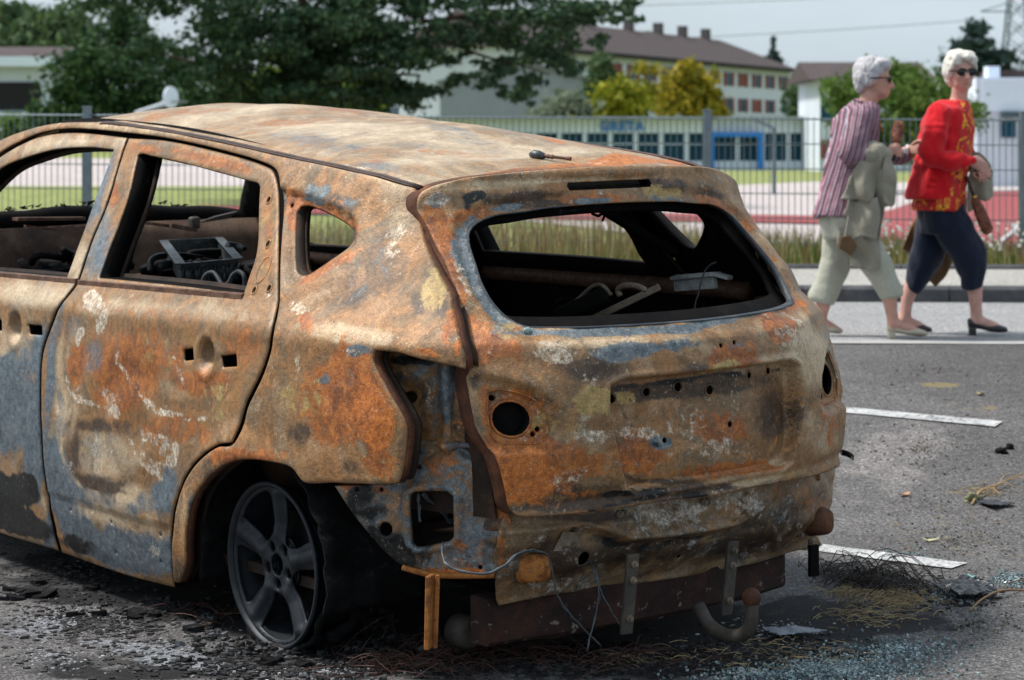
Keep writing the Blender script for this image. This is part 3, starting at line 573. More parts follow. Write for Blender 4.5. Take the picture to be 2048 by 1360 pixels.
# ---- roof
Yd = np.array([p[0] for p in sideYZ(L_RAIL)]); Zd = np.array([p[1] for p in sideYZ(L_RAIL)])
_o = np.argsort(Yd); Yd, Zd = Yd[_o], Zd[_o]
_yy = [-.9, -.43]+list(Yd[1:-3])+[1.75, 1.95, 2.1]; _zz = [1.21, 1.297]+list(Zd[1:-3])+[1.483, 1.455, 1.42]
def zedge(Y): return np.interp(Y, _yy, _zz)
def xedge(Y): return side_base(Y, zedge(Y))-.016
def roof3(P):
    X, Y = P[:, 0], P[:, 1]; s = X/xedge(Y); cr = np.interp(Y, [-.6, -.3, .3, 1.1, 1.8, 2.1], [.036, .048, .066, .064, .036, .02])
    z = zedge(Y)+cr*(1-np.abs(s)**2.2)-.010*sstep(.955, 1.0, np.abs(s))
    q = np.c_[X, Y, 0*X]; env = 1-sstep(.8, 1.0, np.abs(s))
    z += env*(.010*fbm(q*np.array([1.6, 2.4, 1])+4.4, 2)+.006*np.sin(X*9+Y*2.2+2*vnoise(q*1.7)))
    return np.c_[X, Y, z]
def roofXY(pts):
    def g(X, Y, Z): return -(Z-(zedge(Y)+np.interp(Y, [-.6, -.3, .3, 1.1, 1.8, 2.1], [.036, .048, .066, .064, .036, .02])*(1-np.clip(np.abs(X/xedge(Y)), 0, 1)**2.2)))
    return [tuple(hit(u, v, g)[:2]) for u, v in pts]
seamL = rearXZ([(842, 378), (870, 364), (930, 351), (1000, 343), (1100, 335), (1170, 333)])
seamXY = []
for (u, v) in [(842, 379), (870, 366), (930, 353), (1000, 345), (1090, 337)]:
    p = roofXY([(u, v)])[0]
    if p[0] < -.06: seamXY.append(p)
seamXY.append((0.0, seamXY[-1][1]-.01))
half = [(-xedge(y), y) for y in np.linspace(1.93, seamXY[0][1]+.03, 24)]
front = [(-.40, 1.985), (0, 2.0), (.40, 1.985)]
left = half+seamXY
out_roof = left+[(-x, y) for x, y in left[-2::-1]]+front[::-1]
roof = panel('roof', roof3, out_roof, [], .02, .006, [M['roofburnt'], M['inner']], car, B_ROOF, roofXY, False, roll=.006, inward=(0, 0, -1), seed=6, base=(.16, .10, .20, 0, .05, .42, .10, .05))
# roof ditch and burnt moulding each side
for sgn in (-1, 1):
    yv = np.linspace(1.75, seamXY[0][1]+.0, 40)
    bm = bmesh.new(); add_tube(bm, [(sgn*(side_base(y, zedge(y))-.010), y, zedge(y)-.016) for y in yv], .012, 6)
    bobj('roof_ditch', bm, M['soot'], car, True)
    yv = np.linspace(1.45, seamXY[0][1]+.02, 40); bm = bmesh.new()
    add_tube(bm, [(sgn*(side_base(y, zedge(y))-.012+.002*math.sin(y*23)), y, zedge(y)+.001) for y in yv], .006, 6)
    add_tube(bm, [(sgn*(side_base(y, zedge(y))-.001), y, zedge(y)-.001) for y in yv], .004, 6)
    bobj('roof_moulding', bm, M['seal'], car, True)
# aerial stub
ax = roofXY([(1082, 309)])[0]; az = roof3(np.array([ax]))[0]
ar = thing('x'); bpy.data.objects.remove(ar)
bm = bmesh.new(); d = Vector((.05, -.10, -.012)).normalized(); p0 = Vector(az)+Vector((-.012, .02, .012))
add_tube(bm, [p0-d*.012, p0, p0+d*.02, p0+d*.036], [.006, .015, .014, .008], 10)
bobj('aerial_base', bm, M['steelgrey'], car, True)
bm = bmesh.new(); add_tube(bm, [p0+d*(.036+.004*i) for i in range(22)], [.006 if i % 3 else .0075 for i in range(8)]+[.0045]*10+[.006]*4, 8)
bobj('aerial_mast', bm, M['strip'], car, True)
# ---- tailgate
INY = (0, 1, 0)
def mir(l): return list(l)+[(-x, z) for x, z in reversed(l) if abs(x) > .012]
hL = rearXZ([(1170, 337), (1090, 339), (1000, 347), (930, 356), (872, 371), (846, 384), (838, 396), (838, 421), (858, 456), (868, 478), (889, 520), (903, 556), (914, 578), (913, 600), (922, 645), (929, 680), (938, 710), (946, 756), (951, 799), (959, 841), (969, 873), (986, 898), (997, 926), (1012, 979), (1020, 1011), (1033, 1031), (1058, 1034), (1160, 1027), (1255, 1012)])
hL[0] = (0.0, hL[1][1]+.004); hL = [(min(x, 0), z) for x, z in hL]; hL[-1] = (-.16, hL[-1][1]); hL += [(0.0, hL[-1][1]-.004)]
xz_hatch = mir(hL); xz_hatch = [(x+(.013 if x > .3 and .80 < z < 1.06 else 0), z) for x, z in xz_hatch]
wL = rearXZ([(1290, 407), (1241, 407), (1185, 410), (1105, 417), (1055, 425), (998, 433), (962, 448), (948, 463), (946, 482), (953, 509), (961, 532), (972, 566), (988, 597), (1010, 624), (1038, 645), (1068, 654), (1160, 655), (1241, 652)])
wL = [p for p in wL if p[0] < -.03]
wL[0] = (wL[0][0], wL[0][1]); wL = [(0.0, wL[0][1]+.001)]+wL+[(0.0, wL[-1][1]-.002)]
xz_win = mir(wL)
SLOTC = (0.0, rearXZ([(1224, 370)])[0][1])
xz_slot = [(-.150, SLOTC[1]-.010), (-.156, SLOTC[1]), (-.150, SLOTC[1]+.010), (.150, SLOTC[1]+.010), (.156, SLOTC[1]), (.150, SLOTC[1]-.010)]
xz_lampL = rearXZ([(990, 786), (1011, 780), (1058, 790), (1090, 808), (1111, 841), (1114, 868), (1095, 886), (1053, 890), (1011, 888), (995, 870), (988, 830)])
xz_tailL = rearXZ([(930, 745), (950, 752), (1010, 764), (1070, 784), (1118, 822), (1132, 862), (1124, 890), (1098, 897), (1040, 897), (986, 900), (955, 850)])
LAMPC = rearXZ([(1042, 841)])[0]
xz_plate = [(-.345, .780), (-.30, .795), (.30, .795), (.345, .775), (.345, .70), (.318, .545), (.285, .508), (-.265, .500), (-.298, .520), (-.325, .60), (-.352, .72)]
def rear_disp(X, Z):
    P = np.c_[np.ravel(X), np.ravel(Z)]; x, z = P[:, 0], P[:, 1]; Pm = np.c_[-np.abs(x), z]
    d = np.zeros(len(x))
    d += .016*sstep(-.050, -.022, sdist(P, xz_win))*(1-.35*sstep(1.18, 1.22, z))       # glass flange
    d += .026*sstep(-.016, .012, sdist(Pm, xz_tailL))                               # lamp seat
    d += .016*sstep(-.004, .005, sdist(Pm, xz_lampL))
    pl = sdist(P, xz_plate)
    d += (.038+.024*sstep(.52, .76, z))*sstep(-.005, .006, pl)-.010*(1-sstep(0, .013, np.abs(pl+.013)))
    d += .010*sstep(-.012, .012, sdist(P, [(-.175, SLOTC[1]-.022), (-.175, SLOTC[1]+.022), (.175, SLOTC[1]+.022), (.175, SLOTC[1]-.022)]))
    # buckled lower edge and pressed swage above the plate
    q = np.c_[x, 0*x, z]
    d += .0034*fbm(q*np.array([3.0, 1, 5.0])+8.8, 3)+.0018*fbm(q*14, 2)
    d += .008*np.exp(-((z-.49)/.016)**2)*(1+.6*np.sin(x*13))-.006*np.exp(-((z-.455)/.02)**2)
    d += .010*np.exp(-((z-.845)/.030)**2)*sstep(.34, .55, np.abs(x))
    d -= .010*np.exp(-((z-1.335)/.02)**2)
    return d.reshape(np.shape(X))
def rear3(P): return np.c_[P[:, 0], rear_base(P[:, 0], P[:, 1])+rear_disp(P[:, 0], P[:, 1]), P[:, 1]]
def rear3off(k): return lambda P: np.c_[P[:, 0], rear_base(P[:, 0], P[:, 1])+k, P[:, 1]]
lampholes = [circ(LAMPC, .045, 20), circ((-LAMPC[0], LAMPC[1]), .045, 20)]
pins = [(-.305, .742, .011), (-.20, .752, .011), (-.095, .757, .012), (.02, .738, .012), (.175, .765, .009), (.262, .768, .010), (-.15, .620, .006), (.085, .640, .007), (.02, .862, .005), (.07, .866, .005)]
lampsmall = []
for s in (-1, 1):
    for (u, v, r) in ((1003, 799, .007), (1086, 872, .006), (1096, 862, .006)):
        x, z = rearXZ([(u, v)])[0]; lampsmall.append(circ((x if s < 0 else -x, z), r, 9))
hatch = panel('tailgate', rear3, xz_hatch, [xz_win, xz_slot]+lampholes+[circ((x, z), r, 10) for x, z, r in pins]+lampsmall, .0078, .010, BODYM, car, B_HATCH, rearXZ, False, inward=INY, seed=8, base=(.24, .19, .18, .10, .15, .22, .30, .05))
reveal('window_reveal', rear3off(0), grow(xz_win, .002), .014, .045, INY, M['dkblue'], hatch)
panel('inner_frame', rear3off(.075), grow(xz_hatch, -.035), [grow(xz_win, -.022)], .03, .012, [M['soot'], M['soot']], hatch, flip=False, roll=0, inward=INY)
reveal('edge_flange', rear3, grow(xz_hatch, -.003), .005, .06, INY, M['rustbr'], hatch, .03)
reveal('slot_reveal', rear3, grow(xz_slot, .001), .003, .05, INY, M['soot'], hatch, .02)
for h in lampholes: reveal('lamp_hole_reveal', rear3, h, .002, .03, INY, M['soot'], hatch, .02)
def rearring(c, r, tube, parent, mat=M['burnt'], out=.0, name='hole_rim'):
    bm = bmesh.new(); n = 18; P = np.array(circ(c, r, n)); V = rear3(P); rs = []
    for i in range(n):
        ctr = Vector(V[i]); rad = Vector((math.cos(2*math.pi*i/n), 0, math.sin(2*math.pi*i/n)))
        rs.append([bm.verts.new(ctr+rad*tube*math.cos(a)+Vector((0, -1, 0))*(tube*.7*math.sin(a)+out)) for a in np.linspace(0, 2*math.pi, 7)[:-1]])
    for i in range(n):
        a, b_ = rs[i], rs[(i+1) % n]
        for j in range(6): bm.faces.new((a[j], b_[j], b_[(j+1) % 6], a[(j+1) % 6]))
    o = bobj(name, bm, mat, parent, True)
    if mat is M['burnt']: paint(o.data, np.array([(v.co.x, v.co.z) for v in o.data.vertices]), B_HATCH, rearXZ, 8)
    return o
for x, z, r in pins[:6]: rearring((x, z), r*1.25, .0035, hatch)
for s in (-1, 1):
    rearring((s*abs(LAMPC[0]), LAMPC[1]), .047, .004, hatch)
    lp = smooth_loop([(-s*x, z) for x, z in xz_lampL], .01); V = rear3(lp); bm = bmesh.new(); add_tube(bm, [Vector(q) for q in V]+[Vector(V[0])], .0028, 6, False)
    o = bobj('lamp_seat_rim', bm, M['burnt'], hatch, True); paint(o.data, np.array([(q.co.x, q.co.z) for q in o.data.vertices]), [], rearXZ, 8, (.6, .3, 0, 0, 0, .2, .3, 0))
# melted glass bead left on the window flange
gm, gnt, gb = new_mat('melted_glass'); gb.inputs['Base Color'].default_value = (.45, .62, .62, 1); gb.inputs['Roughness'].default_value = .15; gb.inputs['Transmission Weight'].default_value = .5
bm = bmesh.new(); gx = rearXZ([(1059, 661)])[0]; gp = Vector(rear3(np.array([gx]))[0])
bmesh.ops.create_icosphere(bm, subdivisions=2, radius=1)
for v_ in bm.verts: v_.co = Vector((v_.co.x*.013, v_.co.y*.008, v_.co.z*.009))*(1+.25*mnoise.noise(v_.co*2)) + gp+Vector((0, -.004, 0))
bobj('melted_glass', bm, gm, hatch, True)

# ---- rear corners behind the lamps: pocket, pillar and lower plate
class Plane:                                   # upright plane through two plan points (left-hand side of the car)
    def __init__(s, a, b): s.a = np.array(a, float); s.b = np.array(b, float); s.t = (s.b-s.a)/np.linalg.norm(s.b-s.a); s.n = np.array([s.t[1], -s.t[0]])
    def to2d(s, pts):
        out = []
        for u, v in pts:
            P = hit(u, v, lambda X, Y, Z: -((X-s.a[0])*s.n[0]+(Y-s.a[1])*s.n[1])*np.sign(s.n[1]*-1 if False else 1))
            out.append(((P[:2]-s.a)@s.t, P[2]))
        return out
    def surf(s, depth=None):
        def f(P):
            d = depth(P) if depth is not None else 0*P[:, 0]
            return np.c_[s.a[0]+s.t[0]*P[:, 0]-s.n[0]*d, s.a[1]+s.t[1]*P[:, 0]-s.n[1]*d, P[:, 1]]
        return f
PLC = Plane((-.795, -.50), (-.575, -.80))
if PLC.n[1] > 0 or PLC.n[0] > 0: PLC.n = -PLC.n if (PLC.n[0]+PLC.n[1]) > 0 else PLC.n
INC = (-PLC.n[0], -PLC.n[1], 0)
lo_out = PLC.to2d([(668, 972), (720, 968), (790, 964), (812, 930), (818, 880), (850, 880), (905, 890), (940, 905), (962, 950), (985, 1010), (1000, 1050), (1022, 1056), (1024, 1075), (995, 1080), (990, 1154), (930, 1156), (873, 1154), (806, 1134), (757, 1092), (709, 1032)])
lo_hole = PLC.to2d([(824, 992), (834, 983), (896, 983), (907, 992), (907, 1072), (898, 1082), (836, 1094), (825, 1086)])
lo_r = circ(PLC.to2d([(772, 1058)])[0], .017, 14)
lo_clips = [circ(PLC.to2d([p])[0], .005, 8) for p in [(715, 978), (763, 979), (836, 904), (838, 935), (960, 1135), (970, 895)]]
def lo_depth(P):
    d = -.014*(1-sstep(.004, .016, np.abs(sdist(P, lo_hole)+.012)))-.008*(1-sstep(.0, .010, np.abs(np.hypot(P[:, 0]-np.mean([p[0] for p in lo_r]), P[:, 1]-np.mean([p[1] for p in lo_r]))-.024)))
    return d+.006*fbm(np.c_[P*6, 0*P[:, 0]], 3)
corner = panel('corner_plate', PLC.surf(lo_depth), lo_out, [lo_hole, lo_r]+lo_clips, .010, .006, [M['burnt'], M['soot']], car, [(0, 880, 930, 60, 40, 0, .5), (7, 975, 1000, 30, 60, 0, .6), (7, 900, 1146, 120, 14, 0, .6), (0, 740, 974, 60, 12, 0, .7), (3, 790, 1100, 60, 30, 30, .35), (3, 720, 1010, 30, 40, 0, .3), (6, 960, 1110, 50, 40, 0, .5), (0, 940, 1100, 40, 50, 0, .4)], PLC.to2d, flip=False, inward=INC, base=(.16, .05, .52, .36, 0, 0, .48, .02))
# the crimped orange edges of that plate
def edge_strip(name, px, pl, wdt, mat, parent, out=.004):
    c = pl.to2d(px); bm = bmesh.new(); pts = crom([Vector((*p, 0)) for p in c], 4)
    V = pl.surf()(np.array([(p.x, p.y) for p in pts])); o = Vector((pl.n[0], pl.n[1], 0))*out
    add_tube(bm, [Vector(v)+o for v in V], wdt, 6); return bobj(name, bm, mat, parent, True)
edge_strip('lower_flange', [(806, 1134), (873, 1150), (990, 1150)], PLC, .008, M['orange'], corner)
PLK = Plane((-.74, -.50), (-.560, -.79))
if (PLK.n[0]+PLK.n[1]) > 0: PLK.n = -PLK.n
INK = (-PLK.n[0], -PLK.n[1], 0)
pk_out = PLK.to2d([(730, 690), (800, 695), (880, 715), (950, 735), (965, 830), (1000, 900), (1010, 960), (1030, 1060), (990, 1060), (940, 920), (900, 910), (800, 960), (790, 900), (800, 850), (770, 790), (740, 730)])
pk_hole = circ(PLK.to2d([(817, 796)])[0], .015, 12)
def pk_depth(P):
    q = np.c_[P*11, 0*P[:, 0]+2]; d = .022*fbm(q, 3)
    c1 = np.array(PLK.to2d([(900, 800)])[0]); d += -.030*np.exp(-((P[:, 0]-c1[0])/.022)**2)
    d += .035*np.exp(-(np.hypot(P[:, 0]-pk_hole[0][0], P[:, 1]-pk_hole[0][1])/.035)**2)
    z0 = PLK.to2d([(850, 885)])[0][1]; d += -.03*np.exp(-((P[:, 1]-z0)/.014)**2)
    return d
pocket = panel('lamp_pocket', PLK.surf(pk_depth), pk_out, [pk_hole], .009, .006, [M['burnt'], M['soot']], car, [(0, 770, 760, 30, 50, 0, .6), (3, 830, 720, 80, 16, 0, .5), (3, 800, 800, 20, 30, 0, .4), (2, 900, 800, 20, 70, 0, .6), (1, 860, 790, 24, 40, 0, .36), (0, 820, 900, 30, 50, 0, .6), (6, 930, 850, 26, 110, 0, .6)], PLK.to2d, flip=False, inward=INK, base=(.26, .12, .40, .24, .08, 0, .45, .02))
# pillar between pocket and tailgate
pl_px = PLK.to2d([(925, 745), (955, 760), (968, 850), (1000, 915), (1018, 1000), (1032, 1058), (960, 1060), (930, 960), (905, 900), (912, 800)])
panel('rear_pillar', PLK.surf(lambda P: -.022+.008*fbm(np.c_[P*9, 0*P[:, 0]+5], 2)), pl_px, [], .012, .02, [M['burnt'], M['rustbr']], car, [(7, 1000, 980, 30, 80, 0, .6), (3, 930, 800, 20, 60, 0, .3)], PLK.to2d, flip=False, inward=INK, base=(.42, .04, .12, .20, 0, 0, .6, .20))
for o in [x for x in car.children if x.name.split('.')[0] in ('corner_plate', 'lamp_pocket', 'rear_pillar')]:
    c = mirror_copy(o, car)
    for ch in list(o.children): mirror_copy(ch, c)
# hanging lower bracket at each side
def carpt(u, v, Y=None, X=None, Z=None):
    d = CM.T@pxray(u, v)
    t = ((Y-RO[1])/d[1]) if Y is not None else ((X-RO[0])/d[0]) if X is not None else ((Z-RO[2])/d[2])
    return Vector(RO+t*d)
bm = bmesh.new(); a = carpt(861, 1150, Y=-.70); b_ = carpt(857, 1297, Y=-.70)
add_bar(bm, a, b_, .040, .014, up=(.6, -.8, 0)); add_bar(bm, a+Vector((-.016, -.010, 0)), b_+Vector((-.014, -.010, 0)), .006, .012, up=(.6, -.8, 0)); add_bar(bm, a+Vector((.016, -.010, 0)), b_+Vector((.014, -.010, 0)), .006, .012, up=(.6, -.8, 0))
lb = bobj('hanging_bracket', bm, M['orange'], car); bv = lb.modifiers.new('b', 'BEVEL'); bv.width = .002
bm = bmesh.new(); add_bar(bm, carpt(1627, 1090, Y=-.78), carpt(1627, 1152, Y=-.78), .034, .012, up=(0, -1, 0)); bobj('hanging_bracket', bm, M['soot'], car)

# ---- rear cross panel under the tailgate (buckled), crash beam, tow bar
def panel_base(X, Z):
    return -(np.interp(Z, [.1, .22, .30, .40, .5], [.775, .80, .865, .885, .875])-.10*(np.abs(X)/.62)**2.5)
def cpXZ(pts): return [tuple(hit(u, v, lambda X, Y, Z: Y-panel_base(X, Z))[[0, 2]]) for u, v in pts]
cp_out = cpXZ([(1000, 1040), (992, 1064), (989, 1117), (994, 1170), (1001, 1212), (1053, 1201), (1117, 1193), (1200, 1190), (1239, 1185), (1319, 1170), (1441, 1151), (1483, 1140), (1541, 1119), (1594, 1101), (1626, 1098), (1643, 1090)])
cp_out += [(.62, .275), (.69, .33), (.725, .40), (.73, .50), (-.56, .50)]
cp_curve = cpXZ([(1160, 1052), (1215, 1068), (1260, 1086), (1330, 1080), (1420, 1066), (1470, 1055), (1500, 1035), (1540, 1010)])
cp_holes = [circ(cpXZ([(1177, 1120)])[0], .018, 14), circ(cpXZ([(1584, 1075)])[0], .008, 10), circ(cpXZ([(1374, 1117)])[0], .006, 8)]
def cp_disp(P):
    x, z = P[:, 0], P[:, 1]; q = np.c_[x*4, 0*x, z*7]
    d = .016*fbm(q, 3)+.005*fbm(q*3.3, 2)
    zc = np.interp(x, [p[0] for p in cp_curve], [p[1] for p in cp_curve], left=.40, right=.47)
    low = sstep(.012, -.012, z-zc) if False else 1-sstep(-.014, .014, z-zc)
    d += .042*low*sstep(-.5, -.2, x)*(1-sstep(.22, .40, x))-.010*np.exp(-((z-zc-.012)/.008)**2)
    for (u, v, L, sg) in CROSS:                              # pressed X ribs
        for s in (1, -1):
            dx, dz = x-u, z-v; along = (dx+s*dz)/1.414; across = (dx-s*dz)/1.414
            d += -.018*np.exp(-(across/.0062)**2)*(1-sstep(L*.7, L, np.abs(along)))
    return d
CROSS = [(*cpXZ([(1338, 1036)])[0], .05, 1), (*cpXZ([(1478, 1012)])[0], .055, 1), (*cpXZ([(1545, 1080)])[0], .06, 1)]
def cp3(P): return np.c_[P[:, 0], panel_base(P[:, 0], P[:, 1])+cp_disp(P), P[:, 1]]
B_CP = [(3, [(1150, 1062), (1215, 1078), (1260, 1096), (1330, 1092), (1420, 1078), (1480, 1064)], 8, .40), (3, 1330, 1120, 130, 26, -8, .30), (6, 1300, 1110, 160, 30, -8, .4), (6, 1100, 1120, 110, 60, 0, .45), (1, 1340, 1020, 90, 40, 0, .34), (1, 1480, 1010, 60, 30, 0, .34), (1, 1150, 1170, 120, 16, -5, .3), (0, 1000, 1110, 18, 70, 0, .5), (6, 1540, 1060, 90, 50, -20, .35), (0, 1650, 1020, 36, 50, 0, .5), (6, 1180, 1035, 120, 14, 0, .6), (5, 1250, 1030, 120, 20, -5, .35), (3, 1190, 1150, 30, 20, 0, .3)]
cpan = panel('rear_cross_panel', cp3, cp_out, cp_holes, .0075, .006, [M['ashburnt'], M['soot']], car, B_CP, cpXZ, flip=False, inward=INY, seed=14, base=(.02, .28, .26, .06, 0, .36, .40, 0))
def cpat(u, v, out=0.0):
    P = cp3(np.array(cpXZ([(u, v)])))[0]; return Vector(P)+Vector((0, -out, 0))
# domes left by the bumper absorbers
def dome(name, u, v, r, h, mat, sq=.8):
    c = cpat(u, v); bm = bmesh.new(); n = 20
    prof = [(1.12, 0), (1.0, .12), (.97, .55), (.86, .85), (.55, 1.0), (0.001, 1.04)]; rings = []
    for pr_, hh in prof:
        ring = []
        for j in range(n):
            a = 2*math.pi*j/n; cx, sx = math.cos(a), math.sin(a)
            k = (abs(cx)**4+abs(sx)**4)**-.25*sq+(1-sq)
            ring.append(bm.verts.new(c+Vector((cx*k*r*pr_, .012-h*hh, sx*k*r*pr_))*1.0+Vector((.008*hh, 0, -.004*hh))))
        rings.append(ring)
    for a, b_ in zip(rings, rings[1:]):
        for j in range(n): bm.faces.new((a[j], b_[j], b_[(j+1) % n], a[(j+1) % n]))
    o = bobj(name, bm, mat, car, True); return o
dome('absorber_dome', 1062, 1134, .038, .055, M['orange']); dome('absorber_dome', 1630, 1040, .042, .045, M['dome'], .65)
bm = bmesh.new()
for (u, v) in [(1588, 1050), (1595, 1068), (1616, 1083), (1240, 1028), (1250, 1026), (1402, 1003), (1412, 1002)]:
    p = cpat(u, v, .004); add_lathe(bm, [(.010, -.004), (.010, .004), (.006, .006), (.006, .012), (.001, .013)], Matrix.Translation(p) @ Matrix.Rotation(R_(90), 4, 'X'), 8)
bobj('panel_studs', bm, M['panel'], cpan)
# stuck paper-like scrap
bm = bmesh.new(); sc4 = [cpat(*p, .006) for p in [(1122, 1062), (1174, 1069), (1162, 1103), (1106, 1102)]]
vs_ = [bm.verts.new(p+Vector((0, -.006*i % .01, 0))) for i, p in enumerate(sc4)]; bm.faces.new(vs_); bmesh.ops.subdivide_edges(bm, edges=bm.edges, cuts=4, use_grid_fill=True)
for v_ in bm.verts: v_.co.y += .004*mnoise.noise(v_.co*60)
sc_o = bobj('stuck_flake', bm, M['panel'], cpan); sc_o.modifiers.new('s', 'SOLIDIFY').thickness = .002
# crash beam: closed box section
bm = bmesh.new(); bx_ = np.linspace(-.555, .535, 12); rings = []
for i, x in enumerate(bx_):
    y = -.735+.05*(abs(x)/.55)**2; e = .012*math.sin(i*1.9)
    rings.append([bm.verts.new(p) for p in ((x, y, .088+e*.3), (x, y-.012, .10), (x, y-.012, .20), (x, y, .215), (x, y+.07, .215), (x, y+.07, .088))])
for a, b_ in zip(rings, rings[1:]):
    for j in range(6): bm.faces.new((a[j], b_[j], b_[(j+1) % 6], a[(j+1) % 6]))
bm.faces.new(rings[0]); bm.faces.new(rings[-1][::-1])
bobj('crash_beam', bm, M['beam'], car)
# tow bar with ball
hz = carpt(1503, 1195, X=0.03); bm = bmesh.new()
bp = [(1503, 1195, .0), (1500, 1222, .0), (1494, 1250, .0), (1480, 1268, .005), (1455, 1277, .03), (1420, 1278, .07), (1392, 1274, .11), (1368, 1262, .16), (1350, 1235, .20), (1344, 1200, .22)]
tp = [Vector((0.03, carpt(u, v, X=.03).y if i < 5 else hz.y+dy, carpt(u, v, X=.03).z)) for i, (u, v, dy) in enumerate(bp)]
tp2 = [hz+Vector((0, 0, 0)), hz+Vector((0, 0, -.035)), hz+Vector((0, .005, -.07)), hz+Vector((-.002, .025, -.098)), hz+Vector((-.01, .06, -.112)), hz+Vector((-.01, .11, -.112)), hz+Vector((-.01, .16, -.095)), hz+Vector((-.01, .20, -.05))]
add_tube(bm, crom(tp2, 6), .0185, 12); tb = bobj('tow_bar', bm, M['bracket'], car, True)
bm = bmesh.new(); bmesh.ops.create_uvsphere(bm, u_segments=20, v_segments=14, radius=.026)
bmesh.ops.transform(bm, matrix=Matrix.Translation(hz), verts=bm.verts); bobj('tow_ball', bm, M['dome'], tb, True)
def flat_bracket(a, b_, y0, y1):
    pa, pb = carpt(*a, Y=y0), carpt(*b_, Y=y1); bm = bmesh.new(); add_bar(bm, pa, pb, .040, .010, up=(0, -1, 0), bev=.002)
    o = bobj('tow_bracket', bm, M['bracket'], car); bm = bmesh.new()
    for k in (.12, .32, .8):
        p = pa.lerp(pb, k); add_lathe(bm, [(.010, 0), (.010, .006), (.006, .007), (.006, .014), (.001, .015)], Matrix.Translation(p+Vector((0, -.006, 0))) @ Matrix.Rotation(R_(90), 4, 'X'), 8)
    bobj('bolts', bm, M['panel'], o)
flat_bracket((1266, 1108), (1252, 1268), -.90, -.88); flat_bracket((1466, 1082), (1452, 1230), -.90, -.88)
# exhaust silencer end
bm = bmesh.new(); e0 = carpt(946, 1268, Y=-.52)
add_lathe(bm, [(.001, -.004), (.030, -.004), (.042, .006), (.046, .02), (.046, .07), (.001, .07)], Matrix.Translation(e0) @ Matrix.Rotation(R_(-90), 4, 'X'), 20)
bobj('exhaust', bm, M['bracket'], car, True)
# loose wiring
def wire(name, pts, r=.003, mat=M['wire'], parent=car, jit=.004, strands=2):
    bm = bmesh.new(); base = crom(pts, 8)
    for s in range(strands):
        add_tube(bm, [p+Vector((mnoise.noise(p*40+Vector((s*7, 0, 0))), mnoise.noise(p*40+Vector((0, s*7, 3))), mnoise.noise(p*40+Vector((5, 0, s*7)))))*jit for p in base], r, 5)
    return bobj(name, bm, mat, parent, True)
wire('loose_wire', [carpt(887, 1085, Y=-.72), carpt(885, 1105, Y=-.76), carpt(893, 1128, Y=-.80), carpt(925, 1143, Y=-.84), carpt(965, 1147, Y=-.88), carpt(1005, 1133, Y=-.90), carpt(1035, 1108, Y=-.90), carpt(1065, 1100, Y=-.895)])
wire('loose_wire', [carpt(1065, 1100, Y=-.895), carpt(1095, 1110, Y=-.90), carpt(1106, 1150, Y=-.90), carpt(1120, 1200, Y=-.90), carpt(1160, 1250, Y=-.90), carpt(1200, 1290, Y=-.90)], .002)
wire('loose_wire', [carpt(1177, 1122, Y=-.84), carpt(1190, 1142, Y=-.90), carpt(1198, 1190, Y=-.91), carpt(1190, 1235, Y=-.90), carpt(1173, 1300, Y=-.92)], .002)
wire('loose_wire', [carpt(1185, 1140, Y=-.88), carpt(1210, 1200, Y=-.91), carpt(1240, 1250, Y=-.92)], .002, strands=1)
wire('loose_wire', [carpt(845, 985, Y=-.60), carpt(870, 1010, Y=-.60), carpt(905, 1045, Y=-.60)], .004, strands=4, jit=.010)
wire('loose_wire', [carpt(838, 985, Y=-.60), carpt(840, 1045, Y=-.60)], .003, strands=2, jit=.006)
wire('loose_wire', [carpt(1033, 808, Y=-.80), carpt(1046, 835, Y=-.80), carpt(1078, 850, Y=-.80)], .004, strands=3, jit=.006)
# small coil spring at the far rear edge
bm = bmesh.new(); c0 = carpt(1682, 905, Y=-.72); d_ = Vector((.05, -.015, -.004)); 
add_tube(bm, [c0+d_*(i/90)+Vector((0, .005*math.cos(i*.9), .008*math.sin(i*.9)-.00002*i*i*.15)) for i in range(70)], .0016, 5); bobj('coil_spring', bm, M['soot'], car, True)
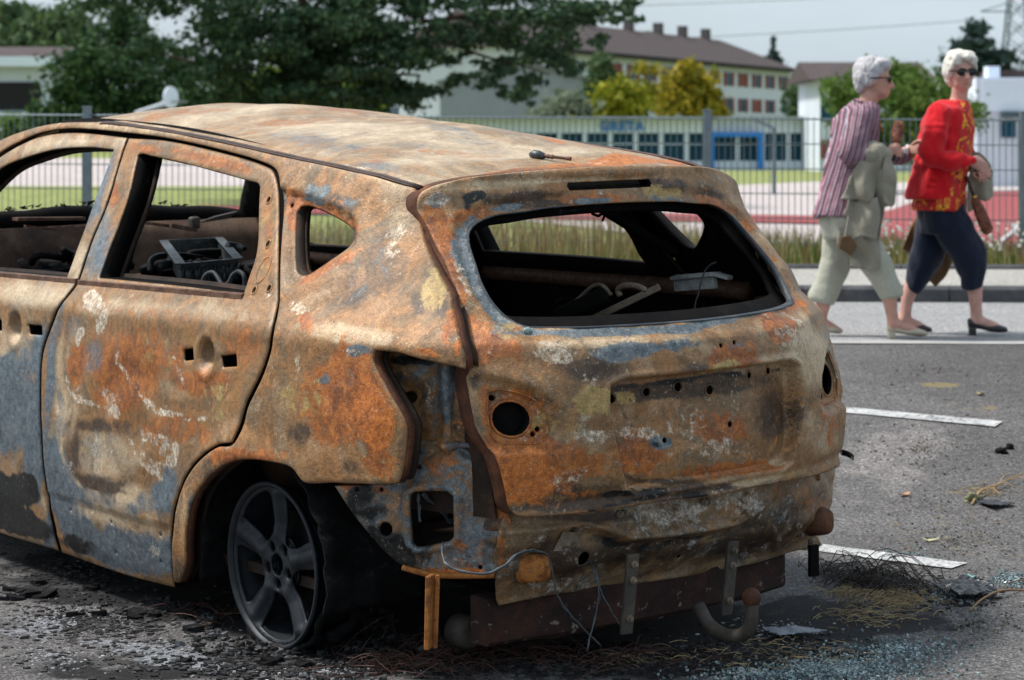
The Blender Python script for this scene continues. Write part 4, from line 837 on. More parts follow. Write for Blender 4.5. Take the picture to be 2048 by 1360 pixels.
# ---- wheels: bare scorched alloy rims, tyres burnt away
def build_wheel():
    wh = bpy.data.objects.new('wheel', None); lnk(wh, car); wh.location = (-.79, 0, .235)
    def pol(r, a): return (r*math.cos(R_(a)), r*math.sin(R_(a)))
    TH = [92+72*k for k in range(5)]          # local y,z angles, mirrored when seen from the left
    wins = []
    for t in TH:
        hw = lambda r: math.degrees(math.asin((.029+.013*(r-.07)/.135)/r))
        l = [pol(.080, t+36-4), pol(.080, t+36+4)]
        l += [pol(r, t+72-hw(r)) for r in (.10, .15, .195)]
        l += [pol(.207, a) for a in np.linspace(t+72-hw(.207)-1.5, t+hw(.207)+1.5, 6)]
        l += [pol(r, t+hw(r)) for r in (.195, .15, .10)]
        wins.append(l)
    lugs = [circ(pol(.057, t+36), .0125, 12) for t in TH]
    bore = circ((0, 0), .030, 20)
    def rs(P):
        r = np.hypot(P[:, 0], P[:, 1]); a = np.degrees(np.arctan2(P[:, 1], P[:, 0]))
        x = np.interp(r, [0, .03, .045, .075, .12, .19, .212, .235], [.018, .014, .016, .014, .022, .014, .006, .0])
        lug = np.min([np.hypot(P[:, 0]-pol(.057, t+36)[0], P[:, 1]-pol(.057, t+36)[1]) for t in TH], 0)
        x = x+.012*(1-sstep(.010, .020, lug))
        dev = np.min([np.abs((a-t+180) % 360-180) for t in TH], 0); lat = r*np.sin(np.radians(np.minimum(dev, 90)))
        x = x-.010*(1-sstep(0, .034, lat))*sstep(.06, .09, r)*(1-sstep(.20, .22, r))+.006*sstep(.01, .03, lat)*sstep(.07, .1, r)*(1-sstep(.2, .215, r))
        return np.c_[x, P]
    face = panel('rim_face', rs, circ((0, 0), .222, 64), wins+lugs+[bore], .0075, .022, [M['rim'], M['rim']], wh, flip=True, roll=.004, inward=(1, 0, 0), corner=60)
    bm = bmesh.new(); MX = Matrix.Rotation(R_(90), 4, 'Y')
    add_lathe(bm, [(.221, .004), (.226, -.006), (.233, -.008), (.237, -.003), (.236, .004), (.224, .010), (.222, .03), (.215, .05), (.205, .10), (.212, .18), (.232, .19)], MX, 64, True)
    add_lathe(bm, [(.216, .02), (.209, .05), (.198, .10), (.205, .18)], MX, 64, True)
    bobj('rim_barrel', bm, M['rim'], wh, True)
    bm = bmesh.new(); add_lathe(bm, [(.001, .075), (.145, .075), (.145, .09), (.001, .09)], MX, 40); add_lathe(bm, [(.001, .05), (.07, .05), (.075, .08)], MX, 24)
    bobj('brake_disc', bm, M['charcoal'], wh)
    # what is left of the tyre: a collapsed crust round the bottom and wires behind
    bm = bmesh.new(); n = 90
    for lay, (r0, x0, th) in enumerate(((.246, .03, .018), (.250, .11, .026), (.243, .17, .02))):
        rings = []
        for i in range(n+1):
            a = R_(-200+220*i/n); k = math.sin(math.pi*i/n)**.5
            q = Vector((math.cos(a)*3, math.sin(a)*3, lay*5))
            rr = r0+.020*mnoise.noise(q*1.5)*k; t = th*(.4+.9*abs(mnoise.noise(q*2.3)))*k+.002
            zz = max(rr*math.sin(a), -.232); sag = .05*max(0, -math.sin(a)-.6)
            c = Vector((x0-sag+.03*mnoise.noise(q), rr*math.cos(a)*(1+sag*2.2), zz)); rd = Vector((0, math.cos(a), math.sin(a)))
            rings.append([bm.verts.new(c+rd*t*math.cos(b_)+Vector((1, 0, 0))*(t*1.5)*math.sin(b_)+Vector((0, 0, max(0, -.236-c.z-rd.z*t*math.cos(b_))))) for b_ in np.linspace(0, 2*math.pi, 9)[:-1]])
        for a_, b_ in zip(rings, rings[1:]):
            for j in range(8): bm.faces.new((a_[j], a_[(j+1) % 8], b_[(j+1) % 8], b_[j]))
    bobj('tyre_crust', bm, M['charcoal'], wh, True)
    return wh
wheel0 = build_wheel()
for (x, y, rz) in ((-.79, 2.63, 0), (.79, 0, math.pi), (.79, 2.63, math.pi)):
    c = wheel0.copy(); lnk(c, car); c.location = (x, y, .235); c.rotation_euler = (0, 0, rz)
    for ch in wheel0.children: lnk(ch.copy(), c)
# wheel wells, floor, sills
for sx in (-1, 1):
    for yy in (0, 2.63):
        bm = bmesh.new(); rings = []; wxs = np.linspace(.83 if yy < 1 else .815, .50, 12)
        for i in range(61):
            a = R_(-14+208*i/60); row = []
            for j, x in enumerate(wxs):
                q_ = Vector((x*9, math.cos(a)*4, math.sin(a)*4+sx)); k_ = .018*mnoise.noise(q_)+.020*mnoise.noise(q_*2.7)
                row.append(bm.verts.new((sx*x, yy+(.338+k_)*math.cos(a), .235+(.350+k_)*math.sin(a))))
            rings.append(row)
        for a, b_ in zip(rings, rings[1:]):
            for j in range(11): bm.faces.new((a[j], a[j+1], b_[j+1], b_[j]))
        bm.faces.new([r[11] for r in rings])
        o = bobj('wheel_well', bm, M['charcoal'], car, True); o.modifiers.new('s', 'SOLIDIFY').thickness = .006
    bm = bmesh.new(); add_box(bm, (sx*.775, 1.32, .175), (.085, 1.72, .13), bev=.015); bobj('sill', bm, M['soot'], car)
bm = bmesh.new(); add_box(bm, (0, 1.05, .20), (1.50, 2.5, .03)); add_box(bm, (0, -.42, .30), (1.0, .62, .03)); add_box(bm, (0, -.05, .42), (1.1, .16, .24), bev=.03); add_box(bm, (0, 1.4, .27), (.24, 1.8, .14), bev=.04)
bobj('floor_pan', bm, M['inner'], car)
bm = bmesh.new(); add_box(bm, (0, 0, .26), (1.1, .10, .10), bev=.03); add_box(bm, (-.35, -.35, .22), (.10, .7, .09), bev=.02); add_box(bm, (.35, -.35, .22), (.10, .7, .09), bev=.02); add_box(bm, (0, -.33, .20), (.5, .45, .12), bev=.05)
bobj('rear_axle', bm, M['soot'], car)
# inner rear wings (boot side walls), boot floor edge
for sx in (-1, 1):
    bm = bmesh.new(); v = [(.60, -.80, .45), (.70, -.42, .45), (.70, -.42, .92), (.66, -.66, .95), (.62, -.74, .90)]
    bm.faces.new([bm.verts.new((sx*a, b_, c)) for a, b_, c in v]); o = bobj('boot_wall', bm, M['inner'], car); o.modifiers.new('s', 'SOLIDIFY').thickness = .01
    bm = bmesh.new(); add_box(bm, (sx*.62, -.12, .58), (.22, .70, .32), bev=.09); bobj('wheel_tub', bm, M['inner'], car, True)
    # waist rail inside the far side of the cabin, catches light
    bm = bmesh.new(); add_tube(bm, crom([(sx*.745, -.35, .93), (sx*.755, .2, .93), (sx*.765, .9, .93), (sx*.765, 1.6, .93), (sx*.75, 2.3, .94)], 5), .030, 8)
    bobj('waist_rail', bm, M['strip'], car, True)
    bm = bmesh.new(); add_bar(bm, (sx*.71, 1.06, .22), (sx*.72, 1.07, .98), .10, .12, up=(1, 0, 0), bev=.02); add_bar(bm, (sx*.70, 1.06, .98), (sx*.545, 1.10, 1.38), .05, .06, up=(1, 0, 0), bev=.015)
    bobj('door_pillar', bm, M['soot'], car)
# roof bows and headers under the roof skin
bm = bmesh.new()
for y in (1.93, 1.2, .55, -.10):
    pts = [Vector((x*xedge(y)*.95, y, 0)) for x in np.linspace(-1, 1, 13)]
    for p in pts: p.z = roof3(np.array([(p.x, p.y)]))[0][2]-.03
    add_tube(bm, pts, .022, 6)
bobj('roof_bows', bm, M['soot'], car, True)
# ---- cowl, bulkhead, bonnet, nose
bm = bmesh.new()
def gridsurf(bm, f, us, vs):
    g = [[bm.verts.new(f(u, v)) for v in vs] for u in us]
    for i in range(len(us)-1):
        for j in range(len(vs)-1): bm.faces.new((g[i][j], g[i+1][j], g[i+1][j+1], g[i][j+1]))
gridsurf(bm, lambda u, v: (u, 2.34+.16*(1-(u/.74)**2)+.10*v+.02*mnoise.noise(Vector((u*3, v*3, 1))), .22+v*.87), np.linspace(-.74, .74, 25), np.linspace(0, 1, 10))
o = bobj('bulkhead', bm, rust_mat('scorched_bulkhead', [(.3, (.012, .008, .007)), (.46, (.07, .038, .026)), (.56, (.12, .075, .05)), (.75, (.03, .02, .017))], .8, 4.5), car, True); o.modifiers.new('s', 'SOLIDIFY').thickness = .006
bm = bmesh.new()
add_tube(bm, [Vector((x, 2.56+.10*(1-(x/.74)**2), 1.075+.045*(1-(x/.74)**2)-.004*math.sin(x*20))) for x in np.linspace(-.74, .74, 25)], .042, 8)
bobj('cowl', bm, M['soot'], car, True)
def bonnet_z(x, y): return 1.125+.03*(1-(x/.75)**2)-.075*((y-2.6)/.75)**1.6*1.0-(.05*abs(x/.75)**3) if y >= 2.6 else 1.125+.03*(1-(x/.75)**2)-(.05*abs(x/.75)**3)
bm = bmesh.new(); gridsurf(bm, lambda u, v: (u*(1-.13*v), 2.60+.06*(1-u*u)+v*.66, bonnet_z(u, 2.6+v*.66)+.006*mnoise.noise(Vector((u*4, v*4, 0)))), np.linspace(-.75, .75, 30), np.linspace(0, 1, 16))
o = bobj('bonnet', bm, M['ashpale'], car, True); o.modifiers.new('s', 'SOLIDIFY').thickness = .006
bm = bmesh.new()
for i in range(70):
    x = random.uniform(-.65, .65); y = 2.66+random.random()**2*.35; z = bonnet_z(x, y)+.012; s = random.uniform(.008, .03)
    v = [bm.verts.new((x+random.uniform(-s, s), y+random.uniform(-s, s), z+random.uniform(-.006, s*.7))) for k in range(4)]
    bm.faces.new(v); bm.faces.new([v[0], v[2], v[3]]) if False else None
o = bobj('char_flakes', bm, M['soot'], bpy.data.objects['bonnet'] if 'bonnet' in bpy.data.objects else car); o.modifiers.new('s', 'SOLIDIFY').thickness = .003
bm = bmesh.new(); gridsurf(bm, lambda u, v: (u*(.66-.0*v), 3.36-.20*(abs(u)**3)-.05*(2*v-1)**2+.03*v*0, .22+v*.80), np.linspace(-1, 1, 25), np.linspace(0, 1, 12))
o = bobj('front_panel', bm, [M['panel'], M['soot']], car, True); o.modifiers.new('s', 'SOLIDIFY').thickness = .01
bm = bmesh.new(); add_box(bm, (0, 2.9, .60), (.60, .50, .40), bev=.05); add_box(bm, (.1, 2.8, .84), (.35, .3, .10), bev=.03); bobj('engine', bm, M['soot'], car)
# ---- cabin remains
def ipt(u, v, X): return carpt(u, v, X=X)
# dash cross tube, column and burnt dash lumps
bm = bmesh.new(); add_tube(bm, crom([(-.70, 2.12, .90), (-.3, 2.08, .89), (.2, 2.08, .90), (.72, 2.14, .92)], 6), .03, 8)
add_tube(bm, [(-.36, 2.1, .88), (-.36, 1.85, .93), (-.36, 1.72, .97)], .022, 8); bobj('dash_beam', bm, M['rustbr'], car, True)
bm = bmesh.new(); pr_ = []
for i in range(36):
    c = Vector((random.uniform(-.68, .55), 2.02+random.uniform(-.10, .12), .90+random.uniform(-.03, .09))); r = random.uniform(.02, .06)
    pts = [c+Vector((random.uniform(-.14, .14), random.uniform(-.05, .05), random.uniform(-.03, .05))) for k in range(4)]
    add_tube(bm, crom(pts, 4), r*.35, 6)
bobj('melted_wiring', bm, M['charcoal'], car, True)
# slats of the burnt windscreen scuttle
bm = bmesh.new(); add_bar(bm, carpt(30, 438, Y=2.40), carpt(166, 437, Y=2.40), .05, .012); add_bar(bm, carpt(50, 452, Y=2.35), carpt(112, 460, Y=2.35), .02, .008); add_bar(bm, carpt(262, 442, Y=2.38), carpt(390, 459, Y=2.38), .012, .012); add_bar(bm, carpt(340, 451, Y=2.37), carpt(392, 460, Y=2.37), .022, .016)
bobj('scuttle_slats', bm, M['strip'], car)
bm = bmesh.new(); add_box(bm, carpt(388, 446, Y=2.40), (.04, .04, .05), bev=.01)
for k in range(4): add_bar(bm, carpt(400+9*k, 444-3*k, Y=2.42), carpt(455+6*k, 436-4*k, Y=2.42), .02, .006)
bobj('wiper_motor', bm, M['bracket'], car)
# open metal heater tray with perforated flanges
ZT = c2w(carpt(400, 500, X=-.05))[2]
def tpt(u, v, dz=0):
    d = CM.T@pxray(u, v); p0 = carpt(400, 500, X=-.05); t = (p0.z-RO[2])/d[2]; return Vector(RO+t*d)+Vector((0, 0, dz))
q = [tpt(*p) for p in ((327, 481), (438, 475), (476, 517), (361, 528))]
bm = bmesh.new(); n_ = (q[1]-q[0]).cross(q[3]-q[0]).normalized(); n_ = n_ if n_.z > 0 else -n_
def plate_holes(bm, a, b_, w_, holes):
    L = (b_-a).length; d = (b_-a)/L; s = d.cross(n_); xs = sorted([0, L]+[h*L+e for h in holes for e in (-.006, .006)])
    for i in range(len(xs)-1):
        if i % 2 == 0: add_bar(bm, a+d*xs[i], a+d*xs[i+1], w_, .003, up=n_)
    for e in (-1, 1): add_bar(bm, a+s*e*w_*.36, b_+s*e*w_*.36, w_*.28, .0032, up=n_)
for (a, b_, w_) in ((q[0], q[1], .026), (q[1], q[2], .034), (q[3], q[2], .028), (q[0], q[3], .034)): plate_holes(bm, a, b_, w_, [.2, .36, .68, .85])
cen = sum(q, Vector())/4
for a, b_ in ((q[0], q[1]), (q[1], q[2]), (q[2], q[3]), (q[3], q[0])):
    a2, b2 = a.lerp(cen, .06), b_.lerp(cen, .06); f = [a2, b2, b2-n_*.07, a2-n_*.07]; bm.faces.new([bm.verts.new(p) for p in f])
bm.faces.new([bm.verts.new(p.lerp(cen, .06)-n_*.07) for p in q])
tray = bobj('heater_tray', bm, M['steelgrey'], car); tray.modifiers.new('s', 'SOLIDIFY').thickness = .002
bm = bmesh.new()
for k in range(8):
    p = q[3].lerp(q[2], .02+k*.137)-n_*.018; add_tube(bm, [p+Vector((0, 0, 0)), p+Vector((-.012, -.012, -.012)), p+Vector((-.012, -.012, -.05))], .009, 8)
p = q[0].lerp(q[3], .45); pe = q[1].lerp(q[2], .5)
add_tube(bm, crom([p+Vector((-.02, 0, -.02)), p+Vector((-.06, -.01, -.02)), p+Vector((-.09, -.02, -.035)), p+Vector((-.10, -.03, -.07))], 5), .012, 8)
add_tube(bm, [p+Vector((0, -.01, -.05)), p+Vector((-.07, -.04, -.055))], .016, 10); add_tube(bm, [pe, pe+Vector((.05, .0, -.01))], .022, 10)
bobj('tray_pipes', bm, M['steelgrey'], tray, True)
# seat skeletons
def seat(x, y, back):
    bm = bmesh.new()
    for s in (-.2, .2):
        add_tube(bm, crom([(x+s, y+.22, .38), (x+s, y-.20, .36), (x+s*.95, y-.27, .50), (x+s*.85, y-.42, .50+back)], 5), .014, 8)
    for h in (.25, .6, .98): add_tube(bm, [(x-.19, y-.27-.15*h, .50+back*h), (x+.19, y-.27-.15*h, .50+back*h)], .010, 6)
    for s in (-.08, .08): add_tube(bm, [(x+s, y-.30, .55), (x+s, y-.40, .48+back)], .006, 6)
    for k in range(5): add_tube(bm, crom([(x-.18, y+.18-.08*k, .37), (x-.06, y+.16-.08*k, .36), (x+.06, y+.18-.08*k, .36), (x+.18, y+.16-.08*k, .37)], 4), .004, 5)
    bobj('seat_frame', bm, M['soot'], car, True)
seat(-.37, 1.45, .40); seat(.37, 1.45, .40)
Xs = -.50
pp = [ipt(u, v, Xs) for u, v in [(402, 588), (403, 570), (412, 550), (426, 545), (436, 556), (446, 571), (458, 565), (466, 550), (478, 543), (488, 552), (490, 575)]]
bm = bmesh.new(); add_tube(bm, crom(pp, 6), .0075, 8); bobj('seat_spring', bm, M['dkblue'], car, True)
bm = bmesh.new(); add_bar(bm, ipt(384, 586, Xs), ipt(492, 577, Xs), .03, .012); add_bar(bm, ipt(384, 596, Xs), ipt(492, 592, Xs), .02, .03); bobj('seat_rail', bm, M['dkblue'], car)
# boot clutter seen through the tailgate
bm = bmesh.new(); add_bar(bm, carpt(1135, 662, X=.12), carpt(1318, 574, X=.30), .05, .020, bev=.003); bobj('folded_seat_bar', bm, M['panel'], car)
bm = bmesh.new(); add_bar(bm, carpt(1115, 632, X=.05), carpt(1212, 588, X=.15), .07, .045, bev=.01); add_tube(bm, crom([carpt(u, v, X=.10) for u, v in [(1112, 640), (1108, 618), (1120, 602), (1140, 600), (1155, 612), (1157, 628)]], 5), .008, 7); bobj('jack', bm, M['soot'], car, True)
for pts, r in (([(1152, 602), (1170, 585), (1186, 572), (1205, 571), (1222, 590)], .006), ([(1240, 592), (1236, 580), (1250, 571), (1272, 572), (1290, 580)], .009)):
    bm = bmesh.new(); add_tube(bm, crom([carpt(u, v, X=.15) for u, v in pts], 6), r, 7); bobj('seat_loop', bm, M['panel'], car, True)
bm = bmesh.new(); a = carpt(1350, 556, X=.50); b_ = carpt(1432, 548, X=.52)
add_bar(bm, a, b_, .05, .012, bev=.002); add_bar(bm, carpt(1352, 566, X=.5), carpt(1430, 560, X=.52), .02, .05); add_bar(bm, carpt(1432, 548, X=.52), carpt(1460, 556, X=.53), .03, .01)
bobj('side_bracket', bm, M['ashpale'], car)
wire('loose_wire', [carpt(1432, 523, X=.5), carpt(1415, 535, X=.5), carpt(1404, 560, X=.48), carpt(1392, 600, X=.46), carpt(1384, 642, X=.45)], .0025, strands=1)
bm = bmesh.new(); a = carpt(1205, 418, X=.18); b_ = carpt(1290, 470, X=.35); c_ = carpt(1352, 503, X=.48)
add_bar(bm, a, b_, .030, .020, up=(0, -1, .3), bev=.004); add_bar(bm, b_, c_, .026, .014, up=(0, -1, .3), bev=.003); bobj('tailgate_strut', bm, M['soot'], car)
bm = bmesh.new(); add_tube(bm, [carpt(u, v, X=.16) for u, v in [(1186, 411), (1185, 428), (1197, 432), (1208, 424)]], .005, 6); add_tube(bm, [carpt(1211, 425, X=.17), carpt(1205, 442, X=.17)], .004, 5); bobj('strut_clip', bm, M['soot'], car)
# ================================================================== the place
def lot_z(x, y):
    z = CO[2]-((x-CO[0])*_U[0]+(y-CO[1])*_U[1])/_U[2]
    return z
SK = -.05                                               # the street runs nearly square to the view
def st(x, y0): return y0+SK*x
ROAD_Z = .362
def gz(x, y):                                           # ground height of car park and road
    x = np.asarray(x, float); y = np.asarray(y, float)
    t = y-SK*x
    a = lot_z(np.clip(x, -14, 14), np.clip(y, -2, 13)); b = ROAD_Z-.006*(t-12.1)
    k = sstep(7.6, 12.2, t)
    return a*(1-k)+b*k
def ghit(u, v):
    d = pxray(u, v); ts = np.linspace(3.5, 16.5, 3000); P = np.outer(ts, d)+np.array([0, 0, CAM_H])
    q = P[:, 2]-gz(P[:, 0], P[:, 1]); s = np.where((q[:-1] > 0) & (q[1:] <= 0))[0]
    i = s[0] if len(s) else np.argmin(np.abs(q)); return Vector(P[i])
def sheet(name, xs, ts, zf, mat, kind='structure', dz=0.0):
    X, T = np.meshgrid(xs, ts); Y = T+SK*X; Z = zf(X, Y, T)+dz
    V = np.c_[X.ravel(), Y.ravel(), Z.ravel()]; n = len(xs)
    F = [(j*n+i, j*n+i+1, (j+1)*n+i+1, (j+1)*n+i) for j in range(len(ts)-1) for i in range(n-1)]
    o = mobj(name, V, F, mat); o['kind'] = kind; return o
def asphalt(name, c0, c1, agg, zones=False, rough=.85):
    m, nt, b = new_mat(name); v = objvec(nt); L = nt.links.new
    n1 = noise(nt, v, .7, 6, .6, .4); n2 = noise(nt, v, 6, 6, .6); g = noise(nt, v, 95, 3, .8); g2 = noise(nt, v, 42, 4, .8)
    base = ramp(nt, mth(nt, 'ADD', mth(nt, 'MULTIPLY', n1, .7), mth(nt, 'MULTIPLY', n2, .3)), [(.35, c0), (.65, c1)])
    base = mixc(nt, 1.0, base, ramp(nt, g, [(.30, .15), (.5, .85), (.70, 2.3)]), 'MULTIPLY')
    base = mixc(nt, .6, base, mixc(nt, 1.0, base, ramp(nt, g2, [(.32, .30), (.68, 1.75)]), 'MULTIPLY'))
    base = mixc(nt, mth(nt, 'MULTIPLY', step_(nt, noise(nt, v, 75, 2, .6), .665, .70), .75), base, agg)
    if zones:
        A = nn(nt, 'ShaderNodeAttribute', attribute_name='PA'); s = nt.nodes.new('ShaderNodeSeparateColor'); L(A.outputs['Color'], s.inputs[0])
        B = nn(nt, 'ShaderNodeAttribute', attribute_name='PB'); sb = nt.nodes.new('ShaderNodeSeparateColor'); L(B.outputs['Color'], sb.inputs[0])
        nz = mth(nt, 'ADD', mth(nt, 'MULTIPLY', noise(nt, v, 5, 9, .72, .8), .6), mth(nt, 'MULTIPLY', noise(nt, v, 26, 8, .75), .4))
        def mk(w, amp, lo, hi): return step_(nt, mth(nt, 'ADD', w, mth(nt, 'MULTIPLY', mth(nt, 'SUBTRACT', nz, .5), amp)), lo, hi)
        base = mixc(nt, mth(nt, 'MULTIPLY', mk(s.outputs[2], 1.0, .2, .8), .7), base, mixc(nt, 1.0, base, (2.6, 2.5, 2.4), 'MULTIPLY'))      # paler patches; sunlight beside the car is painted in
        base = mixc(nt, mk(s.outputs[0], 1.7, .25, .72), base, ramp(nt, g2, [(.35, (.004, .004, .005)), (.62, (.016, .015, .015)), (.72, (.07, .07, .072))]))   # char
        base = mixc(nt, mk(s.outputs[1], 2.4, .42, .60), base, ramp(nt, g2, [(.3, (.07, .075, .085)), (.6, (.25, .26, .28)), (.75, (.42, .43, .45))]))        # ash
        base = mixc(nt, mk(sb.outputs[0], 2.0, .42, .62), base, (.20, .16, .085))                                                         # straw dust
    L(base, b.inputs['Base Color']); b.inputs['Roughness'].default_value = rough; b.inputs['Specular IOR Level'].default_value = .3
    bump(nt, b, mth(nt, 'ADD', g, mth(nt, 'MULTIPLY', g2, .8)), .8, .012); return m
xs = np.r_[np.linspace(-30, -4, 14), np.arange(-3.9, 4.6, .05), np.linspace(4.7, 34, 14)]
ts = np.r_[np.linspace(-10, 4.2, 8), np.arange(4.3, 12.12, .05)]
lot = sheet('car_park', xs, ts, lambda X, Y, T: gz(X, Y)+.002*fbm(np.stack([X*1.7, Y*1.7, 0*X], -1), 2), asphalt('worn_asphalt', (.085, .080, .080), (.150, .142, .140), (.42, .40, .37), True))
def gxy(pts): return [tuple(ghit(u, v)[:2]) for u, v in pts]
B_LOT = [(0, 700, 1240, 480, 130, 0, .75), (0, 1250, 1260, 620, 110, 0, .9), (0, 250, 1160, 420, 90, 8, .7), (0, 1560, 1250, 250, 60, -5, .6), (0, 1500, 1330, 400, 60, 0, .42), (0, 1920, 1190, 110, 30, 0, .55), (0, 400, 1330, 500, 40, 0, .5), (0, 1000, 1330, 500, 50, 0, .5), (1, 40, 1270, 200, 18, 4, .5), (0, 120, 1200, 160, 20, 6, .5), (0, 230, 1350, 200, 16, 0, .6), (1, 90, 1245, 140, 26, 6, .52), (1, 300, 1300, 190, 30, 4, .58), (1, 180, 1240, 60, 14, 0, .55), (1, 390, 1325, 120, 22, 0, .45), (1, 60, 1320, 120, 26, 0, .30), (1, 1560, 1255, 120, 22, 0, .30), (1, 1480, 1335, 200, 24, 0, .36), (1, 650, 1345, 220, 16, 0, .30),
 (2, 1790, 900, 170, 90, -12, .55), (2, 1720, 740, 260, 50, 0, .25), (4, 1890, 770, 60, 10, 0, .5), (4, 1960, 815, 80, 9, 0, .5), (4, 1800, 1200, 70, 26, 0, .5), (4, 1880, 770, 30, 6, 0, .4), (0, 1850, 1030, 200, 60, 0, .10)]
_lv = np.array([tuple(v.co) for v in lot.data.vertices])
_w = np.abs(_lv[:, 0]) < 4.6
paint(lot.data, _lv[:, :2]*1.0, B_LOT, gxy, 11)
# markings: thin painted sheets following the ground
def marking(px0, px1, wd):
    a, b_ = ghit(*px0), ghit(*px1); a, b_ = a.xy, b_.xy; d = (b_-a).normalized(); s = Vector((-d.y, d.x)); a = a-d*2.2
    L = (b_-a).length; n = max(4, int(L/.08)); V = []; F = []
    for i in range(n+1):
        for k in range(5):
            p = a+d*(L*i/n)+s*((k/4-.5)*wd*(1+.16*mnoise.noise(Vector((i*.9, k*3, 0))))); V.append((p.x, p.y, float(gz(p.x, p.y))+.0055))
    for i in range(n):
        for k in range(4): q = i*5+k; F.append((q, q+1, q+6, q+5))
    o = mobj('parking_line', V, F, M['paintwhite']); o['kind'] = 'structure'
pm, pnt, pb = new_mat('worn_white_paint'); _v = objvec(pnt)
_n = noise(pnt, _v, 55, 6, .75); _c = ramp(pnt, noise(pnt, _v, 9, 6, .6), [(.3, (.30, .30, .30)), (.7, (.54, .54, .54))])
pnt.links.new(mixc(pnt, step_(pnt, mth(pnt, 'ADD', mth(pnt, 'MULTIPLY', _n, .7), mth(pnt, 'MULTIPLY', noise(pnt, _v, 7, 5), .35)), .545, .60), _c, (.10, .095, .095)), pb.inputs['Base Color']); pb.inputs['Roughness'].default_value = .8; M['paintwhite'] = pm
marking((1700, 822), (1998, 850), .11); marking((1640, 1098), (1918, 1134), .11)
# road, kerb, pavement, edging, verge
far = np.linspace(-60, 60, 61)
road = sheet('road', far, np.linspace(12.12, 15.62, 10), lambda X, Y, T: gz(X, Y), asphalt('road_asphalt', (.27, .265, .265), (.36, .352, .352), (.5, .49, .48)), dz=-.002)
sheet('road', far, np.array([12.02, 12.2]), lambda X, Y, T: gz(X, Y), simple_mat('gutter_concrete', (.37, .36, .35), .85, 0, .2, 5), dz=.006)
KZ = ROAD_Z-.006*3.5
kerbm = rust_mat('dark_kerb_stone', [(.3, (.045, .046, .05)), (.55, (.075, .076, .08)), (.75, (.13, .13, .13))], .85, 7)
bm = bmesh.new()
def kerb(y0, y1, z0, z1, name, mat, seg=1.0):
    bm = bmesh.new()
    for i in range(-40, 40):
        x0, x1 = i*seg+.004, (i+1)*seg-.004
        pts = [(x0, st(x0, y0), z0), (x0, st(x0, y0), z1-.02), (x0, st(x0, y0)+.02, z1), (x0, st(x0, y1), z1), (x0, st(x0, y1), z0)]
        a = [bm.verts.new(p) for p in pts]; b_ = [bm.verts.new((x1, p[1]+SK*(x1-x0), p[2])) for p in pts]
        for j in range(5): bm.faces.new((a[j], b_[j], b_[(j+1) % 5], a[(j+1) % 5]))
        bm.faces.new(a[::-1]); bm.faces.new(b_)
    o = bobj(name, bm, mat); o['kind'] = 'structure'
kerb(15.58, 15.74, KZ-.15, KZ+.105, 'kerb', kerbm)
sheet('pavement', far, np.array([15.74, 16.6, 17.5]), lambda X, Y, T: 0*X+KZ+.100+.012*(T-15.7), asphalt('pavement_asphalt', (.34, .32, .295), (.44, .42, .385), (.5, .48, .45)))
kerb(17.48, 17.58, KZ+.0, KZ+.155, 'kerb_edging', kerbm)
VZ = KZ+.13
# land beyond the fence
def land_z(X, Y, T):
    z = np.interp(T, [17.5, 20, 30, 48, 90, 130, 900], [VZ, VZ-.03, .22, .05, 0, 0, -1])
    return z+1.35*sstep(45, 78, T)*(1-sstep(-4, 6, X))
tt = np.r_[17.5, 18, 19, 20, 23, 27, 30, 34, 38, 44, 50, 58, 66, 78, 90, 110, 140, 200, 300, 500, 900]
fx = np.r_[np.linspace(-700, -45, 12), np.linspace(-40, 40, 81), np.linspace(45, 700, 12)]
grassm = simple_mat('short_grass', (.22, .235, .065), .95, 0, .5, 3, .0, (.12, .155, .04))
sheet('ground', fx, tt, land_z, grassm)
def lhit(u, v, dz=0.0):
    d = pxray(u, v); ts = np.exp(np.linspace(math.log(17.7), math.log(300), 6000)); P = np.outer(ts, d)+np.array([0, 0, CAM_H])
    q = P[:, 2]-land_z(P[:, 0], P[:, 1], P[:, 1]-SK*P[:, 0])-dz; s = np.where((q[:-1] > 0) & (q[1:] <= 0))[0]
    return Vector(P[s[0]]) if len(s) else Vector(P[np.argmin(np.abs(q))])
def ground_patch(name, px, mat, dz, step=1.2):
    pts = [lhit(u, v)[:2] for u, v in px]; lo = np.min(pts, 0); hi = np.max(pts, 0)
    loop = smooth_loop(pts, 2.0, 70); gx, gy = np.meshgrid(np.arange(lo[0], hi[0], step), np.arange(lo[1], hi[1], step)); G = np.c_[gx.ravel(), gy.ravel()]
    G = G[pip(G, loop)]; G = G[pdist(G, loop) > step*.4] if len(G) else G
    P = np.r_[loop, G]; n = len(loop)
    vs, es, fs, *_ = delaunay_2d_cdt([Vector(p) for p in P], [(i, (i+1) % n) for i in range(n)], [], 0, 1e-5)
    V = np.array([tuple(v) for v in vs]); f = np.array([tuple(q) for q in fs]); f = f[pip(V[f].mean(1), loop)]
    Z = land_z(V[:, 0], V[:, 1], V[:, 1]-SK*V[:, 0])+dz
    o = mobj(name, np.c_[V, Z], f, mat); o['kind'] = 'structure'; return o
courtm = simple_mat('pale_court_surface', (.44, .385, .375), .9, 0, .12, .8)
trackm = simple_mat('red_running_track', (.27, .045, .045), .85, 0, .18, 2)
ground_patch('court', [(-500, 384), (0, 384), (500, 386), (1000, 440), (1640, 500), (1750, 505), (1790, 440), (1860, 398), (1960, 384), (2300, 376), (2300, 372), (1640, 364), (1000, 358), (500, 330), (200, 318), (-500, 316)], courtm, .02)
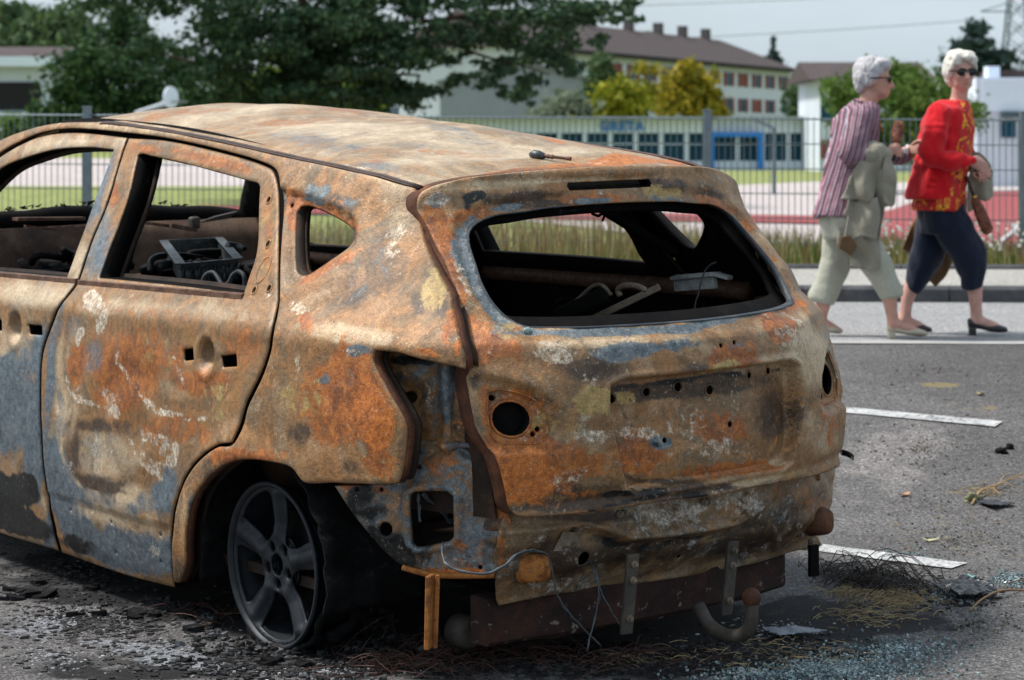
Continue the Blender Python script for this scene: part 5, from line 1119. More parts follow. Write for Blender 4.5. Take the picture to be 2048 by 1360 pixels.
ground_patch('running_track', [(400, 414), (1000, 425), (1640, 436), (1760, 428), (1820, 410), (1900, 392), (1980, 386), (2400, 380), (2400, 535), (1900, 527), (1780, 516), (1740, 490), (1700, 462), (1640, 452), (1000, 441), (400, 424)], trackm, .045)
ground_patch('running_track_line', [(1984, 505), (2000, 490), (2060, 415), (2068, 415), (2012, 490), (1996, 508)], M['paintwhite'], .07, .3)

# ---- fence of welded mesh panels
galv = simple_mat('galvanised_steel', (.15, .19, .215), .45, .5, .2, 12)
fence = thing('mesh_fence', (0, 18.2, VZ), 0, 'grey welded mesh fence with square posts along the pavement', 'fence')
FZ1 = 1.418+55*18.2/4500; FH = FZ1-VZ
def fpt(x, z, off=0.0): return Vector((x, st(x, 18.2)+off-18.2, z-(VZ)-.012*x*0-.006*x))
posts = [(180-1024)/4500*18.5, None, (1415-1024)/4500*18.1]; dpx = posts[2]-posts[0]; px_ = [posts[0]+dpx/2*k for k in range(-3, 6)]
for x in px_:
    bm = bmesh.new(); p = fpt(x, VZ-.1); q = fpt(x, FZ1+.06); add_bar(bm, p, q, .062, .062, up=(0, 1, 0), bev=.005); add_box(bm, q+Vector((0, 0, .006)), (.072, .072, .014), bev=.004)
    for h in (.3, .75, 1.1): add_box(bm, fpt(x, VZ+h)+Vector((0, -.036, 0)), (.05, .012, .035))
    bobj('post', bm, galv, fence)
for xa, xb in zip(px_, px_[1:]):
    bm = bmesh.new(); n = int((xb-xa-.08)/.05)
    for i in range(n+1):
        x = xa+.04+(xb-xa-.08)*i/n; add_tube(bm, [fpt(x, VZ+.04), fpt(x, FZ1+.02)], .0036, 4, False)
    k = 0; z = FZ1
    while z > VZ+.05:
        for s in (-.007, .007): add_tube(bm, [fpt(xa+.03, z, s), fpt(xb-.03, z, s)], .0042 if k else .0065, 4, False)
        z -= .2; k += 1
    bobj('mesh_panel', bm, galv, fence)

# ---- rough grass along the fence
def leafmat(name, cols, rough=.7, trans=.25):
    m, nt, b = new_mat(name); g = nt.nodes.new('ShaderNodeNewGeometry')
    c = ramp(nt, g.outputs['Random Per Island'], [(i/(len(cols)-1), x) for i, x in enumerate(cols)])
    nt.links.new(c, b.inputs['Base Color']); b.inputs['Roughness'].default_value = rough; b.inputs['Specular IOR Level'].default_value = .15
    if trans:
        t = nt.nodes.new('ShaderNodeBsdfTranslucent'); nt.links.new(c, t.inputs['Color']); mx_ = nt.nodes.new('ShaderNodeMixShader'); mx_.inputs[0].default_value = trans
        nt.links.new(b.outputs[0], mx_.inputs[1]); nt.links.new(t.outputs[0], mx_.inputs[2]); nt.links.new(mx_.outputs[0], nt.nodes['Material Output'].inputs[0])
    return m
rs = np.random.RandomState(5)
def blades(name, n, xr, tr, hf, wd, mat, lean=.35, zf=None):
    V = []; F = []
    for i in range(n):
        x = rs.uniform(*xr); t = rs.uniform(*tr); y = st(x, t); h = hf(x, t)*rs.uniform(.45, 1.15)
        if h < .02: continue
        z = zf(x, t) if zf else float(land_z(np.array(x), np.array(y), np.array(t))) ; a = rs.uniform(0, 6.28); l = rs.uniform(0, lean)*h; w_ = wd*rs.uniform(.6, 1.4)
        dx, dy = math.cos(a)*l, math.sin(a)*l; s = rs.uniform(-1, 1); wx, wy = w_*math.cos(s), w_*math.sin(s)*.6; k = len(V)
        V += [(x-wx, y-wy, z), (x+wx, y+wy, z), (x+dx*.4+wx*.8, y+dy*.4+wy*.8, z+h*.6), (x+dx*.4-wx*.8, y+dy*.4-wy*.8, z+h*.6), (x+dx, y+dy, z+h)]
        F += [(k, k+1, k+2, k+3), (k+3, k+2, k+4)]
    o = mobj(name, V, F, mat, smooth=False); o['kind'] = 'stuff'; return o
def clump(x, s=1.0): return .5+.5*float(vnoise(np.array([x*s, 3.3, 1.1])))
def hdry(x, t):
    L = np.interp(x, [-6, -2.2, -.6, 1.0, 1.6, 2.6, 3.2, 6], [.30, .34, .48, .46, .32, .30, .26, .30]); return L*(.55+.6*clump(x, 2.1))
blades('dry_grass', 9000, (-6.5, 6.5), (17.66, 19.6), hdry, .0038, leafmat('dry_grass_blades', [(.30, .22, .10), (.42, .33, .17), (.20, .16, .065), (.50, .42, .24), (.16, .17, .05)]))
blades('green_weeds', 5200, (-6.5, 6.5), (17.62, 19.2), lambda x, t: .24*(.35+.9*clump(x+9, 1.4)), .0055, leafmat('green_weed_blades', [(.06, .11, .025), (.11, .16, .04), (.17, .20, .06), (.05, .085, .02)]), .6)
blades('red_sorrel_stems', 500, (-1, 4.5), (17.7, 18.6), lambda x, t: .42*(.3+.9*clump(x+3, 1.9)), .004, leafmat('sorrel_stems', [(.16, .05, .03), (.28, .12, .07), (.20, .14, .07)]), .2)
V = []; F = []
for i in range(260):                                       # small white flower heads on the right
    x = rs.uniform(2.9, 4.6); t = rs.uniform(17.65, 18.4); c = Vector((x, st(x, t), VZ+rs.uniform(.10, .34))); r = rs.uniform(.008, .018); k = len(V)
    for a in range(6): V.append(tuple(c+Vector((r*math.cos(a*1.047), rs.uniform(-.006, .006), r*math.sin(a*1.047)))))
    F.append(tuple(range(k, k+6)))
o = mobj('white_flowers', V, F, simple_mat('white_petals', (.75, .74, .68), .7), smooth=False); o['kind'] = 'stuff'
# ---- buildings
wallm = simple_mat('pale_render', (.60, .65, .74), .9, 0, .08, .6)
whitem = simple_mat('white_painted_panels', (.72, .80, .93), .8, 0, .06, .8)
roofm = simple_mat('brown_roof_tiles', (.060, .042, .042), .9, 0, .3, 2)
glassm, gnt_, gbs = new_mat('dark_window_glass'); gbs.inputs['Base Color'].default_value = (.010, .062, .105, 1); gbs.inputs['Roughness'].default_value = .2; gbs.inputs['Specular IOR Level'].default_value = .12
shutm = simple_mat('brick_red_shutters', (.22, .065, .055), .8, 0, .15, 2)
bluem = simple_mat('bright_blue_paint', (.008, .20, .68), .6, 0, .06, 2)
darkm = simple_mat('dark_void', (.015, .013, .013), .9)
def boxo(name, c, s, mat, parent, rz=0, bev=0):
    bm = bmesh.new(); add_box(bm, c, s, Matrix.Rotation(rz, 3, 'Z') if rz else None, bev); return bobj(name, bm, mat, parent)
# low school block with the blue sign
GD = 127.0
def gx_(u): return (u-1024)/F_PX*GD
def gzv(v): return CAM_H-(v-V0)/F_PX*GD
grt = thing('school_building', (0, GD, 0), 0, 'long low white building with dark blue windows, a blue portal and blue lettering', 'building')
x0, x1 = gx_(820), gx_(1668); zt, zw = gzv(239), gzv(266)
boxo('wall', ((x0+x1)/2, 4.3, (zw+zt)/2), (x1-x0, 8.0, zt-zw), whitem, grt)
boxo('roof', ((x0+x1)/2, 4.0, zt+.08), (x1-x0+.8, 9.2, .16), simple_mat('flat_roof_edge', (.35, .36, .36), .8), grt)
boxo('plinth', ((x0+x1)/2, 4.3, (gzv(322)-.4)/2), (x1-x0, 7.98, gzv(322)+.4), whitem, grt)
cols = [gx_(966+51*k) for k in range(14)]
boxo('rear_wall', ((x0+x1)/2, 6, (zw+gzv(322))/2), (x1-x0-.4, 3.6, zw-gzv(322)), darkm, grt)
for i, x in enumerate(cols): boxo('pillar', (x, .45, (zw-.02)/2), (.20, .5, zw-.02), whitem, grt)
for i, (xa, xb) in enumerate(zip(cols, cols[1:])):
    door = i in (9, 10)
    zb = .12 if door else gzv(322)
    wn = boxo('window', ((xa+xb)/2, .75, (zw+zb)/2), (xb-xa-.20, .10, zw-zb), glassm, grt)
    bm = bmesh.new(); add_box(bm, ((xa+xb)/2, .66, gzv(288)), (xb-xa-.20, .06, .06))
    bobj('frame', bm, whitem, wn)
pxa, pxb = gx_(1421), gx_(1526); bm = bmesh.new()
add_box(bm, ((pxa+pxb)/2, -.05, gzv(269)), (pxb-pxa, .5, .26)); add_box(bm, (pxb-.14, -.05, (gzv(274))/2), (.28, .49, gzv(274))); add_box(bm, (pxa+.1, -.05, gzv(274)/2), (.20, .49, gzv(274)))
bobj('portal', bm, bluem, grt)
fc = bpy.data.curves.new('lettering', 'FONT'); fc.body = 'GRETA'; fc.size = .74; fc.extrude = .05; fc.offset = .026; fc.space_character = 1.12; fc.align_x = 'CENTER'
fo = bpy.data.objects.new('lettering_src', fc); C.objects.link(fo); dg = bpy.context.evaluated_depsgraph_get(); fm = bpy.data.meshes.new_from_object(fo.evaluated_get(dg)); bpy.data.objects.remove(fo)
lt = lnk(bpy.data.objects.new('lettering', fm), grt); fm.materials.clear(); fm.materials.append(bluem); lt.rotation_euler = (R_(90), 0, 0); lt.location = (gx_(1244), .20, gzv(261))
# four-storey block of flats running away to the right
A0, A1 = Vector(((1180-1024)/F_PX*215, 215, 0)), Vector(((1581-1024)/F_PX*266, 266, 0))
dv = (A1-A0).normalized(); flats = thing('apartment_block', tuple(A0), math.atan2(dv.y, dv.x), 'long four storey block of flats with brown hipped roof and red shutters', 'building')
LA = (A1-A0).length; EZ = CAM_H+(V0-141)/F_PX*266; WD = 12.0
boxo('wall', (LA/2-8, WD/2, EZ/2), (LA+16, WD, EZ), wallm, flats)
bm = bmesh.new(); rz_ = EZ+3.4; e = .9
b0 = [(-17, -e, EZ+.02), (LA+e, -e, EZ+.02), (LA+e, WD+e, EZ+.02), (-17, WD+e, EZ+.02)]; vv = [bm.verts.new(p) for p in b0]+[bm.verts.new((-16, WD/2, rz_)), bm.verts.new((LA-7.5, WD/2, rz_))]
for f in ((0, 1, 5, 4), (1, 2, 5), (2, 3, 4, 5), (3, 0, 4), (3, 2, 1, 0)): bm.faces.new([vv[i] for i in f])
rf = bobj('roof', bm, roofm, flats)
bm = bmesh.new(); add_box(bm, (LA/2-8, -e-.02, EZ-.1), (LA+17, .14, .42)); bobj('gutter', bm, darkm, flats)
for x in (LA-12, LA-19, LA-26, LA-34, LA-45): boxo('chimney', (x, WD/2, rz_+.3), (.9, .9, 1.6), simple_mat('chimney_brick', (.09, .08, .085), .9), rf)
for fl in range(4):
    zc = EZ-1.55-2.82*fl
    for k in range(13):
        x = LA-2.6-4.4*k; kind = (k*7+fl*3) % 4
        if k == 0 and fl: 
            boxo('window', (x+.4, -.02, zc), (1.7, .12, 1.5), glassm, flats); continue
        wn = boxo('window', (x-.1, -.02, zc), (1.5, .10, 1.45), shutm if kind == 1 else glassm, flats)
        for s in (-1, 1): boxo('shutter', (x-.1+s*1.15, -.06, zc), (.78, .10, 1.5), shutm, wn)
    boxo('balcony', (LA-30, -.55, zc-1.0), (8, 1.0, .9), whitem, flats)
# grey gable wall behind the pine
gb = thing('grey_building', ((1040-1024)/F_PX*165, 165, 0), 0, 'plain pale grey gabled building behind the big pine', 'building')
gw = 160/F_PX*165; hz_ = CAM_H+(V0-165)/F_PX*165
bm = bmesh.new(); pr = [(-gw, 0), (gw, 0), (gw, hz_), (0, hz_+1.5), (-gw, hz_)]
fa = [bm.verts.new((x, 0, z)) for x, z in pr]; fb = [bm.verts.new((x, 14, z)) for x, z in pr]
bm.faces.new(fa); bm.faces.new(fb[::-1])
for i in range(5): bm.faces.new((fa[i], fb[i], fb[(i+1) % 5], fa[(i+1) % 5]))
bobj('wall', bm, simple_mat('grey_render', (.27, .30, .35), .9, 0, .08, .5), gb)
bm = bmesh.new()
for s in (-1, 1): add_bar(bm, (s*(gw+.3), 7, hz_+.02), (0, 7, hz_+1.62), 14.8, .16, up=(0, 0, 1))
bobj('roof', bm, simple_mat('grey_sheet_roof', (.22, .24, .27), .7), gb)
# house on the left
def house(name, u0, u1, vr, ve, vb, d, label, roofcol, depth=9):
    xa, xb = (u0-1024)/F_PX*d, (u1-1024)/F_PX*d; ze = CAM_H+(V0-ve)/F_PX*d; zr = CAM_H+(V0-vr)/F_PX*d
    h = thing(name, ((xa+xb)/2, d, 0), 0, label, 'house'); W = xb-xa
    boxo('wall', (0, depth/2, ze/2), (W, depth, ze), wallm, h)
    bm = bmesh.new(); e = .6; a = [(-W/2-e, -e, ze), (W/2+e, -e, ze), (W/2+e, depth+e, ze), (-W/2-e, depth+e, ze), (-W/2-e, depth/2, zr), (W/2+e-.1, depth/2, zr)]
    vv = [bm.verts.new(p) for p in a]
    for f in ((0, 1, 5, 4), (1, 2, 5), (2, 3, 4, 5), (3, 0, 4), (3, 2, 1, 0)): bm.faces.new([vv[i] for i in f])
    bobj('roof', bm, roofcol, h); return h, W, ze
hs, W, ze = house('house', -260, 95, 84, 119, 300, 92, 'house with brown roof and a dark balcony half hidden by dark trees at left', roofm)
boxo('fascia', (0, -.66, ze-.1), (W+1.2, .12, .40), whitem, hs)
boxo('loggia', (W/2-2.0, -.03, ze-1.5), (3.4, .12, 1.15), darkm, hs); boxo('balcony', (W/2-2.2, -.5, ze-2.55), (4.4, .9, .75), whitem, hs); boxo('garage_door', (W/2-2, -.03, ze-4.6), (3.6, .12, 2.0), darkm, hs)
for x in (-3, -1.2): boxo('window', (W/2-4.6+x, -.03, ze-1.4), (1.2, .12, 1.2), glassm, hs)
# white house, right edge
wh_ = thing('white_house', ((2035-1024)/F_PX*75, 75, 0), 0, 'white flat walled house with a chimney and blue framed window at right edge', 'house')
def wz(v): return CAM_H-(v-V0)/F_PX*75
wx = lambda u: (u-2035)/F_PX*75
boxo('wall', (wx(2055), 3.5, wz(155)/2), (wx(2160)-wx(1955), 7, wz(155)), wallm, wh_); boxo('upper_band', (wx(2060), -.03, (wz(158)+wz(222))/2), (wx(2150)-wx(1957), .10, wz(158)-wz(222)), whitem, wh_)
boxo('chimney', (wx(2004), 1.6, (wz(155)+wz(130))/2), (wx(2016)-wx(1992), .7, wz(130)-wz(155)), whitem, wh_); boxo('roof', (wx(2090), 2.8, wz(146)), (wx(2170)-wx(2018), 3, wz(138)-wz(155)), roofm, wh_)
wn = boxo('window', (wx(2016), -.04, (wz(242)+wz(275))/2), (wx(2030)-wx(2002), .12, wz(242)-wz(275)), glassm, wh_)
boxo('awning', (wx(2024), -.16, wz(230)), (wx(2048)-wx(2000), .30, .16), simple_mat('grey_blue_awning', (.06, .10, .13), .7), wh_)
boxo('door', (wx(2064), -.04, .9), (.9, .10, 1.9), simple_mat('pale_door', (.42, .44, .45), .7), wh_)
h2, W, ze = house('house', 1640, 1850, 118, 160, 300, 120, 'pale house with low brown roof behind the bushes between the women', roofm)
for u in (1662, 1690, 1830): boxo('window', ((u-1024)/F_PX*120-h2.location.x, -.03, ze-1.6), (1.1, .12, 1.2), glassm, h2); boxo('window', ((u-1024)/F_PX*120-h2.location.x, -.03, ze-3.7), (1.1, .12, 1.0), shutm, h2)
boxo('chimney', ((1790-1024)/F_PX*120-h2.location.x, 4.5, ze+.85), (.45, .5, .9), darkm, h2)
# white car parked by the white house
def small_car(loc, rz, label, mat):
    c = thing('parked_car', loc, rz, label, 'car')
    bm = bmesh.new(); prof = [(-2.0, .35), (-2.05, .75), (-1.9, .98), (-1.3, 1.05), (-.75, 1.50), (.9, 1.52), (1.75, 1.08), (2.05, .98), (2.05, .35)]
    a = [bm.verts.new((x, -.82+.18*max(0, z-1.0), z)) for x, z in prof]; b_ = [bm.verts.new((x, .82-.18*max(0, z-1.0), z)) for x, z in prof]
    bm.faces.new(a[::-1]); bm.faces.new(b_)
    for i in range(len(prof)): j = (i+1) % len(prof); bm.faces.new((a[i], a[j], b_[j], b_[i]))
    o = bobj('body', bm, mat, c); o.modifiers.new('b', 'BEVEL').width = .06
    for s in (-1, 1):
        for (xs_, xe_) in ((-.95, .05), (.15, 1.2)):
            bm = bmesh.new(); f = [bm.verts.new((x, s*(.83-.18*(z-1.0)), z)) for x, z in ((xs_-.15 if xs_ < -.5 else xs_, 1.06), (xe_+(.2 if xe_ > 1 else 0), 1.06), (xe_-(.15 if xe_ > 1 else 0), 1.42), (xs_+.1 if xs_ < -.5 else xs_, 1.42))]; bm.faces.new(f)
            g = bobj('window', bm, glassm, c); g.modifiers.new('s', 'SOLIDIFY').thickness = .02
        for x in (-1.3, 1.3):
            bm = bmesh.new(); add_lathe(bm, [(.001, -.1), (.2, -.1), (.31, -.09), (.32, 0), (.31, .09), (.001, .09)], Matrix.Translation((x, s*.74, .32)) @ Matrix.Rotation(R_(90), 4, 'X'), 18); bobj('wheel', bm, M['charcoal'], c)
p = lhit(2018, 342); small_car((p.x, p.y, p.z), R_(4), 'small white car parked in front of the white house', simple_mat('white_car_paint', (.72, .73, .74), .35))
# ---- street furniture beyond the fence
bh = thing('basketball_hoop', ((270-1024)/F_PX*66, 66, .9), 0, 'grey basketball post with a white fan shaped backboard seen edge on', 'basketball hoop')
def hp(u, v): return Vector(((u-1024)/F_PX*66-bh.location.x, 0, CAM_H-(v-V0)/F_PX*66-1.2))
polem = simple_mat('pale_grey_pole', (.32, .36, .40), .5, .2, .12, 2)
bm = bmesh.new(); b0_ = hp(270, 205); add_tube(bm, crom([(b0_.x, 0, -.9), hp(269, 260), hp(269, 220), hp(273, 207), hp(285, 202), hp(335, 186)], 5), .075, 10); add_tube(bm, [hp(318, 190), hp(338, 170)], .03, 6); bobj('pole', bm, polem, bh, True)
bm = bmesh.new(); c = hp(343, 174); n = 28; a = [bm.verts.new(c+Vector((.145*math.cos(t), .45*math.cos(t), .32*math.sin(t)))) for t in np.linspace(0, 2*math.pi, n, endpoint=False)]; bm.faces.new(a)
o = bobj('backboard', bm, whitem, bh); o.modifiers.new('s', 'SOLIDIFY').thickness = .04
bm = bmesh.new(); c = hp(360, 183); add_tube(bm, [c+Vector((.22*math.cos(t), .22*math.sin(t), 0)) for t in np.linspace(0, 2*math.pi, 20)], .02, 6); bobj('rim', bm, simple_mat('rim_steel', (.2, .22, .24), .5), bh, True)
mp_ = thing('metal_mast', ((1548-1024)/F_PX*62, 62, 0), 0, 'thin grey mast with a slanting arm in front of the low white building', 'mast')
bm = bmesh.new(); zt_ = CAM_H-(255-V0)/F_PX*62; add_tube(bm, [(0, 0, 0), (0, 0, zt_)], .055, 8); bobj('pole', bm, galv, mp_); bm = bmesh.new(); add_tube(bm, [(0, 0, zt_-.02), (-.65, 0, zt_+.28)], .05, 8); bobj('arm', bm, galv, mp_)
# lattice pylon and its wires
py = thing('electricity_pylon', ((2036-1024)/F_PX*330, 330, 0), 0, 'tall dark lattice electricity pylon rising above the trees', 'pylon'); pym = simple_mat('pylon_steel', (.05, .075, .085), .7)
bm = bmesh.new(); Hh = 34.0
def pw(z): return 3.0*(1-z/Hh)**1.2+.45
zs_ = np.linspace(0, Hh, 13)
for sx, sy in ((-1, -1), (1, -1), (1, 1), (-1, 1)): add_tube(bm, [(sx*pw(z), sy*pw(z), z) for z in zs_], .13, 4)
for za, zb in zip(zs_, zs_[1:]):
    for s in (-1, 1):
        for q in (-1, 1): add_tube(bm, [(q*pw(za), s*pw(za), za), (-q*pw(zb), s*pw(zb), zb)], .07, 4); add_tube(bm, [(s*pw(za), q*pw(za), za), (s*pw(zb), -q*pw(zb), zb)], .07, 4)
for z, l in ((21, 5.5), (25.5, 6.5), (30, 5)):
    for s in (-1, 1): add_tube(bm, [(s*pw(z), 0, z), (s*l, 0, z)], .09, 4); add_tube(bm, [(s*pw(z), 0, z+1.3), (s*l, 0, z)], .07, 4)
bobj('lattice', bm, pym, py)
for k, (z, x) in enumerate(((21, -5.5), (25.5, -6.5), (30, -5))):
    bm = bmesh.new(); add_tube(bm, [(x-190*t, -25*t, z-1.2-14*t*(1-t)+(-2.0+1.5*k)*t) for t in np.linspace(0, 1, 26)], .045, 4, False); bobj('wire', bm, pym, py)
# ---- trees
def foliage(name, lumps, n, size, mat, parent, flat=1.0, seed=0, hang=0.0):
    r = np.random.RandomState(seed); V = []; F = []
    wts = np.array([l[3]*l[4]*l[5] for l in lumps])**.66; wts /= wts.sum(); idx = r.choice(len(lumps), n, p=wts)
    D = r.normal(size=(n, 3)); D /= np.linalg.norm(D, axis=1)[:, None]; rad = np.clip(r.normal(.62, .30, n), .05, 1.45)
    N = r.normal(size=(n, 3)); N /= np.linalg.norm(N, axis=1)[:, None]; U = np.cross(N, r.normal(size=(n, 3))); U /= np.linalg.norm(U, axis=1)[:, None]; W_ = np.cross(N, U)
    S = size*r.uniform(.5, 1.4, n)
    for i in range(n):
        l = lumps[idx[i]]; p = np.array(l[:3])+D[i]*rad[i]*np.array(l[3:6])
        p = p+.25*np.array(l[3:6])*np.array([mnoise.noise(Vector(p*1.3)), mnoise.noise(Vector(p*1.3+7)), mnoise.noise(Vector(p*1.3+13))])
        k = len(V); u = U[i]*S[i]; w_ = W_[i]*S[i]*.6
        V += [p-u*.5, p+w_*.5, p+u*.6, p-w_*.5]; F.append((k, k+1, k+2, k+3))
    return mobj(name, V, F, mat, parent, smooth=False)
pinem = leafmat('pine_needles', [(.016, .042, .022), (.034, .078, .036), (.020, .052, .028), (.060, .110, .044), (.014, .034, .020)], .7, .12)
darkcon = leafmat('dark_conifer_needles', [(.014, .040, .018), (.030, .072, .026), (.055, .105, .034), (.018, .046, .020)], .7, .12)
greenm = leafmat('broad_green_leaves', [(.050, .110, .020), (.090, .165, .030), (.15, .23, .045), (.06, .12, .028)], .6, .3)
yellowm = leafmat('yellow_green_leaves', [(.20, .22, .012), (.30, .30, .02), (.13, .17, .02), (.38, .34, .03)], .6, .3)
goldm = leafmat('golden_leaves', [(.34, .26, .02), (.22, .22, .02), (.42, .30, .03), (.12, .16, .02)], .6, .3)
farg = leafmat('distant_green_leaves', [(.05, .095, .045), (.075, .125, .055), (.10, .155, .06), (.05, .085, .05)], .7, .2)
farc = leafmat('distant_conifer', [(.035, .065, .06), (.05, .085, .075), (.03, .055, .055)], .7, .2)
barkm = rust_mat('pine_bark', [(.3, (.020, .013, .011)), (.6, (.055, .034, .026)), (.8, (.085, .052, .038))], .9, 2)
def tree(name, u, d, vtop, vbot, lumps, n, size, mat, label, trunks=None, seed=0, group=None, zb=0.0, gap=.0):
    t = thing(name, ((u-1024)/F_PX*d, d, zb), 0, label, 'tree', group); L = []
    for (lu, lv, ru, rv, rd) in lumps:
        L.append(((lu-u)/F_PX*d, rd[0] if isinstance(rd, tuple) else 0, CAM_H-(lv-V0)/F_PX*d-zb, ru/F_PX*d, (rd[1] if isinstance(rd, tuple) else rd), rv/F_PX*d))
    bm = bmesh.new(); tops = trunks or [[(u, vbot, 10), (u, (vtop+vbot)/2, 6), (u, vtop+.25*(vbot-vtop), 3)]]
    for tr in tops:
        add_tube(bm, crom([((a-u)/F_PX*d, .0, (CAM_H-(b_-V0)/F_PX*d-zb)) for a, b_, _ in tr], 4), [float(np.interp(i/4, range(len(tr)), [q[2]/F_PX*d for q in tr])) for i in range(4*(len(tr)-1)+1)], 8)
    tk = bobj('trunk', bm, barkm, t, True)
    foliage('crown', L, n, size, mat, t, seed=seed)
    return t
rr = random.Random(4)
# the big pine: two stems, spreading layered limbs, crown running out of the top of the picture
PL = []
for (a, b_, ru, rv) in [(330, 20, 110, 40), (420, 70, 90, 40), (300, 90, 70, 36), (470, 20, 120, 50), (560, 60, 110, 44), (500, 120, 100, 40), (440, 150, 90, 34), (560, 160, 80, 36), (640, 30, 110, 50), (690, 80, 90, 44), (740, 50, 90, 40), (700, 140, 90, 40), (780, 120, 80, 36), (620, 120, 70, 34), (760, 170, 80, 34), (830, 180, 60, 24), (800, 70, 80, 36), (860, 110, 70, 26), (900, 60, 80, 40), (960, 30, 80, 44), (1000, 80, 90, 34), (1060, 40, 90, 40), (1080, 110, 70, 30), (1000, 130, 60, 24), (1120, 70, 60, 36), (1130, 130, 36, 24), (1060, 160, 46, 22), (1040, 195, 40, 22), (980, 170, 34, 18), (920, 160, 30, 16), (1170, 30, 60, 26), (1230, 40, 40, 12), (1255, 14, 26, 14), (1200, 80, 26, 14), (880, 10, 120, 30), (700, -20, 200, 50), (450, -30, 200, 50), (1050, -20, 160, 40), (250, -10, 90, 40), (600, -80, 260, 60), (850, -80, 260, 60), (600, 190, 90, 30), (680, 195, 70, 26), (500, 190, 80, 30)]:
    PL.append((a, b_, ru*.72, rv*.66, (rr.uniform(-2.2, 2.2), 1.0)))
    for _ in range(5): q_ = rr.uniform(.22, .46); PL.append((a+rr.uniform(-1, 1)*ru, b_+rr.uniform(-.9, .9)*rv, ru*q_, rv*q_*.9, (rr.uniform(-2.4, 2.4), .6)))
for k in range(70): PL.append((rr.uniform(400, 840), rr.uniform(0, 215), rr.uniform(22, 60), rr.uniform(12, 26), (rr.uniform(-2.4, 2.6), .8)))
tree('pine_tree', 620, 50, -120, 330, PL, 52000, .14, pinem, 'big dark pine with spreading limbs and two stems behind the car', [[(588, 330, 15), (590, 200, 13), (600, 90, 11), (605, -20, 9), (610, -140, 6)], [(640, 330, 17), (636, 220, 14), (618, 120, 13), (605, 40, 10), (600, -100, 6)], [(608, 110, 8), (520, 100, 5), (430, 130, 4), (330, 110, 2)], [(610, 60, 9), (760, 50, 6), (880, 40, 5), (1010, 20, 3), (1150, 40, 2)], [(880, 75, 4), (960, 110, 3), (1040, 130, 2), (1100, 150, 1.5)], [(640, 180, 6), (720, 150, 4), (840, 150, 2)]], 3)
CL = [(u, v, ru*.9, rv*.9, (rr.uniform(-1.5, 1.5), 1.3)) for u, v, ru, rv in [(240, 40, 60, 50), (210, 80, 70, 50), (270, 100, 70, 50), (180, 130, 80, 50), (250, 150, 90, 50), (150, 180, 80, 46), (220, 200, 100, 50), (130, 220, 80, 46), (310, 190, 70, 50), (350, 140, 60, 50), (380, 200, 70, 50), (440, 210, 60, 46), (330, 240, 120, 40), (100, 240, 70, 40), (200, 250, 120, 40)]]
tree('conifer_tree', 245, 76, 0, 330, CL, 17000, .21, darkcon, 'dense dark conifer at left behind the basketball post', seed=8, zb=1.0)
GLF = [('left_wood', 60, 120, [(20, 50, 60, 40), (90, 60, 60, 40), (150, 50, 50, 50), (60, 90, 80, 40), (140, 100, 50, 50), (-60, 60, 80, 50), (20, 20, 50, 16), (120, 80, 60, 50)], farg, 'bright green broadleaf tree above the left house roof', 5200, .5)]
for nm, u, d, l, m_, lab, n, s in GLF: tree('broadleaf_tree', u, d, 10, 320, [(a, b_, c, e, (rr.uniform(-2, 2), 2.0)) for a, b_, c, e in l], n, s, m_, lab, seed=12, zb=1)
tree('broadleaf_tree', 80, 78, 200, 330, [(a, b_, c, e, (rr.uniform(-1, 1), 1.0)) for a, b_, c, e in [(20, 250, 60, 26), (90, 240, 60, 30), (150, 255, 60, 26), (60, 275, 80, 22), (210, 260, 60, 30), (-60, 260, 60, 30), (300, 265, 70, 26), (420, 262, 70, 26), (520, 255, 60, 24)]], 5000, .2, greenm, 'low green shrub mass behind the fence at far left', seed=13, zb=1.2)
tree('broadleaf_tree', 660, 88, 80, 330, [(a, b_, c, e, (rr.uniform(-1, 1), 1.5)) for a, b_, c, e in [(650, 130, 60, 40), (690, 160, 60, 40), (610, 180, 60, 40), (560, 150, 50, 40), (720, 200, 60, 30), (480, 180, 60, 40)]], 5200, .26, leafmat('sunny_green_leaves', [(.10, .17, .03), (.16, .24, .04), (.22, .30, .06), (.07, .13, .03)]), 'lighter green tree glimpsed through the stems of the big pine', seed=26)
tree('yellow_tree', 1245, 142, 150, 330, [(a, b_, c, e, (rr.uniform(-1.5, 1.5), 1.6)) for a, b_, c, e in [(1215, 195, 34, 30), (1250, 180, 34, 30), (1190, 220, 40, 22), (1265, 215, 40, 26), (1230, 225, 50, 20), (1170, 228, 30, 16), (1285, 195, 24, 26)]], 3600, .42, yellowm, 'yellow green shrubby tree left of its golden neighbour', seed=21)
tree('yellow_tree', 1375, 146, 120, 330, [(a, b_, c, e, (rr.uniform(-1.5, 1.5), 1.6)) for a, b_, c, e in [(1372, 135, 22, 18), (1350, 170, 34, 30), (1395, 165, 34, 30), (1370, 200, 46, 28), (1420, 195, 30, 26), (1335, 210, 34, 24), (1400, 225, 50, 18), (1440, 225, 20, 16)]], 3600, .42, goldm, 'golden leaved tree in front of the red shutters', seed=22)
tree('golden_shrub', 1290, 160, 120, 330, [(a, b_, c, e, (0, 1.2)) for a, b_, c, e in [(1282, 138, 16, 14), (1310, 140, 10, 10), (1300, 180, 24, 20), (1315, 210, 24, 20)]], 900, .4, goldm, 'small golden crown peeping between the two larger yellow trees', seed=23)
tree('broadleaf_tree', 1200, 152, 100, 330, [(a, b_, c, e, (0, 1.5)) for a, b_, c, e in [(1205, 125, 24, 20), (1200, 150, 30, 22), (1215, 165, 26, 20), (1190, 180, 26, 20), (1205, 200, 30, 20)]], 2400, .42, farg, 'fresh green tree beside the big pine, left of the yellow trees', seed=24)
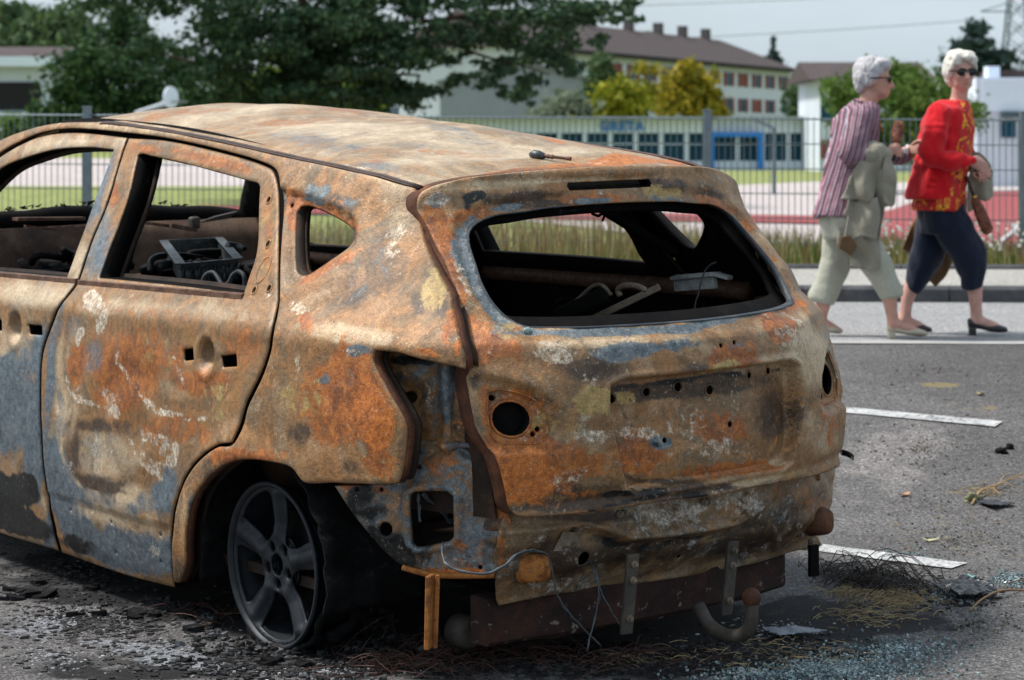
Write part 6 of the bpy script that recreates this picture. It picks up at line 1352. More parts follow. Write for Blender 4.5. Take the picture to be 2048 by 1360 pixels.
tree('pale_bush', 1130, 135, 180, 330, [(a, b_, c, e, (0, 1.5)) for a, b_, c, e in [(1130, 200, 40, 20), (1160, 215, 36, 20), (1100, 225, 40, 14)]], 1500, .36, leafmat('grey_green_leaves', [(.16, .20, .14), (.22, .26, .17), (.12, .16, .09)]), 'thin grey green bush in front of the grey gabled building', seed=25)
tree('broadleaf_tree', 1745, 66, 120, 330, [(a, b_, c, e, (rr.uniform(-1, 1), 1.2)) for a, b_, c, e in [(1700, 190, 50, 44), (1750, 160, 56, 40), (1800, 150, 60, 30), (1790, 200, 60, 50), (1850, 180, 56, 44), (1720, 240, 56, 44), (1800, 255, 70, 44), (1880, 220, 50, 40), (1760, 290, 80, 40), (1850, 290, 60, 40), (1900, 190, 36, 34), (1940, 230, 30, 40), (1690, 290, 40, 40), (1665, 170, 14, 14)]], 11000, .17, greenm, 'dense round green tree right behind the two women', seed=31)
tree('pine_tree', 1935, 190, 40, 330, [(a, b_, c, e, (rr.uniform(-2, 2), 2)) for a, b_, c, e in [(1945, 60, 26, 18), (1935, 90, 46, 14), (1955, 110, 50, 16), (1920, 120, 40, 12), (2000, 115, 36, 16), (1940, 140, 60, 20), (2010, 150, 40, 20)]], 3200, .6, farc, 'dark distant pine above the head of the woman in red', seed=33)
tree('broadleaf_tree', 1612, 230, 150, 330, [(a, b_, c, e, (0, 3)) for a, b_, c, e in [(1600, 190, 36, 30), (1625, 180, 26, 26), (1610, 225, 46, 26), (1640, 215, 30, 30)]], 2200, .6, farg, 'green tree past the right end of the block of flats', seed=34)
tree('conifer_tree', 1547, 300, 72, 330, [(a, b_, c, e, (0, 1)) for a, b_, c, e in [(1547, 85, 5, 14), (1545, 108, 10, 10), (1550, 125, 18, 12), (1535, 118, 8, 8), (1547, 145, 24, 16)]], 900, .6, farc, 'thin pointed conifer top behind the roof of the flats', seed=35)
tree('broadleaf_tree', 1290, 310, 70, 330, [(a, b_, c, e, (0, 3)) for a, b_, c, e in [(1260, 85, 26, 16), (1295, 80, 26, 14), (1330, 92, 20, 10), (1230, 95, 20, 12)]], 1500, .7, farg, 'pale green treetop showing over the left part of the roof of the flats', seed=36)
# far wood closing the horizon
V = []
wood = foliage('far_wood', [((u-1024)/F_PX*380, 380, CAM_H+(V0-v)/F_PX*380, 9, 4, 7) for u in range(-900, 3100, 90) for v in (rr.randint(225, 262), 285)], 20000, 2.4, farc, None, seed=40); wood['kind'] = 'stuff'
# ---- the two women
def skinmat(name, c):
    m, nt, b = new_mat(name); v = objvec(nt)
    nt.links.new(ramp(nt, noise(nt, v, 26, 5, .6), [(.3, tuple(x*.78 for x in c)), (.7, c)]), b.inputs['Base Color']); b.inputs['Roughness'].default_value = .55
    b.inputs['Subsurface Weight'].default_value = .12; b.inputs['Subsurface Radius'].default_value = (.02, .008, .005); b.inputs['Subsurface Scale'].default_value = .3
    bump(nt, b, noise(nt, v, 90, 4), .25, .004); return m
def cloth(name, c, var=.2, scale=30, b_=.25):
    m, nt, b = new_mat(name); v = objvec(nt)
    nt.links.new(mixc(nt, 1.0, ramp(nt, noise(nt, v, 7, 4), [(.3, tuple(x*(1-var) for x in c)), (.7, c)]), ramp(nt, noise(nt, v, 220, 2), [(.3, .75), (.7, 1.15)]), 'MULTIPLY'), b.inputs['Base Color'])
    b.inputs['Roughness'].default_value = .9; b.inputs['Specular IOR Level'].default_value = .15; b.inputs['Sheen Weight'].default_value = .15
    bump(nt, b, noise(nt, v, 18, 3, .5), b_, .03); return m
skin = skinmat('aged_skin', (.57, .30, .225)); skin2 = skinmat('aged_pale_skin', (.60, .33, .265))
def hairmat(name, c0, c1):
    m, nt, b = new_mat(name); v = objvec(nt); n = noise(nt, v, 60, 5, .6, 1.5, stretch=(1, 1, .35))
    nt.links.new(ramp(nt, n, [(.3, c0), (.65, c1)]), b.inputs['Base Color']); b.inputs['Roughness'].default_value = .6; bump(nt, b, n, .7, .012); return m
hair1 = hairmat('silver_hair', (.30, .29, .30), (.60, .58, .60)); hair2 = hairmat('white_hair', (.48, .44, .38), (.80, .77, .70))
def stripem():
    m, nt, b = new_mat('striped_blouse'); v = objvec(nt); s = nt.nodes.new('ShaderNodeSeparateXYZ'); nt.links.new(v, s.inputs[0])
    q = mth(nt, 'ADD', mth(nt, 'SUBTRACT', s.outputs[0], mth(nt, 'MULTIPLY', s.outputs[2], .27)), mth(nt, 'MULTIPLY', s.outputs[1], .06))
    q = mth(nt, 'ADD', q, mth(nt, 'MULTIPLY', noise(nt, v, 5, 2), .010))
    f = mth(nt, 'FRACT', mth(nt, 'DIVIDE', q, .030))
    r = ramp(nt, f, [(0, (.085, .055, .07)), (.20, (.28, .10, .15)), (.30, (.46, .27, .32)), (.38, (.28, .10, .15)), (.46, (.095, .065, .08)), (.60, (.20, .17, .23)), (.68, (.42, .34, .39)), (.78, (.31, .13, .18)), (.86, (.075, .046, .06))]); 
    nt.nodes[-1]
    for n in nt.nodes:
        if n.type == 'VALTORGB': n.color_ramp.interpolation = 'CONSTANT' if len(n.color_ramp.elements) > 5 else 'LINEAR'
    nt.links.new(r, b.inputs['Base Color']); b.inputs['Roughness'].default_value = .8; bump(nt, b, noise(nt, v, 16, 3), .3, .03); return m
def leafpat():
    m, nt, b = new_mat('red_and_yellow_print'); v = objvec(nt)
    n = noise(nt, v, 13, 2, .4, 3.2, stretch=(1.0, .5, .55)); n2 = noise(nt, v, 21, 2, .5, 2.5)
    c = mixc(nt, step_(nt, n, .53, .57), (.48, .012, .010), (.78, .36, .02)); c = mixc(nt, step_(nt, n, .60, .63), c, (.62, .13, .01)); c = mixc(nt, step_(nt, n2, .60, .64), c, (.10, .012, .012))
    nt.links.new(c, b.inputs['Base Color']); b.inputs['Roughness'].default_value = .75; return m
m_str = stripem(); m_leaf = leafpat(); m_sage = cloth('sage_trousers', (.47, .47, .385)); m_navy = cloth('navy_trousers', (.011, .017, .036)); m_red = cloth('red_knit', (.60, .010, .018), .12, 30, .15)
m_coat = cloth('khaki_grey_coat', (.31, .285, .225)); m_lin = cloth('brown_lining', (.17, .10, .05)); m_coat2 = cloth('dark_beige_coat', (.15, .135, .10))
m_blk = simple_mat('black_leather', (.018, .017, .019), .32, 0, .2, 20); m_cream = simple_mat('cream_leather', (.46, .40, .31), .45, 0, .15, 20); m_lens = simple_mat('dark_lens', (.006, .006, .007), .12); m_frame = simple_mat('dark_tortoiseshell', (.030, .014, .009), .3)
m_umb = rust_mat('brown_patterned_umbrella', [(.3, (.045, .016, .010)), (.5, (.17, .055, .030)), (.7, (.30, .12, .07))], .7, 28, None, .3); m_gold = simple_mat('gold_chain', (.55, .36, .10), .3, .9); m_lip = simple_mat('lips', (.36, .13, .11), .5); m_white = simple_mat('white_watch', (.7, .7, .7), .4)
def ell(bm, c, r, rot=None, sub=3):
    q = bmesh.ops.create_icosphere(bm, subdivisions=sub, radius=1)
    bmesh.ops.transform(bm, matrix=Matrix.Translation(c) @ (rot.to_4x4() if rot else Matrix()) @ Matrix.Diagonal((*r, 1)), verts=q['verts'])
def loft(bm, secs, n=18):                                 # (centre, half-extent vector a, half-extent vector b)
    rings = []
    for c, a, b_ in secs:
        c, a, b_ = Vector(c), Vector(a), Vector(b_); rings.append([bm.verts.new(c+a*math.cos(t)+b_*math.sin(t)) for t in np.linspace(0, 2*math.pi, n, endpoint=False)])
    for r0, r1 in zip(rings, rings[1:]):
        for j in range(n): bm.faces.new((r0[j], r0[(j+1) % n], r1[(j+1) % n], r1[j]))
    bm.faces.new(rings[0][::-1]); bm.faces.new(rings[-1])
def limb(bm, pts, n=14):                                  # (point, radius) round limb with rounded ends
    P = [Vector(p) for p, _ in pts]; Rr = [r for _, r in pts]; Q = crom(P, 4); R2 = [float(np.interp(i/4, range(len(Rr)), Rr)) for i in range(len(Q))]
    add_tube(bm, Q, R2, n); ell(bm, Q[0], (R2[0],)*3, None, 2); ell(bm, Q[-1], (R2[-1],)*3, None, 2)
def fuse(name, bm, voxel, mat, parent, smooth=4, disp=None, extra=None):
    bmesh.ops.recalc_face_normals(bm, faces=bm.faces)
    me = bpy.data.meshes.new(name); bm.to_mesh(me); bm.free(); o = bpy.data.objects.new(name, me); C.objects.link(o)
    r = o.modifiers.new('r', 'REMESH'); r.mode = 'VOXEL'; r.voxel_size = voxel
    s = o.modifiers.new('s', 'SMOOTH'); s.iterations = smooth; s.factor = .5
    dg = bpy.context.evaluated_depsgraph_get(); m2 = bpy.data.meshes.new_from_object(o.evaluated_get(dg)); bpy.data.objects.remove(o); bpy.data.meshes.remove(me)
    if disp:
        n = len(m2.vertices); co = np.empty(n*3); m2.vertices.foreach_get('co', co); no = np.empty(n*3); m2.vertices.foreach_get('normal', no); co = co.reshape(-1, 3); no = no.reshape(-1, 3)
        co += no*(disp(co)+(.007 if mat not in (hair1, hair2) else 0))[:, None]; m2.vertices.foreach_set('co', co.ravel()); m2.update()
    if extra:
        b2 = bmesh.new(); b2.from_mesh(m2)
        for e in extra: b2.from_mesh(e)
        b2.to_mesh(m2); b2.free()
    m2.materials.clear(); m2.materials.append(mat); m2.polygons.foreach_set('use_smooth', [True]*len(m2.polygons)); m2.name = name
    return lnk(bpy.data.objects.new(name, m2), parent)
def folds(k, a, dirv=(1, 0, .2), sd=0.0):
    d = np.array(dirv)
    return lambda co: a*fbm(co*np.array([k*dirv[0]+.01, k*dirv[1]+.01, k*dirv[2]+.01])+sd, 2)
def hand_mesh(wrist, knuck, side, down, curl, spread=1.0, sc_=1.0, thumb=1):
    wrist, knuck, side = Vector(wrist), Vector(knuck), Vector(side).normalized(); f = (knuck-wrist).normalized(); nrm = Vector(down).normalized()
    bm = bmesh.new(); L = (knuck-wrist).length
    loft(bm, [(wrist-f*.02, side*.024*sc_, nrm*.018*sc_), (wrist, side*.026*sc_, nrm*.017*sc_), (wrist.lerp(knuck, .5), side*.036*sc_, nrm*.016*sc_), (knuck, side*.038*sc_, nrm*.014*sc_), (knuck+f*.008, side*.034*sc_, nrm*.010*sc_)])
    for i, (o_, l, r) in enumerate(((-.030, .068, .0078), (-.011, .078, .0084), (.009, .072, .0082), (.028, .055, .0072))):
        p = knuck+side*o_*spread*sc_; c = curl*(1+.12*i); pts = [p-f*.01]; d = f.copy()
        for k, sg in enumerate((.42, .33, .25)):
            ang = c*(.6+.5*k); q = (f*math.cos(ang)+nrm*math.sin(ang)); p = p+q*l*sg*sc_+side*o_*.10*spread; pts.append(p.copy())
        limb(bm, [(pts[0], r*1.05*sc_), (pts[1], r*sc_), (pts[2], r*.92*sc_), (pts[3], r*.78*sc_)], 8)
    t0 = wrist.lerp(knuck, .35)-side*.030*thumb*sc_
    limb(bm, [(t0, .011*sc_), (t0-side*.016*thumb+f*.022+nrm*.012, .0095*sc_), (t0-side*.014*thumb+f*.045+nrm*.022, .0085*sc_), (t0-side*.004*thumb+f*.060+nrm*.030, .0072*sc_)], 8)
    bmesh.ops.recalc_face_normals(bm, faces=bm.faces)
    me = bpy.data.meshes.new('h'); bm.to_mesh(me); bm.free(); o = bpy.data.objects.new('h', me); C.objects.link(o); r = o.modifiers.new('r', 'REMESH'); r.mode = 'VOXEL'; r.voxel_size = .0035; s = o.modifiers.new('s', 'SMOOTH'); s.iterations = 2
    m2 = bpy.data.meshes.new_from_object(o.evaluated_get(bpy.context.evaluated_depsgraph_get())); bpy.data.objects.remove(o); return m2
def head(bm, c, fwd, up=Vector((0, 0, 1)), s=1.0, tilt=0.0):
    # c = centre of the skull; fwd = facing direction
    f = Vector(fwd).normalized(); l = up.cross(f).normalized(); u = f.cross(l)
    rot = Matrix((f, l, u)).transposed(); T = lambda x, y, z: Vector(c)+(f*x+l*y+u*z)*s
    ell(bm, T(-.012, 0, .028), (.094*s, .074*s, .092*s), rot); ell(bm, T(.030, 0, -.020), (.064*s, .062*s, .088*s), rot); ell(bm, T(.052, 0, -.082), (.034*s, .036*s, .026*s), rot)
    ell(bm, T(.030, 0, -.062), (.050*s, .052*s, .038*s), rot)
    for q in (-1, 1):
        ell(bm, T(.062, q*.032, -.022), (.026*s, .024*s, .024*s), rot); ell(bm, T(-.008, q*.073, -.008), (.017*s, .010*s, .030*s), rot, 2); ell(bm, T(.080, q*.026, .022), (.012*s, .026*s, .009*s), rot, 2); ell(bm, T(.048, q*.040, -.062), (.022*s, .016*s, .026*s), rot, 2)
    loft(bm, [(T(.082, 0, .012), l*.009*s, f*.012*s), (T(.100, 0, -.014), l*.011*s, f*.014*s), (T(.108, 0, -.030), l*.016*s, f*.014*s), (T(.094, 0, -.042), l*.017*s, f*.012*s)], 10)
    ell(bm, T(.112, 0, -.028), (.010*s, .012*s, .010*s), rot, 2)
    ell(bm, T(.086, 0, -.060), (.010*s, .024*s, .006*s), rot, 2); ell(bm, T(.084, 0, -.070), (.010*s, .020*s, .006*s), rot, 2)
    return T, rot
def glasses(T, rot, parent, s, wrap=.07, round_=.020):
    bm = bmesh.new()
    for q in (-1, 1): ell(bm, T(.094-.006, q*.032, .008), (.006*s, .030*s, round_*s), rot, 3)
    bobj('lens', bm, m_lens, parent, True)
    bm = bmesh.new()
    for q in (-1, 1):
        add_tube(bm, [T(.094, q*.032, .008)+rot @ Vector((0, .031*s*math.cos(t), (round_+.001)*s*math.sin(t))) for t in np.linspace(0, 2*math.pi, 25)], .0028*s, 6, False)
        add_tube(bm, crom([T(.090, q*.062, .014), T(.072, q*.076, .014), T(.02, q*.083, .012), T(-.025, q*.083, .006)], 4), .0042*s, 6)
    add_tube(bm, [T(.098, -.008, .012), T(.102, 0, .014), T(.098, .008, .012)], .0028*s, 6); return bobj('sunglasses', bm, m_frame, parent, True)
def shoe(name, heel, toe, wd, mat, parent, up=.055, heelh=.035, low=True, strap=False):
    heel, toe = Vector(heel), Vector(toe); d = (toe-heel); L = d.length; d.normalize(); s = Vector((0, 1, 0)); u = s.cross(d); u = u if u.z > 0 else -u
    bm = bmesh.new(); z = lambda t: u*float(np.interp(t, [0, .35, .6, 1], [heelh, heelh*.8, .008, .008]))
    sec = [(0.0, .55, up*.9), (.10, .85, up), (.30, .80, up*.55), (.50, .86, up*.45), (.66, 1.0, up*.85), (.82, .92, up*.62), (.95, .55, up*.42), (1.0, .22, up*.25)]
    loft(bm, [(heel+d*L*t+z(t)+u*h*.5, s*wd*w_, u*h*.5+u*.004) for t, w_, h in sec], 16)
    if strap: pass
    bmesh.ops.recalc_face_normals(bm, faces=bm.faces); add_box(bm, heel+d*.026+u*heelh*.5, (.040, .042, heelh+.01), bev=.004)
    o = bobj(name, bm, mat, parent, True); o.modifiers.new('b', 'SUBSURF').render_levels = 1; return o
def foot(bm, ankle, heel, toe, r):
    ankle, heel, toe = Vector(ankle), Vector(heel), Vector(toe); m = heel.lerp(toe, .55)
    limb(bm, [(ankle, r), (ankle.lerp(heel, .55)+Vector((.012, 0, .018)), r*1.0), (heel+Vector((.03, 0, .045)), r*.95)]); limb(bm, [(ankle.lerp(heel, .5)+Vector((.02, 0, .02)), r*.98), (m+Vector((0, 0, .040)), r*.88), (heel.lerp(toe, .80)+Vector((0, 0, .022)), r*.72), (heel.lerp(toe, .93)+Vector((0, 0, .017)), r*.5)])
class Fig:
    def __init__(s, u0, vg, Y, name_label): 
        s.k = Y/F_PX; s.u0 = u0; s.vg = vg; b_ = at(u0, vg, Y); s.b = b_; s.o = thing('person', tuple(b_), 0, name_label, 'person')
    def p(s, u, v, dy=0.0): return Vector(((u-s.u0)*s.k, dy, (s.vg-v)*s.k))
X_, Y_, Z_ = Vector((1, 0, 0)), Vector((0, 1, 0)), Vector((0, 0, 1))
# === woman in the striped blouse
f1 = Fig(1722, 672, 12.42, 'silver haired woman in a striped blouse and sage trousers, coat over her arm'); p = f1.p
bm = bmesh.new(); HC = p(1748, 160); T1, rot1 = head(bm, HC, (1, -.16, -.06), s=.97)
limb(bm, [(p(1740, 190), .050), (p(1733, 215), .052), (p(1722, 240), .062)])
loft(bm, [(p(1716, 232), X_*.10, Y_*.17), (p(1704, 290), X_*.115, Y_*.175), (p(1692, 350), X_*.115, Y_*.165), (p(1690, 420), X_*.108, Y_*.155), (p(1693, 455), X_*.105, Y_*.145)])
limb(bm, [(p(1716, 238, -.16), .052), (p(1694, 303, -.20), .040), (p(1730, 312, -.21), .034), (p(1758, 309, -.20), .026)])
limb(bm, [(p(1722, 238, .16), .052), (p(1735, 300, .19), .040), (p(1790, 312, .17), .032), (p(1822, 300, .12), .024)])
limb(bm, [(p(1698, 450, -.08), .082), (p(1748, 530, -.09), .060), (p(1772, 590, -.09), .044), (p(1777, 618, -.09), .034), (p(1781, 640, -.09), .033)]); foot(bm, p(1781, 638, -.09), p(1771, 668, -.09), p(1846, 671, -.09), .033)
limb(bm, [(p(1690, 450, .08), .082), (p(1676, 535, .09), .060), (p(1654, 600, .09), .044), (p(1648, 630, .09), .034), (p(1646, 645, .09), .033)]); foot(bm, p(1646, 640, .09), p(1622, 664, .09), p(1690, 671, .09), .033)
h1 = hand_mesh(p(1757, 309, -.20), p(1779, 302, -.20), (0, -.35, 1), (.2, .9, -.2), 1.1, .85, .95, -1); h2 = hand_mesh(p(1824, 299, .11), p(1848, 296, .05), (0, .3, 1), (.4, -1, -.1), .55, .85, .95, -1)
body1 = fuse('body', bm, .008, skin, f1.o, 3, None, [h1, h2])
# hair
bm = bmesh.new(); s_ = .97
for (x, y, z, a, b_, c) in ((-.02, 0, .055, .098, .084, .078), (-.062, 0, .015, .062, .078, .082), (-.070, 0, -.035, .042, .060, .050), (.035, 0, .098, .058, .070, .034), (-.03, 0, .10, .07, .066, .036), (-.025, -.060, .01, .045, .026, .055), (-.025, .060, .01, .045, .026, .055), (.060, -.03, .080, .028, .036, .024), (.066, .025, .078, .026, .036, .022), (-.085, 0, .05, .04, .05, .05)): ell(bm, T1(x, y, z), (a*s_, b_*s_, c*s_), rot1)
fuse('hair', bm, .006, hair1, f1.o, 7, lambda co: .0035*fbm(co*np.array([34, 34, 12]), 2)+.003*fbm(co*np.array([90, 90, 40]), 2))
glasses(T1, rot1, f1.o, .97, round_=.018)
# blouse
bm = bmesh.new()
loft(bm, [(p(1729, 206), X_*.060, Y_*.085), (p(1722, 222), X_*.098, Y_*.150), (p(1713, 245), X_*.118, Y_*.185), (p(1705, 290), X_*.128, Y_*.190), (p(1695, 340), X_*.130, Y_*.182), (p(1686, 390), X_*.138, Y_*.19), (p(1680, 432), X_*.140, Y_*.195)])
limb(bm, [(p(1715, 236, -.155), .066), (p(1700, 275, -.19), .064), (p(1690, 305, -.205), .060), (p(1708, 312, -.21), .054), (p(1726, 304, -.21), .050)])
limb(bm, [(p(1720, 238, .155), .064), (p(1732, 290, .19), .060), (p(1762, 312, .19), .052), (p(1800, 314, .16), .046), (p(1815, 310, .14), .050)])
fuse('blouse', bm, .009, m_str, f1.o, 3, lambda co: .013*fbm(co*np.array([15, 9, 5]), 3))
bm = bmesh.new(); cpts = crom([p(1709, 200, 0), p(1716, 203, -.075), p(1738, 214, -.078), p(1750, 232, -.03)], 5); add_tube(bm, cpts, .010, 6); cpts = crom([p(1709, 200, 0), p(1716, 203, .075), p(1738, 214, .078), p(1750, 232, .03)], 5); add_tube(bm, cpts, .010, 6); bobj('collar', bm, m_str, f1.o, True)
bm = bmesh.new(); add_tube(bm, crom([p(1735, 212, -.06), p(1752, 228, -.03), p(1764, 262, 0), p(1752, 228, .03), p(1735, 212, .06)], 5), .0035, 6); bobj('necklace', bm, m_gold, f1.o, True)
# trousers
bm = bmesh.new()
loft(bm, [(p(1690, 408), X_*.125, Y_*.18), (p(1692, 440), X_*.135, Y_*.185), (p(1700, 475), X_*.13, Y_*.17)])
limb(bm, [(p(1702, 455, -.085), .095), (p(1738, 515, -.09), .078), (p(1765, 560, -.09), .060)]); limb(bm, [(p(1686, 455, .08), .095), (p(1680, 520, .09), .080), (p(1662, 565, .09), .062)])
loft(bm, [(p(1745, 525, -.09), (.076, 0, .03), Y_*.075), (p(1766, 565, -.09), (.058, 0, .02), Y_*.062), (p(1776, 590, -.09), (.056, 0, .016), Y_*.060), (p(1776.5, 592, -.09), (.05, 0, .015), Y_*.055)])
loft(bm, [(p(1676, 530, .09), (.074, 0, -.02), Y_*.075), (p(1660, 570, .09), (.062, 0, -.022), Y_*.062), (p(1649, 603, .09), (.060, 0, -.022), Y_*.06), (p(1648.5, 605, .09), (.054, 0, -.02), Y_*.055)])
fuse('trousers', bm, .009, m_sage, f1.o, 3, lambda co: .014*fbm(co*np.array([11, 11, 4.5])+3, 2))
sh = shoe('shoe', p(1768, 672, -.09), p(1849, 670, -.09), .036, m_cream, f1.o, .05, .030); shoe('shoe', p(1620, 669, .09), p(1688, 671, .09), .036, m_cream, f1.o, .05, .028)
bm = bmesh.new(); add_tube(bm, [p(1821, 301, .12)+Vector((.003*math.sin(t), .026*math.cos(t), .028*math.sin(t))) for t in np.linspace(0, 6.28, 20)], .006, 6); add_box(bm, p(1818, 301, .085), (.024, .008, .028), bev=.003); bobj('wrist_watch', bm, m_white, f1.o)
bm = bmesh.new(); add_tube(bm, [p(1752, 309, -.20)+Vector((.002*math.sin(t), .030*math.cos(t), .030*math.sin(t))) for t in np.linspace(0, 6.28, 20)], .005, 6); bobj('bracelet', bm, m_gold, f1.o, True)
# her coat, folded over the forearm
def drape(name, fig, px, y0, depthf, mat, parent, step=.010, thick=.012, mats=None):
    l = [((u-fig.u0)*fig.k, (fig.vg-v)*fig.k) for u, v in px]
    surf = lambda P: np.c_[P[:, 0], y0+depthf(P), P[:, 1]]
    return panel(name, surf, l, [], step, thick, [mat, m_lin], parent, flip=False, roll=.006, inward=(0, 1, 0), corner=60)
ct1 = thing('coat', tuple(f1.b), 0, 'khaki grey coat draped over the arm of the woman in the striped blouse', 'coat')
def fold1(sd, k=34, a=.034, lean=.25): return lambda P: a*np.sin((P[:, 0]+lean*P[:, 1])*k+2.2*vnoise(np.c_[P*5, 0*P[:, 0]+sd]))*sstep(1.05, .85, P[:, 1])+.022*fbm(np.c_[P[:, 0]*11, P[:, 1]*6, 0*P[:, 0]+sd], 2)
drape('back_fold', f1, [(1718, 300), (1750, 288), (1764, 300), (1772, 345), (1770, 408), (1756, 412), (1750, 470), (1748, 534), (1722, 536), (1690, 530), (1690, 500), (1664, 488), (1672, 440), (1684, 400), (1690, 350)], -.215, fold1(1.0), m_coat, ct1)
drape('front_fold', f1, [(1712, 308), (1728, 292), (1742, 290), (1748, 320), (1740, 370), (1732, 395), (1720, 402), (1702, 398), (1668, 396), (1680, 370), (1696, 335)], -.262, fold1(4.0, 40, .020, .5), m_coat, ct1)
drape('lapel', f1, [(1690, 402), (1740, 392), (1746, 430), (1738, 476), (1712, 470), (1690, 478), (1676, 470), (1684, 430)], -.250, fold1(6.0, 30, .024, -.1), m_coat, ct1)
drape('lining', f1, [(1668, 470), (1690, 466), (1702, 490), (1690, 508), (1664, 492)], -.236, fold1(8.0, 30, .01), m_lin, ct1)
drape('sleeve', f1, [(1752, 318), (1764, 312), (1776, 345), (1774, 404), (1768, 412), (1752, 402), (1748, 360)], -.275, fold1(9.0, 50, .012), m_coat, ct1)
bm = bmesh.new(); limb(bm, [(p(1716, 312, -.205), .058), (p(1735, 306, -.21), .062), (p(1752, 310, -.205), .050)]); fuse('arm_wrap', bm, .008, m_coat, ct1, 3, lambda co: .010*fbm(co*np.array([22, 10, 10]), 2))
def umbrella(name, a, b_, r, lab, fig, hand_end, tuft=.6):
    u = thing(name, tuple(fig.b), 0, lab, 'umbrella'); bm = bmesh.new(); pts = [Vector(a).lerp(Vector(b_), t) for t in np.linspace(0, 1, 12)]
    rr_ = [r*float(np.interp(t, [0, .12, .4, .8, .93, 1], [.45, .8, .95, 1.0, .95, .55])) for t in np.linspace(0, 1, 12)]
    add_tube(bm, pts, rr_, 16); o = bobj('canopy', bm, m_umb, u, True)
    me = o.data; sub = o.modifiers.new('s', 'SUBSURF'); sub.levels = sub.render_levels = 2; me.update()
    t_ = bpy.data.textures.new('folds', 'CLOUDS'); t_.noise_scale = .02; dm = o.modifiers.new('d', 'DISPLACE'); dm.texture = t_; dm.strength = .014
    bm = bmesh.new(); d = (Vector(a)-Vector(b_)).normalized(); add_tube(bm, [Vector(a), Vector(a)+d*hand_end], .010, 10); bobj('handle', bm, m_frame, u, True)
    bm = bmesh.new(); add_tube(bm, [Vector(a)-d*.02, Vector(a)+d*.006], .017, 12); bobj('ferrule', bm, m_gold, u, True); return u
umbrella('umbrella', p(1781, 292, -.175), p(1791, 243, -.12), .032, 'brown patterned folded umbrella held upright by the woman in the striped blouse', f1, .09)
# === woman in the red cardigan
f2 = Fig(1890, 668, 12.62, 'white haired woman in a red cardigan, patterned blouse and navy trousers'); p = f2.p
bm = bmesh.new(); HC = p(1920, 146); T2, rot2 = head(bm, HC, (.26, -1, -.05), s=.95)
limb(bm, [(p(1920, 176, -.01), .047), (p(1917, 200, 0), .047), (p(1908, 222), .060)])
loft(bm, [(p(1896, 222), X_*.09, Y_*.16), (p(1890, 280), X_*.11, Y_*.165), (p(1882, 340), X_*.105, Y_*.155), (p(1880, 410), X_*.108, Y_*.15), (p(1884, 440), X_*.100, Y_*.14)])
limb(bm, [(p(1873, 230, -.14), .042), (p(1853, 304, -.20), .036), (p(1900, 318, -.22), .034), (p(1925, 321, -.21), .026)])
limb(bm, [(p(1916, 232, .13), .042), (p(1935, 300, .16), .040), (p(1950, 335, .05), .032), (p(1952, 340, -.06), .026)])
limb(bm, [(p(1890, 435, -.07), .080), (p(1940, 510, -.08), .058), (p(1944, 580, -.08), .042), (p(1946, 612, -.08), .034), (p(1948, 636, -.08), .033)]); foot(bm, p(1948, 632, -.08), p(1935, 660, -.08), p(2008, 664, -.08), .033)
limb(bm, [(p(1874, 435, .07), .080), (p(1852, 515, .08), .058), (p(1826, 580, .08), .042), (p(1818, 612, .08), .034), (p(1815, 638, .08), .033)]); foot(bm, p(1815, 634, .08), p(1797, 664, .08), p(1866, 667, .08), .033)
h1 = hand_mesh(p(1924, 321, -.21), p(1946, 330, -.215), (0, -.25, 1), (.3, .9, -.4), .55, .95, .95, -1); h2 = hand_mesh(p(1953, 338, -.05), p(1958, 342, -.11), (1, 0, .3), (-.2, -.3, -1), .7, .9, .92, 1)
body2 = fuse('body', bm, .008, skin2, f2.o, 3, None, [h1, h2])
bm = bmesh.new(); s_ = .95
for (x, y, z, a, b_, c) in ((-.025, 0, .055, .096, .086, .080), (-.062, 0, .01, .060, .082, .085), (-.055, 0, -.045, .045, .070, .045), (.030, .025, .100, .058, .056, .034), (.030, -.03, .096, .054, .050, .034), (-.03, 0, .105, .07, .066, .036), (.000, .070, .020, .045, .024, .060), (.000, -.070, .020, .045, .024, .060), (.070, .045, .078, .022, .034, .030), (.062, -.050, .072, .022, .028, .032), (.045, .070, .045, .020, .018, .034), (.045, -.072, .045, .020, .016, .034), (.082, .012, .092, .016, .036, .018)): ell(bm, T2(x, y, z), (a*s_, b_*s_, c*s_), rot2)
fuse('hair', bm, .006, hair2, f2.o, 7, lambda co: .0035*fbm(co*np.array([34, 34, 12])+5, 2)+.003*fbm(co*np.array([90, 90, 40]), 2))
glasses(T2, rot2, f2.o, .97, round_=.020)
bm = bmesh.new(); ell(bm, T2(.0875, 0, -.0635), (.007, .021, .0045), rot2, 2); bobj('lips', bm, m_lip, f2.o, True)
# patterned blouse
bm = bmesh.new(); loft(bm, [(p(1912, 204), X_*.062, Y_*.075), (p(1903, 222), X_*.105, Y_*.14), (p(1901, 260), X_*.128, Y_*.165), (p(1897, 310), X_*.125, Y_*.165), (p(1886, 360), X_*.128, Y_*.17), (p(1876, 405), X_*.140, Y_*.18), (p(1875, 418), X_*.142, Y_*.182)])
fuse('blouse', bm, .009, m_leaf, f2.o, 3, lambda co: .007*fbm(co*np.array([14, 10, 6]), 2))
